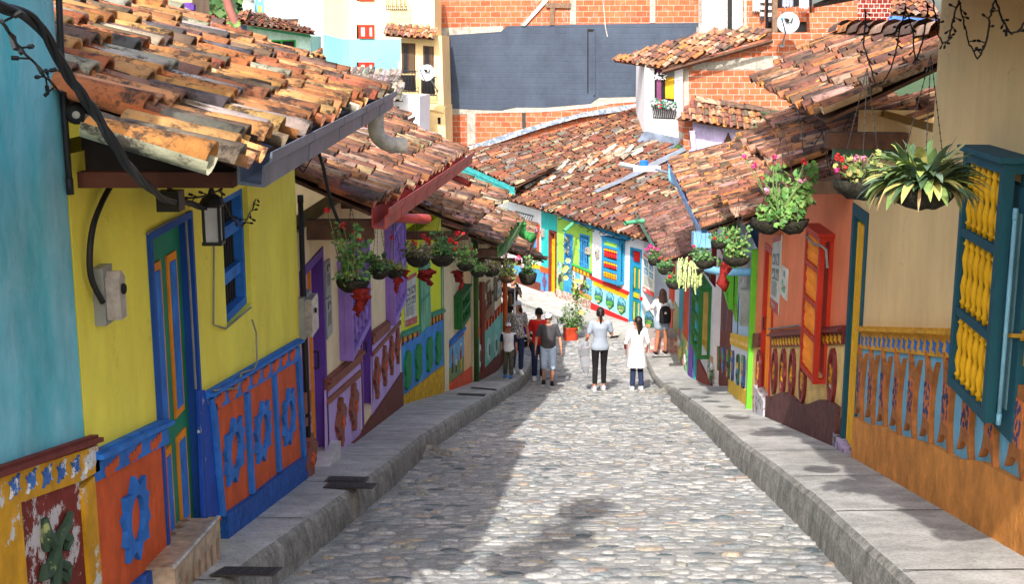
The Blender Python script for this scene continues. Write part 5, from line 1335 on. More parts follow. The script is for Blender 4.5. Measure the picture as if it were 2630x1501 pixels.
# F2: turquoise house
s=S[2];h=house('turquoise_house','narrow turquoise facing house with brown framed yellow barred door',s,group=g)
dr=(s.hit('H',848,700)[0]-.0,s.hit('H',738,700)[0],BASE+.08,s.hit('H',740,185)[1]);dr=(max(dr[0],.02),)+dr[1:]
shell(s,h,TQP,[dr],-5.05,depth=.25,back=3)
d=dooropen(s,h,'H',dr,MAR,pn('door_amber',240,180,20),None,depth=.15,fw=.08)
for i in range(5):
    mb=MB();al=lerp(dr[0]+.1,dr[1]-.14,i/4);s.rect(mb,al,al+.05,dr[2],dr[3]-.3,-.13,-.06);mb.build('slat',YEB,d)
q=[s.hit('H',*p) for p in[(736,640),(648,620),(648,690),(736,712)]]
quad=lambda p,o,m,n:(lambda mb:(s.prism(mb,[s.hit('H',*t) for t in p],0,o),mb.build(n,m,h)))(MB())
quad([(648,620),(737,650),(737,710),(648,690)],.03,ORG,'band');quad([(648,690),(737,710),(737,940),(648,910)],.012,SBL,'base_panel');quad([(648,910),(737,940),(737,1010),(648,980)],.04,ORG,'plinth')
c=s.hit('H',694,820);mb=MB();poly_rel(s,mb,c[0],c[1],CROSS,.3,.7,.012,.03);mb.build('ornament',pn('purple_ornament',110,80,120),h)
mb=MB();s.rect(mb,dr[0]-.02,dr[1]+.02,BASE-.2,BASE+.1,-.1,.18);mb.build('doorstep',CONC,h)
meterbox(s,'H',660,170,692,278,'meter box on the turquoise facade left of the yellow door')
# F1: white house with railing
s=S[3];h=house('railed_house','white facing house with small iron railing, azure base and orange window',s,group=g)
shell(s,h,WHF,[],-4.98,depth=.2,back=3)
quad([(300,560),(648,610),(648,660),(300,600)],.03,YEB,'band');quad([(250,600),(648,660),(648,910),(250,800)],.012,SBL,'base_panel')
mb=MB();s.rect(mb,0,s.L,BASE-.4,BASE+.28,0,.04);mb.build('plinth',BRR,h)
mb=MB()
c0=s.hit('G',462,700);c1=s.hit('G',628,745)
for t in range(9):
    al=lerp(c0[0],c1[0],t/8);z=lerp(c0[1],c1[1],t/8)-.0;mb.tube([s.P(al,z-.0,.05),s.P(al,z-.4,.25)],.012,4)
mb.tube([s.P(c0[0],c0[1],.05),s.P(c1[0],c1[1],.05)],.016,5);mb.tube([s.P(c0[0],c0[1]-.4,.25),s.P(c1[0],c1[1]-.4,.25)],.016,5)
mb.build('window_railing',IRON,h)
a=s.hit('H',540,350);mb=MB();s.rect(mb,a[0]-.5,a[0]+.3,a[1]-.5,a[1]+.7,0,.05);mb.build('window',RED2,h)
mb=MB();s.rect(mb,a[0]-.4,a[0]-.1,a[1]-.4,a[1]+.6,.05,.06);mb.build('pane',SBL,h)
# F0
s=S[4];h0=house('teal_gutter_house','white house at far left of the facing row under the teal gutter',s,group=g)
shell(s,h0,WHF,[],-4.1,depth=.2,back=3)
q=s.hit('G',330,700);mb=MB();s.rect(mb,q[0]-.5,q[0]+.5,q[1]-.9,q[1]+.05,0,.04);mb.build('window',DARK,h0)
# --- big roof
hz=empty('big_roof',w.P(6,-5.3,0),'large weathered brown tile roof spanning the facing row','tile roof')
E0=w.P(-.3,-5.34,.5);E1=w.P(7.6,-5.14,.5);up=-w.n
q7=Plane(E0,E1,E0+up*1.+V((0,0,.40)))
a_=q7.hit('P',1323,490)
poly=[(0,0),(a_[0],0),(a_[0]+.2,1.5),q7.hit('P',1185,393),q7.hit('P',1400,352),q7.hit('P',1650,276),q7.hit('P',1655,368),q7.hit('P',1745,388),q7.hit('P',1810,408),(-2.4,1.5),(-2.2,0)]
tiles(q7,poly,hz,'dark',.215,.42,91,4,2.,thick=False,name='tiles')
poly=[(a_[0]+.02,-.0),(a_[0]+9,-.0),(a_[0]+9,3.5),(a_[0]+.02,3.5)]
E0=w.P(E1.x*0+7.75,-4.98,.5);E1b=w.P(15.5,-4.2,.5)
e0=w.hit('G',455,478,.5);e1=w.hit('G',-30,262,.5);q8=Plane(w.P(*e0,.5),w.P(*e1,.5),w.P(*e0,.5)+up+V((0,0,.40)))
tiles(q8,[(0,0),(q8.L,0),(q8.L,1.2),(0.1,1.6)],h0,'dark',.215,.42,92,4,2.,thick=False)
TGU=pn('teal_gutter',70,175,175,rough=.45)
gutter(h0,w.P(*e0,.56),w.P(*e1,.56),(-.88,-.47,0),TGU,.2,.16)
p=atY('G',440,510,40.4);pipe(h0,[p,p+V((-.02,0,-.25)),p+V((-.35,0,-.4))],.05,pn('cream_elbow',220,215,160),'downpipe',8)
# red and yellow striped gutter
A=atY('G',918,700,37.6);B=atY('G',1535,900,34.9)
mb=MB();
for k,(z0,z1,o) in enumerate(((0,.05,.0),(-.07,-.0,.04),(-.22,-.07,.02))):
    mb=MB();n_=w.n*(.12+o);mb.hexa([A+V((0,0,z0)),B+V((0,0,z0)),B+V((0,0,z0))+n_,A+V((0,0,z0))+n_],[A+V((0,0,z1)),B+V((0,0,z1)),B+V((0,0,z1))+n_,A+V((0,0,z1))+n_])
    mb.build('gutter_stripe',[RDP,YEB,CBL][k],hz)
A=atY('G',1010,798,37.);B=atY('G',905,888,36.4);pipe(hz,[A,B],.055,pn('mint_pipe',100,190,140),'spout',8,True)
# metal valley strip on the roof + lifted tiles
mb=MB();P_=[q7.P(*q7.hit('G',x,y),.14) for x,y in((1200,545),(1225,568),(1500,450),(1700,360),(2060,170),(2035,140),(1680,310),(1480,420))]
mb.prism(P_,(0,0,.01));mb.build('valley_flashing',ZINC,hz)
rr=random.Random(77);mb=MB()
for i in range(70):
    t=rr.random();x=lerp(640,1560,t)+rr.uniform(-120,120);y=lerp(450,140,t)+rr.uniform(-60,60);c=q7.P(*q7.hit('G',x,y),.13)
    mb.col=rr.choice(PAL['dark'])[0] if rr.random()<.7 else (.45,.4,.33);d=(q7.u+q7.e*rr.uniform(-.6,.6)+q7.n*rr.uniform(-.1,.25)).normalized();xx=d.cross(q7.n).normalized();nn=xx.cross(d)
    vs=[]
    for qd,rd in((-.2,.09),(.2,.075)):
        for q in range(5):
            tt=math.pi*q/4;vs.append(c+d*qd+xx*rd*math.cos(tt)-nn*rd*math.sin(tt) if nn.z<0 else c+d*qd+xx*rd*math.cos(tt)+nn*rd*math.sin(tt))
    mb.add(vs,[[q,q+1,5+q+1,5+q] for q in range(4)])
mb.build('loose_tiles',TILE,hz,True)
c=q7.P(*q7.hit('G',780,330),.2);mb=MB();mb.ell(c,.28,.18,.16,9,6);mb.build('mortar_lump',KERBM,hz,True)
# antenna above the roof (white pole with blue cap)
e=empty('street_antenna',atY('G',1640,290,30),'white arm with a blue cap box reaching out from the long blue gutter','antenna')
mb=MB();a,b,c,d=atY('G',1440,262,29.4),atY('G',1600,296,28.2),atY('G',1760,310,27.6),atY('G',1918,350,26.6)
mb.tube([a,b],.065,5);mb.build('arm',pn('white_casing',225,228,235,rough=.4),e)
mb=MB();mb.tube([c,d],.03,6);mb.build('pole',ZINC,e)
mb=MB();m_=(b+c)/2;mb.box(m_,.6,.16,.12);mb.build('housing',MATS['white_casing'],e)
mb=MB();m_=atY('G',1652,240,28);mb.lathe(m_+V((0,0,-.09)),[(.10,0),(.10,.10),(.07,.13)],10);mb.build('cap',pn('blue_cap',30,100,200),e)
# ================================================================ background buildings
BW=Wall((-3.2,49.6),(8.6,47.2))
tb=BW.t
BRK=brick_mat('orange_brick',tb,srgb(188,104,68),srgb(168,84,54),srgb(165,155,142),.40,.21,.012)
SLT=paint('slate_blue_paint',srgb(66,77,94),var=.16,scale=.8,stain=.25,bump=0)
def brickbump(m,tdir,w_=.36,h_=.21):
    n=m.node_tree;b=[x for x in n.nodes if x.type=='BSDF_PRINCIPLED'][0]
    g=N(n,'NewGeometry').outputs['Position'];d=N(n,'VectorMath',operation='DOT_PRODUCT');n.links.new(g,d.inputs[0]);d.inputs[1].default_value=tdir
    sp=N(n,'SeparateXYZ');n.links.new(g,sp.inputs[0]);cb=N(n,'CombineXYZ');n.links.new(d.outputs['Value'],cb.inputs[0]);n.links.new(sp.outputs[2],cb.inputs[1])
    t=N(n,'TexBrick',inp={4:1.,5:.02,6:.4,8:w_,9:h_});n.links.new(cb.outputs[0],t.inputs[0])
    a=N(n,'Math',operation='MULTIPLY_ADD',inp={1:-.6});n.links.new(t.outputs[1],a.inputs[0]);n.links.new(noise(n,g,9,6,.7),a.inputs[2])
    bp=N(n,'Bump',inp={0:.4,1:.03});n.links.new(a.outputs[0],bp.inputs['Height']);n.links.new(bp.outputs[0],b.inputs['Normal'])
brickbump(SLT,tb)
CNC=paint('rough_concrete',srgb(178,172,160),var=.3,scale=6,stain=.35,bump=.8,bs=25)
bw=empty('brick_building',BW.P(5,-4,0),'tall unfinished orange brick building with a slate blue painted wall','building')
def blk(w,par,k,pp,mat,o1=0.,o0=-2.5,name='wall'):
    mb=MB();w.prism(mb,w.pts(k,pp,o1),o0,o1);return mb.build(name,mat,par)
blk(BW,bw,'F',[(50,-300),(2240,-300),(2240,1000),(1760,1100),(250,1250),(150,1250),(140,920),(110,320),(50,240)],BRK)
blk(BW,bw,'F',[(118,330),(150,285),(600,255),(640,212),(1200,200),(2238,184),(2238,300),(2235,720),(1780,790),(1400,800),(1330,850),(960,880),(720,880),(600,905),(400,900),(125,885)],SLT,.03,0,'slate_painted_wall')
blk(BW,bw,'F',[(55,228),(612,212),(612,240),(595,258),(150,288),(112,330),(108,290),(55,270)],CNC,.04,0,'concrete_band')
blk(BW,bw,'F',[(1163,-300),(1212,-300),(1210,198),(1160,198)],CNC,.03,0,'concrete_column')
blk(BW,bw,'F',[(1815,-300),(1860,-300),(1860,185),(1815,185)],CNC,.03,0,'concrete_column')
blk(BW,bw,'F',[(318,925),(384,920),(386,1180),(320,1190)],CNC,.03,0,'concrete_column')
blk(BW,bw,'F',[(128,886),(400,902),(600,907),(720,882),(960,882),(1330,852),(1400,802),(1780,792),(1780,830),(1500,850),(1350,880),(1100,905),(900,920),(600,925),(130,940)],CNC,.025,0,'mortar_seam')
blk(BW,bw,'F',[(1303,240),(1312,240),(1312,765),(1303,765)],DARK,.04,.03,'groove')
blk(BW,bw,'F',[(1350,250),(1364,250),(1366,780),(1352,780)],SLT,.09,.03,'rib')
blk(BW,bw,'F',[(765,888),(795,880),(800,1050),(770,1055)],paint('dark_stain',(.05,.045,.04),bump=.2),.02,0,'tar_stain')
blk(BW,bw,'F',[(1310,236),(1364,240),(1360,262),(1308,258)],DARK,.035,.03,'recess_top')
blk(BW,bw,'F',[(765,205),(790,212),(985,0),(960,-20)],pn('white_board',215,215,212),.1,.02,'leaning_board')
blk(BW,bw,'F',[(998,60),(1040,60),(1028,205),(995,205)],WOODL,.08,.02,'timber_post')
blk(BW,bw,'F',[(960,20),(1168,22),(1168,66),(960,60)],WOODL,.1,.02,'timber_beam')
mb=MB();mb.tube([BW.P(*BW.hit('F',x,y),.06) for x,y in((1430,-20),(1445,120),(1452,220),(1470,300))],.02,5);mb.build('hanging_wire',pn('pale_wire',190,185,175),bw)
# flashing where the big roof meets the wall
mb=MB();low=[(290,1255),(600,1160),(930,1050),(1250,960),(1500,925),(1780,885)];hi=[(1780,840),(1500,880),(1240,930),(930,1010),(600,1110),(290,1215)]
pp=[BW.hit('F',x,y,.25) for x,y in low+hi];BW.prism(mb,pp,.0,.25);mb.build('roof_flashing',paint('painted_zinc',srgb(118,136,158),var=.3,scale=5,chip=.35,chipcol=(.5,.5,.5),rough=.5,bump=.5),bw)
# white brick block right of it
BW2=Wall((7.2,46.6),(21,46.6));b2=empty('laundry_building',BW2.P(3,-2,0),'brick building with white painted wall and open laundry balcony at upper right','building')
WBR=brick_mat('white_brick',V((1,0,0)),srgb(225,222,210),srgb(215,212,200),srgb(205,200,190),.36,.21,.02);BR2=brick_mat('orange_brick_front',V((1,0,0)),srgb(188,106,70),srgb(170,88,56),srgb(168,158,146),.36,.2,.013);RBR=brick_mat('red_glazed_brick',V((1,0,0)),srgb(130,42,32),srgb(110,34,26),srgb(190,182,172),.2,.16,.013)
blk(BW2,b2,'J',[(738,-80),(1040,-80),(1040,215),(975,222),(850,225),(720,260),(722,200),(738,200)],WBR)
blk(BW2,b2,'J',[(1040,-80),(1210,-80),(1210,215),(1040,215)],BR2,-.02)
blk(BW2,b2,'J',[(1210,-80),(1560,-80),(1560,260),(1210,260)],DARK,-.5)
blk(BW2,b2,'J',[(1300,60),(1540,40),(1540,160),(1300,170)],BR2,-.45,-.5,'inner_wall')
blk(BW2,b2,'J',[(1540,95),(1580,95),(1580,40),(1850,0),(1900,0),(1900,300),(1230,300),(1230,262),(1545,250)],BR2,.02)
blk(BW2,b2,'M',[(438,-40),(800,-40),(800,300),(438,300)],RBR,.0)
blk(BW2,b2,'J',[(1052,-80),(1072,-80),(1072,215),(1052,215)],CNC,.02,0,'column')
for x0,x1,m_ in((932,962,BLACK),(1264,1302,WOODL)):
    blk(BW2,b2,'J',[(x0,-90),(x1,-90),(x1,240),(x0,240)],m_,.35,.2,'post')
blk(BW2,b2,'J',[(970,215),(1265,210),(1265,238),(975,236)],WOODL,.2,0,'sill')
for i,(x,y0,y1,wd,c,lb) in enumerate(((1145,-30,85,60,(.5,.5,.48),'pale grey shirt drying at the upper right balcony'),(1186,-30,150,24,(.08,.08,.09),'dark patterned trousers left of the balcony post'),(1248,-30,155,26,(.12,.12,.13),'grey patterned trousers against the balcony post'),(1375,-30,50,80,(.3,.35,.5),'blue and white striped shirt drying under the balcony roof'),(1500,-30,60,70,(.45,.48,.5),'light fringed towel at the right end of the clothes line'))):
    mb=MB();n=6;pts_=[]
    for q in range(n+1):
        for zz in(0,1):pass
    a,zt=BW2.hit('J',x-wd/2,y0,.15);b,zb=BW2.hit('J',x+wd/2,y1,.15)
    vs=[];NN=10
    for q in range(NN+1):
        al=lerp(a,b,q/NN);o=.15+.04*math.sin(q*1.9+i)
        vs+=[BW2.P(al,zt,o),BW2.P(al+.02,zb+.05*math.sin(q*2.3),o+.02),BW2.P(al,zt,o-.02),BW2.P(al+.02,zb+.05*math.sin(q*2.3),o)]
    fs=[];
    for q in range(NN):fs+=[[4*q,4*q+1,4*q+5,4*q+4],[4*q+2,4*q+6,4*q+7,4*q+3],[4*q+1,4*q+3,4*q+7,4*q+5]]
    mb.col=c;mb.add(vs,fs)
    if i in(1,2,3):
        mb.col=(.55,.55,.55)
        for q in range(9):
            al=lerp(a,b,(q%3+.5)/3);z=lerp(zt,zb,(q//3+.6)/3.6);BW2.rect(mb,al-.03,al+.02,z-.09,z+.04,.2,.21)
    tag(mb.build('hanging_garment',attrmat('cloth_colours',var=.15)),lb,'laundry','clothes drying on the balcony')
# blue trimmed house at upper right
BW3=Wall((11.2,40),(17,40));b3=empty('blue_trim_house',BW3.P(1,-1,0),'pale blue house with deep blue gutter and yellow window at the upper right','house')
blk(BW3,b3,'M',[(770,150),(1100,150),(1100,400),(770,400)],pn('ice_blue_wall',170,190,225),0,-2)
A=atY('M',738,118,39.3);B=atY('M',1100,150,39.3);gutter(b3,A,B,(0,-1,0),pn('blue_gutter_deep',80,130,215),.5,.3)
pipe(b3,[atY('M',790,170,39),atY('M',795,250,39),atY('M',840,275,39),atY('M',910,285,39)],.1,MATS['blue_gutter_deep'],'downpipe',8)
q=Plane(A+V((0,-.1,.05)),B+V((0,-.1,.05)),A+V((0,1,.45)));tiles(q,[(0,0),(q.L,0),(q.L,3),(1,3)],b3,'right',.25,.4,14,5,1.,thick=False)
blk(BW3,b3,'M',[(1025,220),(1068,220),(1068,318),(1025,318)],YEB,.05,0,'window')
# tower block
TW=Wall((3.9,42),(14,42));tw=empty('roof_tower',TW.P(1,-3,0),'white roof tower with tall window and brick side under its own tiled roof','tower house')
blk(TW,tw,'J',[(311,470),(597,470),(592,1060),(305,990)],WHF,0,-3)
blk(TW,tw,'J',[(598,468),(1000,395),(1262,300),(1262,240),(1800,240),(1700,840),(598,795)],BR2,-.02,-3,'brick_wall')
blk(TW,tw,'J',[(605,490),(640,520),(640,780),(600,800)],CNC,0,-.02,'concrete_edge')
blk(TW,tw,'J',[(690,475),(1220,415),(1388,418),(1388,500),(1300,520),(640,518)],CNC,.0,-.02,'concrete_beam')
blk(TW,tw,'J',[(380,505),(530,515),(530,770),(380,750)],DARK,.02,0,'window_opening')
blk(TW,tw,'J',[(462,580),(528,575),(528,740),(462,735)],pn('ochre_curtain',205,160,30),.03,.02,'curtain')
blk(TW,tw,'J',[(398,515),(430,515),(432,745),(398,745)],pn('mauve_curtain',120,60,100),.03,.02,'curtain')
blk(TW,tw,'J',[(470,525),(528,520),(528,572),(466,578)],pn('grey_blind',130,135,135),.03,.02,'blind')
mb=MB()
for i in range(11):
    x=lerp(368,526,i/10);a=TW.hit('J',x,790);b=TW.hit('J',x,880);mb.tube([TW.P(a[0],a[1],.05),TW.P(a[0]+.03,(a[1]+b[1])/2,.28),TW.P(b[0],b[1],.2)],.018,4)
for y in(800,878):
    a=TW.hit('J',366,y);b=TW.hit('J',528,y+6);mb.tube([TW.P(a[0],a[1],.22),TW.P(b[0],b[1],.22)],.022,4)
mb.build('balcony_rail',IRON,tw)
mb=MB();rr=random.Random(6)
for i in range(160):
    t=rr.random();a=TW.hit('J',lerp(345,535,t),lerp(760,790,t)+rr.uniform(-28,30));mb.col=rr.choice([(.04,.12,.06),(.5,.5,.52),(.1,.25,.2),(.5,.03,.04) if .2<t<.5 else (.4,.4,.4)]);mb.ell(TW.P(a[0],a[1],.3+rr.uniform(-.1,.1)),.05,.05,.04,5,4)
g_=mb.build('tinsel_garland',attrmat('garland_colours'));tag(g_,'tinsel garland with a red bow on the tower balcony rail','garland')
mb=MB();rr=random.Random(1)
for x in(400,427,445):
    a=TW.hit('J',x,570);poly_rel(TW,mb,a[0],a[1],[(.5*math.sin(i*math.pi/5)*(1 if i%2==0 else .42),.5*math.cos(i*math.pi/5)*(1 if i%2==0 else .42)) for i in range(10)],.3,.3,.1,.12)
tag(mb.build('star_string',[WHF]),'row of white paper stars in the tower window','star ornament')
A=atY('J',80,458,43);B=atY('J',440,512,41.5);C_=atY('J',1265,272,41.5)
q9=Plane(A,B,C_);D_=q9.hit('J',880,222);c2=q9.hit('J',1265,262)
tiles(q9,[(0,0),(q9.L,0),c2,q9.hit('J',1180,232),D_,(0,.25)],tw,'right',.22,.4,19,5,1.8,thick=False)
mb=MB();mb.tube([B+V((0,0,-.12)),C_+V((0,0,-.14))],.07,4);mb.build('verge_board',WOOD,tw)
blk(TW,tw,'J',[(311,978),(592,1038),(515,1112),(245,1062)],paint('creased_zinc',srgb(118,130,150),var=.5,scale=2.5,rough=.5,metal=0.,bump=.5,bs=4),.45,.4,'flashing_skirt')
LW=Wall((7,40.6),(14,40.6));lh=empty('lilac_house',LW.P(1,-4,0),'lilac walled house with triangular window behind the right roofs','house')
blk(LW,lh,'J',[(668,905),(1180,985),(1180,1150),(680,1150)],pn('lilac_wall',205,190,235),0,-2)
blk(LW,lh,'J',[(888,1092),(935,988),(968,1072),(960,1100)],WOOD,.04,0,'triangular_window')
blk(LW,lh,'J',[(595,895),(670,905),(672,1160),(600,1100)],BR2,-.1,-2,'brick_return')
A=atY('J',545,892,40.);B=atY('J',1085,978,40.);q=Plane(A,B,A+V((0.5,1.,.5)))
tiles(q,[(0,0),(q.L,0),q.hit('J',1215,850),q.hit('J',680,768)],lh,'right',.22,.4,23,5,1.3,thick=False)
ridge(lh,q.P(*q.hit('J',680,765),.05),q.P(*q.hit('J',1225,850),.05),'right',.13)
pipe(lh,[atY('J',665,985,40.3),atY('J',672,1080,40.3),atY('J',680,1120,40.3),atY('J',640,1150,40.2)],.09,pn('lilac_pipe',200,190,225),'downpipe',8)
# satellite dishes
def dish(k,x,y,rp,Y,tilt,label,mx,my):
    c=atY(k,x,y,Y);R_=rp*CR[k][2]/F*Y;e=empty('satellite_dish',atY(k,mx,my,Y+.4),label,'satellite dish','satellite dishes on the walls')
    ax=V((tilt,-1,.25)).normalized();mb=MB();prof=[(R_*.05,-R_*.16),(R_*.4,-R_*.14),(R_*.75,-R_*.07),(R_,0.),(R_*1.0,.015),(R_*.74,-R_*.05),(R_*.4,-R_*.115),(R_*.05,-R_*.135)]
    mb.lathe(c,prof,28,ax);mb.build('reflector',pn('dish_white',205,210,215,rough=.4),e,True)
    xd=V((1,tilt,0)).normalized();zd=ax.cross(xd);zd=zd if zd.z>0 else -zd
    o=c+ax*.03;mb=MB();col_=[(-.45,.05),(-.1,.05),(.02,.16),(.02,.28),(-.1,.38),(-.4,.38)]
    mb.prism([o+xd*px_*R_+zd*pz*R_ for px_,pz in[(-.42,.42),(-.1,.42),(.05,.34),(.12,.2),(.06,.06),(-.12,.02),(-.22,.1),(-.3,.24)]],ax*.004)
    mb.prism([o+xd*px_*R_+zd*pz*R_ for px_,pz in[(.42,.42),(.28,.42),(.24,.14),(.16,.05),(-.05,.0),(.2,-.03),(.36,.08)]],ax*.004);mb.build('emblem',DARK,e)
    text('DIRECTV',R_*.24,o-zd*.2*R_,xd,zd,DARK,e)
    mb=MB();f=c+ax*R_*1.1-zd*R_*.1;f=c+V((-R_*.75,-R_*.7,R_*.35));mb.tube([c-zd*R_*.95+V((-R_*.2,0,0)),f],R_*.06,6);mb.build('feed_arm',IRON,e)
    mb=MB();mb.ell(f,R_*.13,R_*.2,R_*.13,8,6);mb.build('receiver',pn('receiver_blue',40,150,210),e)
    mb=MB();b=c-ax*R_*.2;m=atY(k,mx,my,Y+.9);mb.tube([b,m],R_*.07,6);mb.box(m,R_*.3,R_*.1,R_*.3);mb.build('mast',ZINC,e)
dish('J',1382,170,80,41.,-.15,'white satellite dish above the tower brick wall at upper right',1335,340)
dish('C',2170,680,76,45.2,-.2,'white satellite dish in front of the cream building balcony',2270,850)
# cream building
CWB=Wall((-4.6,47.6),(-2.4,46.9));cb=empty('cream_building',CWB.P(1,-6,0),'cream building with tall brown windows, iron balconies and tile awning','building')
CRB2=paint('cream_wall',srgb(240,208,150),var=.05,stain=.08,bump=.05)
CWB=Wall((-5.6,47.2),(-2.4,46.9))
blk(CWB,cb,'C',[(1928,360),(2308,330),(2330,1055),(1928,965)],CRB2,0,-2)
blk(CWB,cb,'C',[(2090,1000),(2340,1000),(2348,1500),(2090,1500)],CRB2,-.08,-2,'lower_wall')
blk(CWB,cb,'C',[(1810,-100),(2243,-100),(2243,330),(1808,330)],paint('yellow_cream_wall',srgb(248,222,165),var=.05,stain=.08,bump=.05),-.3,-2,'upper_wall')
for i,(x0,x1,y0,y1) in enumerate(((1935,2062,398,680),(2135,2235,425,640))):
    blk(CWB,cb,'C',[(x0,y0),(x1,y0+8),(x1,y1),(x0,y1)],pn('brown_window_frame',78,52,40),.03,0,'window')
    blk(CWB,cb,'C',[(x0+18,y0+15),(x0+55,y0+15),(x0+55,y1),(x0+18,y1)],GLASS,.04,.03,'pane');blk(CWB,cb,'C',[(x0+70,y0+18),(x1-12,y0+20),(x1-12,y1),(x0+70,y1)],pn('brown_curtain',92,70,52),.04,.03,'curtain')
def balc(k,x0,x1,y0,y1,par,w_,o=.4,nb=10):
    mb=MB();a0,z0=w_.hit(k,x0,y0,o);a1,_=w_.hit(k,x1,y0,o);_,z1=w_.hit(k,x0,y1,o)
    for q in range(nb):
        al=lerp(a0,a1,q/(nb-1));mb.tube([w_.P(al,z0,o),w_.P(al+.02*math.sin(q*3),(z0+z1)/2,o+.04),w_.P(al,z1,o)],.014,4)
        if q%2==0:mb.tube([w_.P(al,z1+.1,o+.02),w_.P(al+.08,z1+.2,o+.05),w_.P(al+.12,z1+.08,o+.02)],.012,4)
    for z in(z0,z1):mb.tube([w_.P(a0,z,0),w_.P(a0,z,o),w_.P(a1,z,o),w_.P(a1,z,0)],.02,4)
    mb.build('balcony_rail',IRON,par)
balc('C',1888,2066,662,855,cb,CWB,.4,13);balc('C',2118,2245,720,890,cb,CWB,.35,9);balc('C',1790,1980,-20,90,cb,CWB,.2,11)
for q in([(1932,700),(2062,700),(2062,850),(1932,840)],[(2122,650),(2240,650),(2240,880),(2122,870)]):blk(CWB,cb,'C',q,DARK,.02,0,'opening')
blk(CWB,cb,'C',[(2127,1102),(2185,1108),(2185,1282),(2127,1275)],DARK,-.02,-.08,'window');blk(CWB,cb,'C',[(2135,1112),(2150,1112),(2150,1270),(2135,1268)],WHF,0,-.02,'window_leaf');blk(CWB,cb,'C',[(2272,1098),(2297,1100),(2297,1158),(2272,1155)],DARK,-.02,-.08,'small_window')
A=atY('C',1780,330,46.4);B=atY('C',2235,368,46.3);q=Plane(A,B,A+V((.1,1,.45)));tiles(q,[(0,0),(q.L,0),(q.L,.9),(0,.9)],cb,'right',.22,.35,29,5,.8,name='tile_awning')
for i,q in enumerate(([(1818,245),(2000,268),(2000,300),(1850,290)],[(2010,262),(2232,280),(2232,318),(2060,312)])):blk(CWB,cb,'C',q,pn('orange_trim',222,160,110),-.1,-.3,'ledge')  # ledge strips in one even pale orange
# grey roof and white house below
GWa=Wall((-9,45.),(-2.6,44.2));gh=empty('grey_roof_house',GWa.P(3,-6,0),'white walled house with mossy grey tiled roof left of the cream building','house')
blk(GWa,gh,'C',[(1500,900),(2100,900),(2100,1500),(1500,1500)],WHF,0,-2)
blk(GWa,gh,'C',[(1742,995),(1910,995),(1910,1120),(1742,1120)],pn('green_grey_frame',50,62,52),.03,0,'window')
A=atY('C',1300,925,43.4);B=atY('C',1945,945,43.2);q=Plane(A,B,A+V((-.3,1,.55)))
tiles(q,[(0,0),(q.L,0),q.hit('C',1928,655),q.hit('C',1380,655)],gh,'grey',.2,.4,33,5,1.6)
A=atY('C',1810,1170,24);B=atY('C',1995,1085,27);ql=empty('brown_gutter_house',(A+B)/2+V((-1,0,-2)),'low tiled roof with brown gutter glimpsed behind the second left roof','house')
gutter(ql,A,B,(1,-.1,0),BRG,.2,.14);q=Plane(A,B,A+V((-1,.05,.42)));tiles(q,[(0,0),(q.L,0),(q.L,1.5),(0,1.5)],ql,'mid',.19,.34,37,5,1.3)
mb=MB();mb.hexa([A+V((-2.2,.2,-3)),A+V((-.4,.2,-3)),B+V((-.4,-.2,-3)),B+V((-2.2,-.2,-3))],[A+V((-2.2,.2,-.1)),A+V((-.4,.2,-.1)),B+V((-.4,-.2,-.1)),B+V((-2.2,-.2,-.1))]);mb.build('wall',WHF,ql)
pipe(ql,[B+V((.05,-.3,-.15)),B+V((.05,-.3,-.8))],.05,IRON,'downpipe',6)
# peach and cyan building
PW=Wall((-9.5,54),(-4.2,54));pb_=empty('peach_cyan_building',PW.P(2,-4,0),'tall building painted peach above and cyan below with red framed windows','building')
blk(PW,pb_,'C',[(1378,-100),(1935,-100),(1935,362),(1378,362)],paint('peach_wall',srgb(252,205,165),var=.04,stain=.06,bump=0),0,-3,'upper_wall')
blk(PW,pb_,'C',[(1378,362),(1932,362),(1932,900),(1378,900)],paint('cyan_wall',srgb(130,215,230),var=.08,scale=.8,stain=.1,bump=0),0,-3)
PWs=Wall((-11.2,57.5),(-9.42,54));blk(PWs,pb_,'C',[(1200,-100),(1376,-100),(1376,362),(1200,315)],MATS['peach_wall'],0,-.3,'side_upper_wall');blk(PWs,pb_,'C',[(1200,315),(1376,362),(1376,900),(1200,900)],MATS['cyan_wall'],0,-.3,'side_wall')
for y0,y1 in((230,358),(580,700),(-100,5)):
    blk(PW,pb_,'C',[(1513,y0),(1680,y0),(1680,y1),(1513,y1)],DARK,.02,0,'window_opening')
    for x0,x1 in((1535,1612),(1615,1680)):
        wd=empty('window',PW.P(PW.hit('C',x0,y0)[0],PW.hit('C',x0,y1)[1],0));wd.parent=pb_;wd.location=WL[wd.name]-WL[pb_.name]
        o=openrect(PW,'C',[(x0,y0),(x1,y0),(x1,y1),(x0,y1)]);o=(min(o[:2]),max(o[:2]),o[2],o[3]);framed(PW,o,wd,pn('red_window_frame',205,50,30),.02,.08,.09)
        mb=MB();PW.rect(mb,o[0]+.09,o[1]-.09,o[2]+.09,o[3]-.09,.03,.05);mb.build('curtain',pn('white_curtain',215,205,195),wd)
blk(PW,pb_,'C',[(1903,578),(1932,578),(1932,645),(1903,645)],MATS['white_curtain'],.03,0,'small_window')
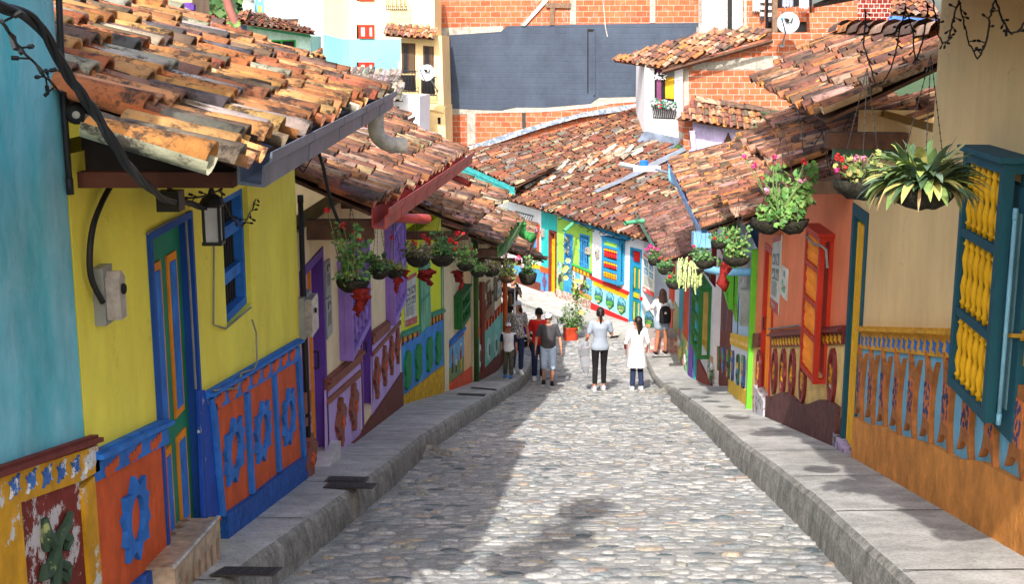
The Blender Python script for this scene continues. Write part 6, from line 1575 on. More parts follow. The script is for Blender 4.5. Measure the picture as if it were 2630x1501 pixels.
# tall white building
TWB=Wall((-16,61),(-7,61));tb_=empty('white_building',TWB.P(3,-3,0),'tall plain white building with a light blue banner','building')
blk(TWB,tb_,'C',[(540,-100),(1205,-100),(1205,700),(540,700)],WHF,0,-4)
blk(TWB,tb_,'C',[(445,30),(545,30),(545,118),(455,100)],WHF,.6,-3,'bay');blk(TWB,tb_,'C',[(450,-50),(530,-50),(530,28),(450,28)],METER,.5,-3,'bay_window')
mb=MB();a,z=TWB.hit('C',568,-40);b,zb=TWB.hit('C',650,112);TWB.rect(mb,a,b,zb,z,.02,.06);mb.m=1;TWB.rect(mb,a+.1,b-.1,zb,zb+.3,.06,.065);mb.m=2;TWB.rect(mb,(a+b)/2-.05,(a+b)/2+.05,zb+.5,z,.06,.065)
tag(mb.build('banner',[pn('banner_blue',110,200,225),pn('banner_green',170,210,80),WHF]),'light blue vertical banner on the tall white building','banner')
# mint house
MW=Wall((-14.5,55),(-8,55));mh=empty('mint_house',MW.P(3,-3,0),'pale mint house with green framed window and low tiled roof','house')
MNT=pn('mint_wall',200,238,230,var=.05)
blk(MW,mh,'C',[(490,205),(530,215),(1085,335),(1085,700),(490,700)],MNT,0,-3);blk(MW,mh,'C',[(230,290),(490,205),(490,700),(230,700)],pn('periwinkle_wall',120,160,230,var=.1),-.01,-3,'side_wall')
blk(MW,mh,'C',[(530,240),(1080,320),(1085,350),(535,262)],pn('eave_green',80,190,150),.04,0,'eave_band')
blk(MW,mh,'C',[(675,372),(943,370),(943,560),(675,560)],pn('window_green',60,175,80),.05,0,'window_frame');blk(MW,mh,'C',[(690,384),(803,384),(803,560),(690,560)],DARK,.06,.05,'pane');blk(MW,mh,'C',[(820,384),(932,384),(932,560),(820,560)],DARK,.06,.05,'pane')
A=atY('C',515,232,54.);B=atY('C',1130,322,54);q=Plane(A,B,A+V((0,1.,.18)));tiles(q,[(-.9,-.0),(q.L,0),(q.L-.4,1.1),(0.,2.6),(-.5,2.6)],mh,'right',.26,.45,41,4,1.,thick=False)
A=atY('C',200,275,54.);B=atY('C',490,190,54);q=Plane(A,B,A+V((-.2,1.,.25)));tiles(q,[(0,0),(q.L,0),(q.L,2.),(0,1)],mh,'right',.26,.45,42,4,1.,thick=False,name='side_roof')
b5=Wall((-13,58),(-8.,58));e5=empty('brick_parapet',b5.P(1,0,0),'strip of orange brick wall above the mint house roof','wall')
blk(b5,e5,'C',[(240,182),(960,180),(945,260),(240,260)],BR2,0,-.3,'wall');blk(b5,e5,'C',[(240,176),(962,174),(962,184),(240,186)],IRON,.1,-.4,'coping')
# small awning right of mint house
A=atY('C',1085,520,50);B=atY('C',1355,600,49.6);e6=empty('small_red_awning_shop',A+V((1,0,-2)),'little dark shop with rusty awning between mint and cyan buildings','shop')
q=Plane(A,B,A+V((0,1,.3)));tiles(q,[(0,0),(q.L,0),(q.L-.3,1.3),(0,1.6)],e6,'right',.24,.4,43,4,1.2,thick=False);sw_=Wall((A.x-.2,50.2),(B.x+.3,50.2));blk(sw_,e6,'C',[(1085,560),(1352,590),(1352,800),(1085,800)],pn('shop_purple',70,60,110),0,-1)
blk(sw_,e6,'C',[(1205,590),(1290,600),(1290,660),(1205,650)],pn('shop_olive',90,120,30),.05,0,'shutter')
c=atY('C',1220,320,53);mb=MB();mb.hexa([c+V((-.1,0,-1.8)),c+V((.12,0,-1.6)),c+V((.12,.2,-1.6)),c+V((-.1,.2,-1.8))],[c+V((.15,0,1.3)),c+V((.3,0,1.3)),c+V((.3,.2,1.3)),c+V((.15,.2,1.3))]);tag(mb.build('hanging_flag',[MAR]),'drooping dark red flag on the cyan building corner','flag')
# building behind the near-left roof
pw=Wall((-5.2,14.2),(-1.9,14.2));e7=empty('purple_balcony_house',pw.P(1,-1,0),'cream house with purple baluster balcony just above the near left roof','house')
blk(pw,e7,'A',[(560,-90),(958,-90),(958,140),(600,140)],pn('tan_wall',215,178,138),0,-.8)
for i in range(7):
    a,z=pw.hit('A',832+i*20,115,.15);b,z1=pw.hit('A',832+i*20,12,.15);mb=MB();baluster_mesh(mb,pw.P(a,z,.15),pw.P(a,z1,.15),.05,7);mb.build('baluster',PUR,e7,True)
blk(pw,e7,'A',[(815,8),(965,20),(965,50),(815,35)],PUR,.2,.1,'rail')
pipe(e7,[atY('C',290,-60,12.3),atY('C',318,60,12.3),atY('C',385,230,12.3),atY('C',450,400,12.3)],.042,pn('dusty_red_pipe',165,105,95),'downpipe',10)
# hill
HG=pn('wooded_hill',60,92,42,var=.5,scale=.25,bump=0)
mb=MB();xs_=[-120+i*6 for i in range(24)];ys_=[88+j*8 for j in range(14)]
hf=lambda x,y:-14+(y-88)*.36+3*NZ.noise(V((x*.03,y*.03,0)))
mb.add([(x,y,hf(x,y)) for y in ys_ for x in xs_],[[j*24+i,j*24+i+1,(j+1)*24+i+1,(j+1)*24+i] for j in range(13) for i in range(23)])
tag(mb.build('hill',HG,smooth=True),kind='structure')
LV=paint('forest_leaf',(.5,.5,.5),rough=.8,var=.3,scale=1,bump=0,stain=0,attr=True)
mb=MB();rr=random.Random(31)
for i in range(620):
    y=rr.uniform(92,185);x=rr.uniform(-.32,-.17)*y;z=hf(x,y);s_=rr.uniform(1.,2.2);base=rr.choice([(.035,.08,.02),(.05,.11,.03),(.025,.06,.02),(.08,.14,.04)])
    for q in range(34):
        v=V((rr.gauss(0,1),rr.gauss(0,1),rr.gauss(0,.8)));v=v.normalized()*s_*rr.uniform(.6,1.05);c=V((x,y,z+s_*1.3))+v
        k=rr.uniform(.6,1.5);mb.col=tuple(t*k for t in base);a_,b_=bx_basis(V((rr.uniform(-1,1),rr.uniform(-1,0),rr.uniform(0,1))).normalized()+V((0,0,.01)));L=rr.uniform(.25,.5)*s_*.6
        mb.face(c-a_*L,c-b_*L,c+a_*L,c+b_*L)
tag(mb.build('hillside_woods',LV),'green wooded hillside in the far upper left corner','woodland',kind='stuff')
# ================================================================ people
SKIN=paint('skin',srgb(196,138,108),rough=.55,var=.08,scale=20,bump=0,stain=0);SKIN2=paint('tanned_skin',srgb(172,112,82),rough=.55,var=.08,scale=20,bump=0,stain=0)
HAIRM=paint('black_hair',(.018,.012,.01),rough=.4,var=.4,scale=60,bump=.5,bs=90,stain=0)
def cloth(name,r,g,b,**k):return paint(name,srgb(r,g,b),rough=.9,var=k.pop('var',.18),scale=k.pop('scale',9),bump=k.pop('bump',.5),bs=k.pop('bs',14),stain=.1,**k)
def leopard():
    m,n,b=nt('spotted_fabric');g=N(n,'NewGeometry').outputs['Position']
    t=N(n,'TexVoronoi',inp={2:38.});n.links.new(g,t.inputs[0]);c=ramp(n,t.outputs[0],[(.42,(.02,.018,.016)),(.52,(.45,.42,.38))]);n.links.new(c,b.inputs['Base Color']);b.inputs['Roughness'].default_value=.9;return m
def camo():
    m,n,b=nt('camouflage_fabric');g=N(n,'NewGeometry').outputs['Position'];c=ramp(n,noise(n,g,14,3),[(.35,(.02,.02,.018)),(.45,(.06,.065,.04)),(.55,(.10,.09,.06)),(.65,(.03,.035,.025))]);n.links.new(c,b.inputs['Base Color']);b.inputs['Roughness'].default_value=.9;return m
def remesh(o,v,sm=3):
    m=o.modifiers.new('r','REMESH');m.mode='VOXEL';m.voxel_size=v;m.use_smooth_shade=True
    s=o.modifiers.new('s','SMOOTH');s.iterations=sm;s.factor=.5
    dg=bpy.context.evaluated_depsgraph_get();e=o.evaluated_get(dg);me=bpy.data.meshes.new_from_object(e);old=o.data;mats=list(old.materials);o.modifiers.clear();o.data=me;me.name=o.name
    if not me.materials:
        for q in mats:me.materials.append(q)
    me.polygons.foreach_set('use_smooth',[True]*len(me.polygons));bpy.data.meshes.remove(old)
class Man:
    J=dict(hipL=(-.09,0,.90),hipR=(.09,0,.90),kneeL=(-.095,.02,.49),kneeR=(.095,.02,.49),ankL=(-.09,0,.085),ankR=(.09,0,.085),shL=(-.175,0,1.40),shR=(.175,0,1.40),elL=(-.235,-.02,1.13),elR=(.235,-.02,1.13),wrL=(-.25,.06,.88),wrR=(.25,.06,.88),pel=(0,0,.95),wa=(0,0,1.10),ch=(0,.0,1.30),nk=(0,0,1.46),hd=(0,.015,1.60))
    def __init__(s,name,loc,yaw,H,label,skin=SKIN,pose={},headyaw=0,nod=0,fem=0,fat=0,footyaw=(0,0)):
        s.j={k:V(v) for k,v in s.J.items()}
        for k,v in pose.items():s.j[k]=V(v)
        s.k=H/1.72;s.M=Matrix.Rotation(yaw,3,'Z');s.loc=V(loc);s.skin=skin;s.fem=fem;s.fat=fat
        s.e=empty(name,loc,label,'person','people in the street');s.hm=Matrix.Rotation(headyaw,3,'Z')@Matrix.Rotation(nod,3,'X');s.fy=footyaw;s.body()
    def T(s,mb):mb.v=[s.loc+s.M@(q*s.k) for q in mb.v]
    def part(s,mb,name,mat,vox=.011,sm=3,re=True,smooth=True):
        s.T(mb);o=mb.build(name,mat,s.e,smooth)
        if re:remesh(o,vox*s.k,sm)
        return o
    def torso(s,mb,g=0,lo=.86,hi=1.46,wid=1.,flare=0):
        j=s.j;f=s.fem;sp=lambda z:j['pel'].lerp(j['nk'],max(0,min(1,(z-.95)/(.51))))
        prof=[(.86,.145+.02*f,.105),(.93,.158+.018*f,.118),(1.02,.142-.004*f+s.fat*.02,.108+s.fat*.03),(1.12,.132-.014*f+s.fat*.03,.10+s.fat*.05),(1.22,.146-.012*f+s.fat*.02,.106+s.fat*.035),(1.32,.165-.014*f,.112+.012*f),(1.39,.168-.02*f,.10),(1.435,.12,.075),(1.47,.065,.062)]
        R_=[]
        x=(j['shR']-j['shL']).normalized();y=V((0,0,1)).cross(x)
        for z,a,b in prof:
            if lo-.001<=z<=hi+.02:
                c=V((sp(z).x,sp(z).y,z)) if z>=.95 else V((j['pel'].x,j['pel'].y,z+j['pel'].z-.95))
                R_.append((c,x,y,(a+g+flare*max(0,1.1-z))*wid,b+g+flare*max(0,1.1-z)))
        mb.loft(R_,18)
    def hand(s,mb,wr,el,side,curl=.5,grip=None):
        d=(wr-el).normalized();up=V((0,1,0)) if abs(d.y)<.8 else V((0,0,1));x=d.cross(up).normalized();n=x.cross(d).normalized()
        # palm broad axis n (front-back for a hanging arm), palm faces inward
        inn=V((-side,0,0));inn=(inn-d*inn.dot(d));inn=inn.normalized() if inn.length>.1 else x
        br=d.cross(inn).normalized()
        if br.y<0:br=-br
        mb.loft([(wr+d*t,br,inn,a,b) for t,a,b in((-.01,.026,.02),(.02,.032,.019),(.055,.040,.016),(.088,.038,.013))],10)
        for i,(o,L) in enumerate(((.030,.068),(.010,.076),(-.011,.070),(-.030,.056))):
            a=wr+d*.082+br*o;c1=a+(d+inn*curl*.4).normalized()*L*.45;c2=c1+(d+inn*curl*1.1).normalized()*L*.32;c3=c2+(d*.6+inn*curl*1.6).normalized()*L*.26
            mb.cap(a,c1,.0095,.009,6);mb.cap(c1,c2,.009,.008,6);mb.cap(c2,c3,.008,.007,6)
        a=wr+d*.03+br*.03;b=a+(d+br*.9+inn*.3).normalized()*.04;mb.cap(a,b,.012,.010,6);mb.cap(b,b+(d+br*.25+inn*.4).normalized()*.03,.010,.008,6)
    def body(s):
        j=s.j;mb=MB();s.torso(mb,-.012)
        for S,sg in(('L',-1),('R',1)):
            sh,el,wr,hp,kn,an=(j[q+S] for q in('sh','el','wr','hip','knee','ank'))
            mb.cap(sh,el,.046-.006*s.fem,.036-.004*s.fem,12);mb.cap(el,wr,.037-.004*s.fem,.024,12);s.hand(mb,wr,el,sg)
            mb.cap(hp,kn,.080,.052,12);mid=kn.lerp(an,.35)+V((0,-.012,0));mb.cap(kn,mid,.05,.052,12);mb.cap(mid,an,.052,.034,12)
            Fd=Matrix.Rotation(s.fy[0 if S=='L' else 1],3,'Z')@V((0,1,0));mb.cap(an+V((0,0,-.045)),an+Fd*.13+V((0,0,-.055)),.034,.028,8)
        mb.cap(j['nk']-V((0,0,.03)),j['hd']+V((0,-.01,-.06)),.052-.006*s.fem,.05-.006*s.fem,12)
        h=j['hd'];hm=s.hm;P=lambda x,y,z:h+hm@V((x,y,z))
        mb.ell(P(0,-.008,.025),.074,.092,.095,16,10,hm);mb.ell(P(0,.02,-.035),.058,.068,.072,14,8,hm);mb.ell(P(0,.065,-.078),.026,.022,.02,8,6,hm)
        mb.cap(P(0,.086,.012),P(0,.106,-.022),.009,.013,7);mb.ell(P(0,.083,-.052),.024,.014,.012,8,6,hm);mb.ell(P(0,.076,.035),.05,.018,.012,8,6,hm)
        for sg in(-1,1):mb.ell(P(sg*.074,-.005,-.005),.010,.020,.030,8,6,hm)
        s.part(mb,'body',s.skin,.0085,2)
        for sg in(-1,1):
            mb=MB();mb.ell(P(sg*.03,.081,.012),.013,.009,.0075,8,6,hm);s.part(mb,'eye',pn('eye_dark',45,32,28,rough=.2,var=0,bump=0,stain=0),re=False)
            mb=MB();mb.cap(P(sg*.018,.093,.032),P(sg*.045,.084,.034),.004,.003,5);s.part(mb,'eyebrow',HAIRM,re=False)
        mb=MB();mb.ell(P(0,.093,-.053),.021,.006,.006,8,5,hm);s.part(mb,'lips',pn('lips',150,80,72,var=0,bump=0,stain=0),re=False)
    def shirt(s,mat,lo=.86,sleeve=.6,g=.014,name='shirt',collar=None,flare=0,zdrop=0):
        j=s.j;mb=MB();s.torso(mb,g,lo,1.44,1,flare)
        if zdrop:
            x=V((1,0,0));y=V((0,1,0));c=j['pel'];mb.loft([(c+V((0,0,-zdrop-.02)),x,y,.185+flare,.13+flare),(c+V((0,0,-.05)),x,y,.18,.135),(c+V((0,0,.1)),x,y,.15,.12)],18)
        for S in'LR':
            sh,el,wr=j['sh'+S],j['el'+S],j['wr'+S]
            mb.cap(sh+V((0,0,.005)),sh.lerp(el,min(1,sleeve)),.060,.055 if sleeve<1 else .047,12)
            if sleeve>1:mb.cap(el,el.lerp(wr,sleeve-1),.047,.038,12)
            mb.cap(j['nk']-V((0,0,.06)),sh+V((0,0,.0)),.055,.058,10)
        o=s.part(mb,name,mat)
        if collar:
            mb=MB();c=j['nk']+V((0,0,-.015));n=12
            for i in range(n):
                pass
            mb.tube([c+V((.062*math.cos(a),.058*math.sin(a),.006-.03*max(0,math.sin(a)))) for a in [math.pi/2+.25+i*(2*math.pi-.5)/11 for i in range(12)]],.013,6);s.part(mb,'collar',collar,re=False)
        return o
    def legs(s,mat,to=1.,g=.014,name='trousers',r=None,hem=.05,top=True):
        j=s.j;mb=MB()
        if top:
            x=V((1,0,0));y=V((0,1,0));c=j['pel'];mb.loft([(c+V((0,0,z)),x,y,a+g*.6,b+g*.6) for z,a,b in((-.12,.12,.09),(-.07,.155+.01*s.fem,.115),(0,.155+.015*s.fem,.115),(.07,.14,.105))],18)
        for S in'LR':
            hp,kn,an=j['hip'+S],j['knee'+S],j['ank'+S]
            if to<=.5:mb.cap(hp,hp.lerp(kn,to*2),.086+g,.064+g+hem*.4,12)
            else:
                t=(to-.5)*2;mb.cap(hp,kn,.082+g*.8,.055+g,12);e=kn.lerp(an,t);m=kn.lerp(e,.4)+V((0,-.010,0));mb.cap(kn,m,.054+g,.054+g*.8,12);mb.cap(m,e,.054+g*.8,.036+g+hem*.2,12)
        return s.part(mb,name,mat)
    def shoes(s,mat,sole=None):
        for i,S in enumerate('LR'):
            an=s.j['ank'+S];Fd=Matrix.Rotation(s.fy[i],3,'Z')@V((0,1,0));kn=s.j['knee'+S];sd=V((-Fd.y,Fd.x,0));z0=an.z-.085
            mb=MB();b=V((an.x,an.y,z0))
            mb.loft([(b+Fd*t+V((0,0,h/2+.012)),sd,V((0,0,1)),w,h/2) for t,w,h in((-.075,.022,.05),(-.06,.036,.085),(-.02,.04,.10),(.04,.042,.085),(.10,.047,.06),(.16,.045,.05),(.195,.028,.035))],10)
            s.part(mb,'shoe',mat,re=False)
            mb=MB();mb.loft([(b+Fd*t+V((0,0,.010)),sd,V((0,0,1)),w+.003,.012) for t,w in((-.08,.025),(-.06,.039),(-.02,.042),(.04,.044),(.10,.05),(.165,.048),(.2,.03))],10);s.part(mb,'sole',sole or pn('white_sole',215,215,212,var=.05,bump=0),re=False)
    def hair(s,length=.0,mat=HAIRM,wid=.07,back=True,tail=None,vol=1.):
        h=s.j['hd'];hm=s.hm;P=lambda x,y,z:h+hm@V((x,y,z));mb=MB()
        mb.ell(P(0,-.024,.036),.084*vol,.094*vol,.098*vol,16,10,hm)
        for sg in(-1,1):mb.ell(P(sg*.06,-.03,.0),.026*vol,.055,.06,10,8,hm)
        if length>0:
            n=7
            for i in range(n):
                a=(i-(n-1)/2)/(n-1)*2;x=a*wid
                mb.cap(P(x*.9,-.065+.02*abs(a),.03),P(x*1.1,-.115+.03*abs(a),-length*.5),.03,.034,8);mb.cap(P(x*1.1,-.115+.03*abs(a),-length*.5),P(x*1.0,-.135+.03*abs(a),-length*(1-.1*abs(a))),.034,.015,8)
        if tail:
            a,b,c=tail;mb.cap(P(0,-.10,.05),P(*a),.024,.03,8);mb.cap(P(*a),P(*b),.03,.026,8);mb.cap(P(*b),P(*c),.026,.010,8)
        return s.part(mb,'hair',mat,.0095,1)
    def cap_(s,mat,brim,back=False):
        h=s.j['hd'];hm=s.hm;P=lambda x,y,z:h+hm@V((x,y,z));mb=MB();vs=[]
        mb.loft([(P(0,-.012,z),hm@V((1,0,0)),hm@V((0,1,0)),a,b) for z,a,b in((.04,.088,.107),(.07,.087,.105),(.10,.078,.094),(.125,.056,.066),(.136,.02,.024))],18);s.part(mb,'cap',mat,re=False)
        mb=MB();pts=[P(.078*math.cos(a),.055+.105*math.sin(a)**.8 if 0<a<math.pi else .055,.046-.012*math.sin(a)) for a in [math.pi*i/10 for i in range(11)]];up=hm@V((0,0,1));mb.prism(pts,up*.008);s.part(mb,'brim',brim,re=False)
    def skirt(s,mat,z0,z1,r0,r1,name='coat_skirt'):
        j=s.j;mb=MB();x=V((1,0,0));y=V((0,1,0));n=24;rs=[]
        vs=[];H_=6
        for i in range(H_+1):
            t=i/H_;z=lerp(z0,z1,t)
            for k in range(n):
                a=2*math.pi*k/n;w_=1+.05*t*math.sin(5*a+1);vs.append(V((j['pel'].x+math.cos(a)*lerp(r0[0],r1[0],t)*w_,j['pel'].y+math.sin(a)*lerp(r0[1],r1[1],t)*w_,z)))
        mb.add(vs,[[i*n+k,i*n+(k+1)%n,(i+1)*n+(k+1)%n,(i+1)*n+k] for i in range(H_) for k in range(n)]);return s.part(mb,name,mat,re=False)
def gp(k,x,y,up=0,ymax=50):
    d=ray(k,x,y);lo,hi=3.,ymax
    for _ in range(60):
        m=(lo+hi)/2
        if d.z/d.y*m>Gz(m)+up:lo=m
        else:hi=m
    return d*(m/d.y)
pi=math.pi
WSOLE=pn('white_sole',215,215,212,var=.05,bump=0);BSOLE=BLACK
DENIM=cloth('light_denim',170,190,215,var=.15);JEAN=cloth('dark_denim',38,48,78);WHC=cloth('white_cotton',225,225,228,var=.05);GCH=cloth('charcoal_cotton',74,72,76);REDC=cloth('red_cotton',190,28,26)
BLKC=cloth('black_cotton',22,22,25,var=.3)
# man in grey polo
c=gp('I',655,1205);c.z=Gz(c.y)+.01
m=Man('person',c,pi,1.66,'man in charcoal polo, white cap and pale denim shorts walking towards the camera',fat=.9,headyaw=-.25,pose=dict(kneeL=(-.10,.10,.50),ankL=(-.09,.06,.10),kneeR=(.10,.02,.49),ankR=(.10,-.10,.09),wrL=(-.30,.07,.86),wrR=(.30,.03,.86),elL=(-.27,-.03,1.12),elR=(.27,-.03,1.12)))
m.shirt(GCH,.84,.75,.018,collar=GCH);m.legs(DENIM,.56,.026,'shorts',hem=.1);m.shoes(BLKC,pn('grey_sole',120,130,135));m.hair();m.cap_(WHC,WHC)
# boy in red
c=gp('I',555,1148);c.z=Gz(c.y)+.01
m=Man('person',c,pi,1.70,'young man in red shirt and black cap half hidden behind the polo man',headyaw=.3,nod=-.2,skin=SKIN2,pose=dict(kneeR=(.1,.12,.5),ankR=(.1,.02,.1)))
m.shirt(REDC,.84,.7,.02);m.legs(JEAN,.95,.02);m.shoes(WHC,WSOLE);m.hair();m.cap_(BLKC,BLKC)
# kid
c=gp('I',235,1130,.24);c.z=Gz(c.y)+.25
m=Man('person',c,pi-.15,1.20,'small boy in white and navy polo, red brimmed cap and camouflage trousers',headyaw=.35,skin=SKIN2,pose=dict(kneeR=(.1,-.02,.5),ankR=(.12,-.05,.09),kneeL=(-.09,.1,.5),ankL=(-.1,.08,.12),hd=(0,.015,1.63),wrL=(-.27,.1,.9),wrR=(.27,.05,.88)))
m.shirt(WHC,.84,.3,.022,collar=cloth('navy_cotton',28,34,62))
mb=MB()
for S in'LR':
    sh,el=m.j['sh'+S],m.j['el'+S];mb.cap(sh.lerp(el,.1),sh.lerp(el,.72),.070,.066,12)
    m.part(mb,'sleeve',MATS['navy_cotton']);mb=MB()
m.legs(camo(),.94,.024);m.shoes(cloth('bright_blue_shoe',40,110,190),cloth('navy_cotton',28,34,62));m.hair();m.cap_(WHC,cloth('red_cotton2',180,30,30))
# mother
c=gp('I',305,1085,.24);c.z=Gz(c.y)+.25;c.x+=.04
m=Man('person',c,pi+.2,1.68,'woman in spotted blouse, grey cap and jeans behind the small boy',fem=1,headyaw=-1.0,skin=SKIN2,pose=dict(kneeR=(.09,.08,.5),ankR=(.09,-.1,.1)))
m.shirt(leopard(),.84,.8,.024,'blouse');m.legs(JEAN,.93,.012);m.shoes(WHC,WSOLE);m.hair(.22,wid=.05);m.cap_(cloth('grey_cap',190,192,198),cloth('grey_cap',190,192,198))
mb=MB();mb.ell(V((-.2,-.05,1.0)),.10,.06,.09,10,8);m.part(mb,'waist_bag',cloth('purple_nylon',80,40,110),re=False)
# woman filming
c=V((.02,33.5,Gz(33.5)+.01))
m=Man('person',c,pi-.2,1.68,'blond woman in black top lifting a phone behind the spotted blouse',fem=1,headyaw=-.2,pose=dict(elL=(-.26,.12,1.20),wrL=(-.22,.28,1.43),elR=(.27,.1,1.18),wrR=(.2,.2,1.38)))
m.shirt(BLKC,.84,.6,.015);m.legs(BLKC,.95,.01);m.shoes(WHC);m.hair(.1,mat=paint('blond_hair',srgb(150,110,70),var=.3,scale=50,bump=.3))
ph=m.loc+m.M@(V((-.2,.36,1.53))*m.k);mb=MB();mb.box(ph,.075,.012,.15);o=mb.build('phone',BLACK);tag(o,'black phone held up by the blond woman','phone')
c=V((-.42,32.6,Gz(32.6)+.16))
m=Man('person',c,.3,1.66,'person in black with raised phone beside the orange corner pipe',fem=1,pose=dict(elR=(.30,.15,1.25),wrR=(.26,.25,1.48)))
m.shirt(BLKC,.84,.5,.015);m.legs(JEAN,.95,.012);m.shoes(BLKC);m.hair(.2)
mb=MB();mb.box(m.loc+m.M@(V((.25,.30,1.56))*m.k),.075,.012,.14);tag(mb.build('phone',BLACK),'black phone raised beside the orange corner pipe','phone')
# seated person
kx=pl(KL,30.);c=V((kx-.05,30.0,Gz(30.)+.22-.42))
c=gp('I',450,1000,.0);c=V((c.x+.02,c.y+.3,Gz(c.y)+.02))
m=Man('person',V((.18,31.,Gz(31)+.0)),-pi/2-.35,1.62,'seated person in black leggings and white sneakers on the left kerb',fem=1,pose=dict(pel=(0,0,.32),wa=(0,0,.5),hipL=(-.09,0,.30),hipR=(.09,0,.30),kneeL=(-.1,.38,.48),kneeR=(.1,.36,.50),ankL=(-.09,.56,.10),ankR=(.10,.48,.09),shL=(-.175,.06,.80),shR=(.175,.06,.80),elL=(-.22,.22,.62),elR=(.22,.22,.62),wrL=(-.16,.38,.56),wrR=(.16,.38,.56),ch=(0,.05,.7),nk=(0,.08,.86),hd=(0,.10,1.0)))
def seat_torso(s,mb,g=0,lo=.86,hi=1.46,wid=1.,flare=0):
    x=V((1,0,0));y=V((0,1,0));mb.loft([(V((0,yy,z)),x,y,a+g,b+g) for z,yy,a,b in((.22,0,.15,.12),(.34,.0,.155,.12),(.5,.02,.125,.1),(.65,.04,.135,.1),(.78,.06,.15,.1),(.84,.07,.11,.08),(.88,.08,.06,.06))],16)
ob_=[o for o in COL.objects if o.parent==m.e]
for o in ob_:bpy.data.objects.remove(o)
Man.torso_,Man.torso=Man.torso,seat_torso
m.body();m.shirt(BLKC,0,1.9,.016);m.legs(BLKC,.9,.01);m.shoes(WHC);m.hair(.2)
Man.torso=Man.torso_
# woman with leggings
c=gp('I',1203,1270);c.z=Gz(c.y)+.01
m=Man('person',c,.05,1.82,'woman in pale grey tee and black leggings carrying a jacket, walking away',fem=1,headyaw=-.05,skin=SKIN2,pose=dict(kneeL=(-.09,.0,.5),ankL=(-.11,-.12,.12),kneeR=(.09,.08,.5),ankR=(.09,.04,.09),elL=(-.25,-.02,1.13),wrL=(-.27,.12,.98),elR=(.245,.06,1.15),wrR=(.2,.24,1.2)))
m.shirt(cloth('pale_grey_tee',150,160,174,var=.05),.86,.65,.014);m.legs(cloth('legging_black',18,18,22),.90,.006,'leggings');m.shoes(cloth('pale_sneaker',200,190,195),WSOLE);m.hair(0,tail=((0,-.13,.0),(0,-.12,-.12),(.01,-.10,-.24)))
jc=m.loc+m.M@(V((-.27,.07,.90))*m.k);mb=MB()
x=V((1,0,0));y=V((0,1,0))
mb.loft([(jc+V((.0,0,.12)),x,y,.06,.05),(jc+V((-.02,0,.05)),x,y,.10,.06),(jc+V((-.05,0,-.1)),x,y,.11,.05),(jc+V((-.04,0,-.3)),x,y,.10,.045),(jc+V((.0,0,-.52)),x,y,.07,.04),(jc+V((.0,0,-.6)),x,y,.05,.02)],14)
mb.loft([(jc+V((-.06,-.02,.10)),x,y,.05,.05),(jc+V((-.13,-.03,.0)),x,y,.06,.04),(jc+V((-.14,-.03,-.12)),x,y,.045,.03),(jc+V((-.10,-.03,-.2)),x,y,.02,.02)],10)
mb.loft([(jc+V((.03,-.05,.0)),x,y,.04,.03),(jc+V((.02,-.05,-.3)),x,y,.045,.03),(jc+V((-.01,-.05,-.66)),x,y,.035,.02)],10)
for v in mb.v:v+=V((.02*math.sin(v.z*23),.015*math.cos(v.z*31+v.x*40),0))
def plaid():
    mm,n,b=nt('striped_wool');g=N(n,'NewGeometry').outputs['Position'];sp=N(n,'SeparateXYZ');n.links.new(g,sp.inputs[0]);wv=N(n,'TexWave',inp={1:.9,2:6.});wv.bands_direction='Z';n.links.new(g,wv.inputs[0]);c=ramp(n,wv.outputs[0],[(.3,(.2,.21,.23)),(.5,(.34,.29,.30)),(.7,(.25,.27,.30))]);n.links.new(c,b.inputs['Base Color']);b.inputs['Roughness'].default_value=.95;return mm
o=mb.build('jacket',plaid(),smooth=True);remesh(o,.014,3);tag(o,'grey and pink wool jacket hanging over the arm of the leggings woman','jacket')
# woman in white coat
c=gp('I',1598,1262);c.z=Gz(c.y)+.01
m=Man('person',c,.1,1.62,'woman with long black hair in long white coat and jeans walking away',fem=1,headyaw=.9,skin=SKIN2,fat=.3,pose=dict(elL=(-.26,.0,1.12),wrL=(-.2,.2,1.08),elR=(.25,-.02,1.13),wrR=(.26,.1,.95),kneeL=(-.08,.02,.5),ankL=(-.1,-.03,.09),kneeR=(.09,.04,.5),ankR=(.1,-.08,.1)))
m.shirt(WHC,.86,1.35,.02,'coat',zdrop=.1);m.skirt(WHC,1.02,.56,(.165,.13),(.235,.19));m.legs(JEAN,.94,.014);m.shoes(WHC);m.hair(.50,wid=.085,vol=1.05)
mb=MB();mb.box(V((-.24,.2,1.04)),.02,.16,.22);m.T(mb);tag(mb.build('red_folder',cloth('red_folder',150,25,25)),'red folder held at the side of the white coat','folder')
# woman with backpack
c=V((3.62+.0,30.35,Gz(30.35)+.17))
c=gp('I',1865,850,.17,31.2);c=V((atY('I',1865,850,30.4).x,30.4,Gz(30.4)+.18))
m=Man('person',c,.1,1.70,'woman with long brown hair, black backpack and frayed denim shorts on the right pavement',fem=1,skin=SKIN2,pose=dict(elL=(-.27,.05,1.2),wrL=(-.12,.22,1.38),elR=(.30,.05,1.17),wrR=(.15,.22,1.33),kneeL=(-.10,.0,.5),ankL=(-.14,-.0,.09),kneeR=(.10,.0,.5),ankR=(.12,.05,.09)))
m.shirt(WHC,.93,.7,.02);m.legs(cloth('denim_shorts',150,165,180),.17,.03,'shorts',hem=.05);m.shoes(BLKC,WSOLE);m.hair(.42,mat=paint('brown_hair',srgb(96,70,58),var=.5,scale=50,bump=.4),wid=.075)
bp_=m.loc+m.M@(V((0.03,-.20,1.10))*m.k);e=empty('backpack',bp_+V((0,0,-.22)),'black rounded backpack with small round badge worn by the long haired woman','backpack')
mb=MB();mb.loft([(bp_+V((0,0,z)),x,y,a,b) for z,a,b in((-.22,.11,.05),(-.19,.145,.075),(0,.15,.085),(.13,.14,.075),(.2,.09,.05),(.22,.04,.03))],16);mb.build('pack',BLKC,e,True)
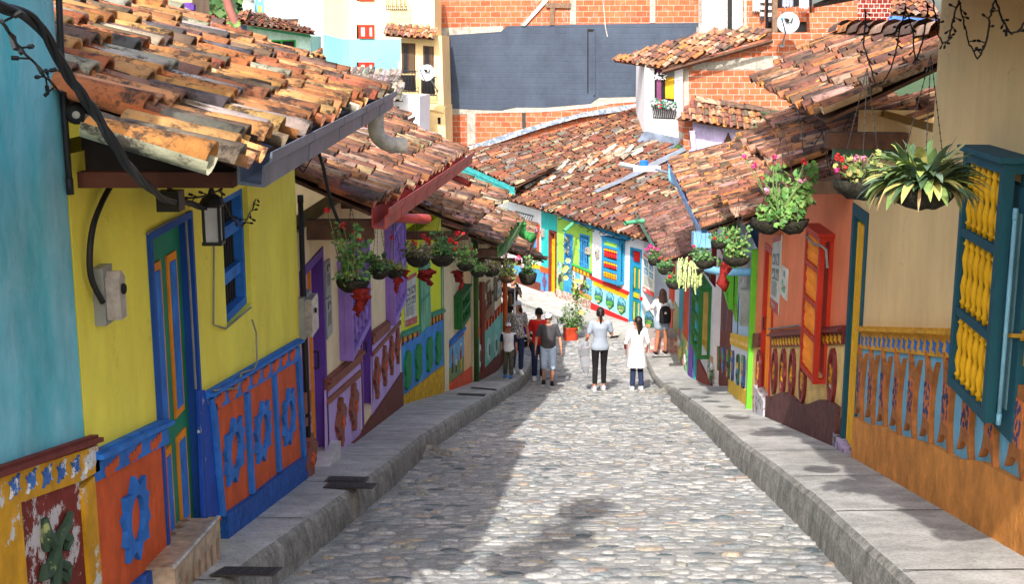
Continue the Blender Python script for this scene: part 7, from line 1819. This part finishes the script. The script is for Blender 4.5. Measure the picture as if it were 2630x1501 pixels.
mb=MB();mb.lathe(bp_+V((0,-.083,.06)),[(.03,0),(.03,.006),(.012,.008)],12,(0,-1,0));mb.build('badge',cloth('pale_badge',225,200,190),e)
# ================================================================ plants
GL=attrmat('leaf_colours',rough=.5,var=.25,scale=20,bump=0);FLM=attrmat('petal_colours',rough=.55,var=.12,scale=30,bump=0)
MOSS=paint('mossy_bark',(.035,.032,.02),rough=.95,var=.7,scale=22,bump=1,bs=45,stain=.3,bd=.03)
def rleaf(mb,c,n,r,rr,lobes=7):
    x,y=bx_basis(n);ph=rr.uniform(0,6);vs=[c]
    k=lobes*2
    for i in range(k):
        a=2*pi*i/k+ph;q=r*(1 if i%2 else .84)*(.35 if i==0 else 1);vs.append(c+x*math.cos(a)*q+y*math.sin(a)*q+n*r*.18)
    mb.add(vs,[[0,1+i,1+(i+1)%k] for i in range(k)])
def lleaf(mb,a,d,L,w,bend,rr,seg=5,up=V((0,0,1))):
    d=d.normalized();s=d.cross(up);s=s.normalized() if s.length>.05 else V((1,0,0));p=a.copy();vs=[];dd=d.copy()
    for i in range(seg+1):
        t=i/seg;ww=w*(math.sin(pi*min(1,.12+t*.88))**.7 if t<1 else .02);vs+= [p-s*ww+up*ww*.25,p,p+s*ww+up*ww*.25]
        p=p+dd*(L/seg);dd=(dd+V((0,0,-bend/seg))).normalized()
    mb.add(vs,[[3*i+q,3*i+q+1,3*i+q+4,3*i+q+3] for i in range(seg) for q in(0,1)])
def blossom(mb,c,r,rr,n=16,col=(.5,.02,.03)):
    for i in range(n):
        v=V((rr.gauss(0,1),rr.gauss(0,1),rr.gauss(0,1))).normalized();k=rr.uniform(.7,1.3);mb.col=tuple(q*k for q in col);p=c+v*r*rr.uniform(.4,.9);x,y=bx_basis(v)
        q=r*.42;mb.face(p-x*q,p-y*q+v*q*.2,p+x*q,p+y*q+v*q*.2)
GREENS=dict(bright=[(.08,.2,.04),(.12,.25,.05),(.05,.14,.03),(.18,.29,.08)],deep=[(.05,.14,.04),(.08,.2,.05),(.04,.1,.035),(.13,.24,.07)],dry=[(.2,.17,.1),(.14,.12,.06),(.09,.14,.05),(.25,.22,.13)],olive=[(.16,.22,.05),(.28,.32,.09),(.1,.15,.05),(.3,.26,.1)])
def basket(k,x,y,wpx,Y,label,sty,fl=(),seed=1,hook=(0,0,1.2),depth=.55,tall=.5,dens=1.,wide=1.,double=False,body=MOSS,mesh=None,hc=None):
    c=atY(k,x,y,Y);R_=wpx*CR[k][2]/F*Y/2;rr=random.Random(seed);e=empty('hanging_basket',c+V((0,0,-R_*depth*2)),label,'hanging basket','hanging flower baskets along the eaves')
    mb=MB();D_=R_*depth*2
    for dx in((-R_*.48,R_*.48) if double else (0,)):
        r_=R_*(.55 if double else 1.)
        prof=[(r_*.1,-D_),(r_*.45,-D_*.96),(r_*.75,-D_*.75),(r_*.95,-D_*.4),(r_,-D_*.05),(r_*.93,0.),(r_*.85,-D_*.1),(.01,-D_*.02)]
        mb.lathe(c+V((dx,0,0)),prof,28,None,14,.045)
    for v in mb.v:v+=V((NZ.noise(v*24),NZ.noise(v*24+V((5,5,5))),NZ.noise(v*24+V((9,0,2)))))*R_*.08
    mb.build('bowl',body,e,True)
    h=c+V((0,0,.42+R_*1.2)) if hc is None else hc;mb=MB()
    for i in range(3):
        a=2*pi*i/3+.4;p=c+V((R_*.9*math.cos(a)*(1. if not double else 1.),R_*.9*math.sin(a)*.6,0));mb.tube([p,p.lerp(h,.6)+V((0,0,0)),h],R_*.008+.001,3)
        L=(h-p).length;n_=int(L/.035)
        for q in range(0,n_):
            t=q/n_;mb.ell(p.lerp(h,t),.0035+R_*.005,.002,.006,4,3)
    mb.build('chains',IRON,e)
    G_=GREENS[sty if sty in GREENS else 'bright'];mb=MB();ms=MB();n=int(95*dens);ms.col=(.22,.2,.12)
    tips=[]
    if sty=='brom':
        for i in range(int(190*dens)):
            a=rr.uniform(0,2*pi);b=c+V((R_*.7*math.cos(a)*rr.random(),R_*.7*math.sin(a)*rr.random(),0));el=rr.uniform(.35,1.45);d=V((math.cos(a)*math.cos(el)*wide,math.sin(a)*math.cos(el)*.8,math.sin(el)))
            mb.col=rr.choice([(.10,.17,.06),(.17,.26,.08),(.30,.38,.10),(.06,.11,.05),(.12,.17,.12),(.42,.40,.13),(.08,.14,.09)]);lleaf(mb,b,d,R_*rr.uniform(.8,1.5)*tall*1.3,R_*rr.uniform(.12,.21),rr.uniform(1.,2.7),rr,7)
        for i in range(24):
            a=rr.uniform(0,2*pi);b=c+V((R_*.9*math.cos(a),R_*.8*math.sin(a),0));mb.col=rr.choice([(.3,.2,.08),(.38,.25,.1),(.22,.15,.07)]);lleaf(mb,b,V((math.cos(a),math.sin(a),.2)),R_*rr.uniform(.8,1.4),R_*.05,3.2,rr)
    elif sty=='drape':
        for i in range(int(60*dens)):
            a=rr.uniform(0,2*pi);b=c+V((R_*rr.uniform(.2,1.)*math.cos(a)-R_*.3,R_*rr.uniform(.2,1.)*math.sin(a),rr.uniform(0,.1)));p=b.copy();L=rr.uniform(.6,1.25)*R_*1.9;q=0;dv=V((math.cos(a)*.3,math.sin(a)*.3,.1))
            while q<L:
                p=p+dv.normalized()*R_*.12;dv=dv*.6+V((0,0,-.5));q+=R_*.12;mb.col=rr.choice([(.52,.62,.25),(.6,.7,.33),(.42,.52,.2)])
                for _ in range(2):
                    v=V((rr.gauss(0,1),rr.gauss(0,1),rr.gauss(0,1))).normalized();mb.ell(p+v*R_*.04,R_*.06,R_*.06,R_*.07,5,4)
    else:
        ns=int(9+8*tall)
        for i in range(ns):
            a=rr.uniform(0,2*pi);b=c+V((R_*.6*rr.random()*math.cos(a),R_*.6*rr.random()*math.sin(a),0));hgt=rr.uniform(.35,1.)*tall*R_*4;t_=b+V((math.cos(a)*R_*rr.uniform(.2,.9)*wide,math.sin(a)*R_*.5,hgt));m_=b.lerp(t_,.5)+V((rr.uniform(-.1,.1)*R_,0,hgt*.08));ms.tube([b,m_,t_],[R_*.035,R_*.028,R_*.018],5);tips.append(t_)
            for q in range(int(12*dens)):
                t=rr.uniform(.15,1);p=(b.lerp(m_,t*2) if t<.5 else m_.lerp(t_,t*2-1))+V((rr.gauss(0,1),rr.gauss(0,1),rr.gauss(0,.6)))*R_*.17;mb.col=rr.choice(G_);rleaf(mb,p,V((rr.uniform(-.6,.6),rr.uniform(-1,-.1),rr.uniform(.2,1.))).normalized(),R_*rr.uniform(.09,.2),rr)
        for i in range(int(n*1.3)):
            a=rr.uniform(0,2*pi);q=rr.uniform(.3,1.2)*wide;p=c+V((R_*q*math.cos(a),R_*q*math.sin(a)*.8,R_*rr.uniform(-.25,.45)));mb.col=rr.choice(G_);
            rleaf(mb,p,V((rr.uniform(-.8,.8),rr.uniform(-1,0),rr.uniform(0,1.))).normalized(),R_*rr.uniform(.06,.15),rr,5)
        if sty=='dry':
            for i in range(60):
                a=rr.uniform(0,2*pi);b=c+V((R_*.8*math.cos(a),R_*.7*math.sin(a),0));mb.col=rr.choice(G_);lleaf(mb,b,V((math.cos(a),math.sin(a),1)),R_*rr.uniform(.4,.8),R_*.03,2.5,rr,4)
    mb.build('foliage',GL,e)
    if ms.v:ms.build('stems',attrmat('stem_colours'),e)
    if fl:
        for (fx,fy,fr_,fc) in fl:
            mb=MB();p=atY(k,fx,fy,Y-R_*.3);col={'r':(.62,.02,.03),'p':(.75,.25,.4),'m':(.65,.04,.22),'y':(.8,.65,.1),'w':(.8,.6,.62)}[fc];blossom(mb,p,fr_*CR[k][2]/F*Y,rr,18,col);mb.build('flower_head',FLM,e)
        ms=MB();ms.col=(.2,.3,.1)
        for (fx,fy,fr_,fc) in fl:
            p=atY(k,fx,fy,Y-R_*.3);ms.tube([p,c.lerp(p,.55)+V((rr.uniform(-.2,.2)*R_,0,0)),c],R_*.02,4)
        ms.build('flower_stalks',attrmat('stem_colours'),e)
    return e
gh_=lambda x,Y,z:None
# left row (crop D = 600,400)
basket('D',975,1010,270,9.4,'large left basket nearest the camera, tall red geraniums above mossy bowl','bright',[(765,448,32,'r'),(898,575,36,'r'),(985,628,20,'r'),(1030,680,28,'r')],3,(-.0,0,1.1),.42,.95,1.3,1.)
basket('D',1190,930,170,10.6,'bushy left basket with small orange fruits beside the tall geranium basket','deep',[(1100,825,8,'y'),(1175,855,10,'y')],4,(0,0,1.0),.5,.45,1.5,1.2)
basket('D',1320,930,150,11.6,'low left basket with pink drooping buds','olive',[(1330,935,22,'m'),(1300,672,24,'r'),(1490,720,20,'r')],5,(0,0,1.),.55,.3,1.2,1.2)
basket('D',1510,820,200,13.2,'dry tangled left basket with black ribbed bowl','dry',[(1465,700,22,'r')],6,(0,0,1.1),.48,.3,1.4,1.)
basket('D',1712,805,210,14.2,'left basket crowned with dense scarlet flowers','deep',[(1555,655,26,'r'),(1590,690,34,'r'),(1600,730,30,'r'),(1655,690,22,'r'),(1780,695,30,'r'),(1820,720,22,'r'),(1815,765,20,'r'),(1835,640,30,'r'),(1880,640,20,'r')],7,(0,0,1.3),.5,.45,1.2,1.)
basket('D',1900,880,150,16.4,'pale leaved left basket to the right of the scarlet one','bright',[(1940,762,12,'r')],8,(0,0,1.3),.45,.5,1.1,1.1)
basket('D',2005,940,130,18.2,'small dark left basket trailing round leaves','bright',[],9,(0,0,1.3),.45,.3,.8,1.1)
basket('D',2110,925,140,19.6,'small black left basket behind the trailing one','dry',[],10,(0,0,1.4),.5,.25,.8,1.)
basket('D',2240,980,135,21.2,'woven brown left basket with pale pink begonias','olive',[(2215,825,18,'w'),(2330,845,30,'p'),(2340,830,20,'r'),(2365,905,22,'w'),(2245,810,16,'w')],11,(0,0,1.4),.5,.5,1.2,1.2,body=paint('wicker',srgb(92,62,40),var=.4,scale=40,bump=.8,bs=60))
basket('D',2410,960,150,24.5,'last dark left basket below the broken corner tiles','deep',[(2420,870,14,'r')],12,(0,0,1.2),.7,.5,1.,.8)
# red netting bags
for i,(x,y,wd,hh,Y,lb) in enumerate([(1035,1210,150,230,9.3,'large torn red net hanging under the nearest left basket'),(1340,1060,70,130,11.5,'thin red net hanging under the pink budded basket'),(1410,975,60,80,12.4,'small red net behind the low left basket'),(1595,1010,130,140,14,'knotted red net under the scarlet basket'),(1850,1020,90,160,16.5,'dark red net hanging in front of the green projecting window')]):
    p=atY('D',x,y,Y);s_=CR['D'][2]/F*Y;rr=random.Random(i+40);mb=MB()
    mb.loft([(p+V((wd*.15*s_*math.sin(t*5+i),0,hh*s_*(.5-t))),V((1,0,0)),V((0,1,0)),wd*s_*.5*q*rr.uniform(.8,1.2),wd*s_*.25*q) for t,q in((0,.3),(.05,.9),(.12,1.1),(.2,.8),(.28,.95),(.38,.6),(.48,.75),(.58,.45),(.7,.5),(.8,.3),(.9,.34),(1,.1))],18)
    for v in mb.v:v+=V((NZ.noise(v*38),NZ.noise(v*38+V((3,3,3))),NZ.noise(v*25)))*wd*s_*.34
    tag(mb.build('red_net',pn('red_netting',140,28,22,var=.5,scale=60,bump=.6),smooth=True),lb,'netting','red nets under the baskets')
# right row
basket('N',560,235,385,5.7,'huge bromeliad basket nearest the camera at upper right','brom',[],21,(.0,.0,.9),.34,.95,1.25,1.5)
basket('N',190,195,320,6.6,'mossy right basket with red begonia blooms beside the big bromeliad','olive',[(50,55,26,'r'),(75,70,22,'r'),(45,135,22,'m'),(95,120,20,'r'),(160,62,24,'p'),(205,64,22,'p')],22,(0,0,1.2),.36,.25,.5,.8)
basket('K',1285,590,520,9.6,'double mossy right basket with tall geraniums of red and pink','bright',[(1045,100,40,'m'),(1235,12,32,'m'),(1245,75,20,'m'),(1125,215,24,'r'),(1165,330,42,'p'),(1515,60,38,'r'),(1480,240,26,'p'),(1520,230,20,'p'),(955,5,30,'m')],23,(0,0,1.15),.26,.52,1.6,.75,double=True)
basket('K',880,940,255,12,'right basket overgrown with yellow green leaves before the blue pipe','bright',[(810,870,14,'r')],24,(0,0,1.3),.38,.6,1.1,.7)
basket('K',715,800,150,13.6,'small mossy right basket behind the blue gutter pipe','deep',[(675,775,18,'r'),(790,770,20,'r')],25,(0,0,1.3),.5,.3,.6,.9)
basket('K',585,970,200,15,'dark right basket left of the blue pipe bend','deep',[(480,850,20,'r')],26,(0,0,1.3),.45,.3,.9,1.)
basket('K',470,1040,220,16.2,'right basket with pale green trailing tassels over its left side','drape',[],27,(0,0,1.4),.4,.4,1.2,1.)
basket('K',312,1180,180,18.6,'lowest right basket, dark bowl of dusty red flowers','deep',[(255,1130,24,'r'),(380,1135,14,'r')],28,(0,0,1.4),.4,.3,.9,1.)
basket('K',215,1040,150,20.3,'shadowed right basket just under the green gutter','deep',[(165,960,18,'r')],29,(0,0,1.3),.5,.2,.8,1.)
basket('K',110,960,120,22,'farthest right basket full of magenta and pink geraniums','deep',[(45,880,28,'m'),(75,850,30,'m'),(110,870,30,'m'),(140,885,26,'m'),(75,915,20,'p'),(95,880,22,'m')],30,(0,0,1.3),.6,.5,1.,.9)
e=bpy.data.objects.get('hanging_basket');
p=atY('K',765,1110,12.6);mb=MB();mb.loft([(p+V((.02*math.sin(t*8),0,.12-t*.3)),V((1,0,0)),V((0,1,0)),.06*q,.04*q) for t,q in((0,.5),(.2,1),(.5,.5),(.7,1.2),(1,.3))],8)
for v in mb.v:v+=V((NZ.noise(v*30),0,NZ.noise(v*20)))*.02
tag(mb.build('red_net',MATS['red_netting'],smooth=True),'wrinkled red net hanging under the yellow green right basket','netting','red nets under the baskets')
# offscreen basket added overhead for its shadow on the road
bx_=V((-.72,4.2,.95))
# light strings and wires by the baskets
light_string('light_string',[atY('M',560,60,7.6),atY('M',548,330,7.5),atY('M',590,480,7.4),atY('M',640,620,7.3),atY('M',690,620,7.3),atY('M',760,500,7.3),atY('M',800,330,7.3),atY('M',860,40,7.4),atY('M',915,230,7.3),atY('M',935,470,7.2),atY('M',975,360,7.2),atY('M',1020,150,7.2),atY('M',1025,20,7.2)],'looping string of unlit lights over the upper right roof',51,.005,.04,12)
light_string('light_string',[atY('M',0,760,10.5),atY('M',60,830,10.4),atY('M',95,1120,10.3),atY('M',180,1090,10.2),atY('M',240,980,10.1),atY('M',290,1300,10.),atY('M',350,1080,9.9),atY('M',440,880,9.8),atY('M',500,620,9.6)],'string of unlit lights under the double geranium basket eave',52,.005,.04,12)
light_string('light_string',[atY('D',0,520,8.5),atY('D',60,570,9),atY('D',200,330,9.4),atY('D',230,170,9.5),atY('D',330,310,9.6),atY('D',400,230,9.7),atY('D',470,0,9.8),atY('D',570,140,9.9),atY('D',650,0,10)],'string of unlit lights between the yellow house and the second roof',53,.006,.05,9)
cable('cable',[atY('D',700,-20,9.6),atY('D',735,100,9.6),atY('D',765,240,9.6),atY('D',800,380,9.55),atY('D',850,520,9.5),atY('D',890,620,9.4)],.014,'thick black cable falling from the grey gutter to the first left basket')
light_string('light_string',[atY('D',430,590,9.9),atY('D',900,600,10.6),atY('D',1020,600,10.8),atY('D',1100,560,11),atY('D',1190,500,11.2)],'dark string of lights under the red gutter',54,.008,.05,10)
light_string('light_string',[atY('G',700,640,37.5),atY('G',750,715,37.3),atY('G',800,680,37),atY('G',875,780,36.8),atY('G',925,730,36.7),atY('G',1000,770,36.6),atY('G',1150,880,36.2),atY('G',1190,830,36),atY('G',1280,920,35.6),atY('G',1320,870,35.4),atY('G',1480,980,35),atY('G',1530,930,34.8),atY('G',1600,965,34.6),atY('G',1700,930,34.3)],'string of unlit lights sagging under the striped gutter of the facing row',55,.014,.12,5)
for i in range(6):
    pass
# potted hibiscus
c=gp('I',895,762,0,33.4);c=V((atY('I',895,765,33.2).x,33.2,Gz(33.2)));e=empty('potted_hibiscus',c,'tall yellow flowering hibiscus in orange red tub at the street bend','potted plant')
mb=MB();r_=.205;mb.lathe(c,[(r_*.97,0),(r_,.03),(r_,.34),(r_*1.03,.345),(r_*1.03,.37),(r_*.9,.37),(r_*.88,.3),(.01,.3)],24);mb.build('pot',paint('orange_tub',srgb(212,78,44),var=.15,scale=6,chip=.12,chipcol=(.2,.12,.2)),e,True)
ms=MB();ms.col=(.24,.2,.13);mb=MB();fl=MB();rr=random.Random(5)
stems=[((820,320),(870,560)),((900,400),(890,620)),((955,400),(900,600)),((990,330),(915,560)),((1075,370),(930,570)),((1000,520),(920,600)),((800,450),(870,600)),((950,200),(930,480))]
def hp(x,y,dy=0):return atY('I',x,y,33.2+dy)
base=c+V((0,0,.3))
paths=[[(870,600),(830,470),(845,340)],[(890,600),(880,500),(885,400)],[(900,600),(930,480),(975,400)],[(905,600),(960,500),(1060,400)],[(880,600),(810,520),(775,500)],[(910,600),(990,560),(1010,490)],[(905,590),(950,420),(960,260),(930,120),(870,-20),(800,-90)],[(960,300),(1000,180),(1050,140),(1075,200)]]
for pth in paths:
    P=[hp(x,y,rr.uniform(-.15,.15)) for x,y in pth]
    if pth[0][1]>=590:P=[base+V((rr.uniform(-.05,.05),0,0))]+P[1:]
    ms.tube(P,[.016]+[.012]*(len(P)-2)+[.006],5)
    for i in range(len(P)-1):
        for q in range(int(30+(P[i+1]-P[i]).length*40)):
            p=P[i].lerp(P[i+1],rr.random())+V((rr.gauss(0,.07),rr.gauss(0,.07),rr.gauss(0,.06)));mb.col=rr.choice([(.06,.14,.03),(.10,.2,.05),(.17,.3,.08),(.04,.09,.03)]);lleaf(mb,p,V((rr.uniform(-1,1),rr.uniform(-1,.3),rr.uniform(-.6,.6))),rr.uniform(.06,.11),rr.uniform(.018,.03),1.,rr,3)
ms.build('stems',attrmat('stem_colours'),e);mb.build('foliage',GL,e)
for x,y,r_ in((1000,95,20),(935,145,22),(1010,425,26),(845,55,22),(850,-50,24),(830,-25,18),(870,-130,20),(960,90,14)):
    fl=MB();p=hp(x,y,-.18)
    for q in range(6):
        a=q*pi/3;fl.col=(.85,.72,.22) if q%2 else (.8,.62,.15);d=V((math.cos(a),-.45,math.sin(a))).normalized();lleaf(fl,p,d,.085,.035,.1,rr,3,V((0,-1,0)))
    fl.col=(.6,.12,.05);fl.ell(p+V((0,-.03,0)),.012,.03,.012,5,4);fl.build('flower',FLM,e)
# geranium behind the near-left roof
c=atY('A',1060,190,10.6);e=empty('roof_geranium',c,'red geraniums showing over the near left roof ridge','potted plant');mb=MB();rr=random.Random(8);fl=MB()
for i in range(60):
    p=atY('A',rr.uniform(990,1190),rr.uniform(110,230),10.6+rr.uniform(-.2,.2));mb.col=rr.choice(GREENS['bright']);rleaf(mb,p,V((rr.uniform(-.5,.5),-1,rr.uniform(0,1))).normalized(),rr.uniform(.02,.05),rr)
for i in range(10):
    mb.col=(.1,.22,.06);p=atY('A',rr.uniform(990,1100),220,10.6);lleaf(mb,p,V((rr.uniform(-.4,.4),0,1)),.22,.015,.3,rr)
for x,y in((980,95),(1068,90),(1080,118),(1098,130)):fl=MB();blossom(fl,atY('A',x,y,10.5),.028,rr,16,(.6,.02,.05));fl.build('flower_head',FLM,e)
mb.build('foliage',GL,e)
# hanging ornament behind the last left basket
c=atY('I',285,130,27);e=empty('hanging_ornament',c,'brown feathered and white beaded ornament hanging below the last left baskets','ornament')
mb=MB();mb.lathe(c+V((.03,0,-1.)),[(.035,.3),(.03,.4),(.02,.6),(.012,.85),(.004,1.)],8);mb.build('beads',WHC,e,True)
mb=MB();mb.lathe(c+V((-.07,0,-.5)),[(.01,0),(.045,.06),(.06,.15),(.04,.28),(.01,.3)],9);mb.build('feathers',paint('feather_brown',srgb(110,80,50),var=.5,scale=30),e,True)
# fallen petals
for x,y in((905,1010),(935,1012)):pass
# unseen baskets added above the frame to cast the shadow on the road
basket('P',930,-470,260,4.3,'unseen basket added high above the view to shade the road','deep',[],60,(0,0,.5),.5,.8,1.4,1.2)
basket('P',150,-1040,480,2.7,'second unseen basket added nearer the camera to lengthen the road shadow','deep',[],61,(0,0,.5),.5,.6,1.3,1.)
basket('P',672,-667,320,3.4,'third unseen basket added between the two to join their road shadows','deep',[],62,(0,0,.5),.5,.7,1.3,1.2)
# ================================================================ camera, light, world
cam=bpy.data.cameras.new('camera');co=bpy.data.objects.new('camera',cam);COL.objects.link(co)
cam.sensor_width=36;cam.lens=F/2630*36;cam.clip_end=3000;cam.clip_start=.05;co.rotation_euler=(math.pi/2-TH,0,0);SC.camera=co
D=V((.24,1.1,-1)).normalized()
su=bpy.data.lights.new('sun','SUN');su.energy=2.7;su.angle=math.radians(.53);su.color=(1,.965,.92)
so=bpy.data.objects.new('sun',su);COL.objects.link(so);so.rotation_euler=D.to_track_quat('-Z','Y').to_euler();so.location=(-5,-20,30)
W=bpy.data.worlds.new('World');SC.world=W;W.use_nodes=True;n=W.node_tree;n.nodes.clear()
sk=n.nodes.new('ShaderNodeTexSky');sk.sky_type='NISHITA';sk.sun_disc=False;sk.dust_density=4.;sk.ozone_density=.6
sk.sun_elevation=math.asin(-D.z);sk.sun_rotation=math.atan2(-D.x,-D.y)
bg=n.nodes.new('ShaderNodeBackground');bg.inputs[1].default_value=.15;ou=n.nodes.new('ShaderNodeOutputWorld')
n.links.new(sk.outputs[0],bg.inputs[0]);n.links.new(bg.outputs[0],ou.inputs[0])
SC.view_settings.view_transform='Standard';SC.view_settings.look='None';SC.view_settings.exposure=1.22;SC.view_settings.gamma=1
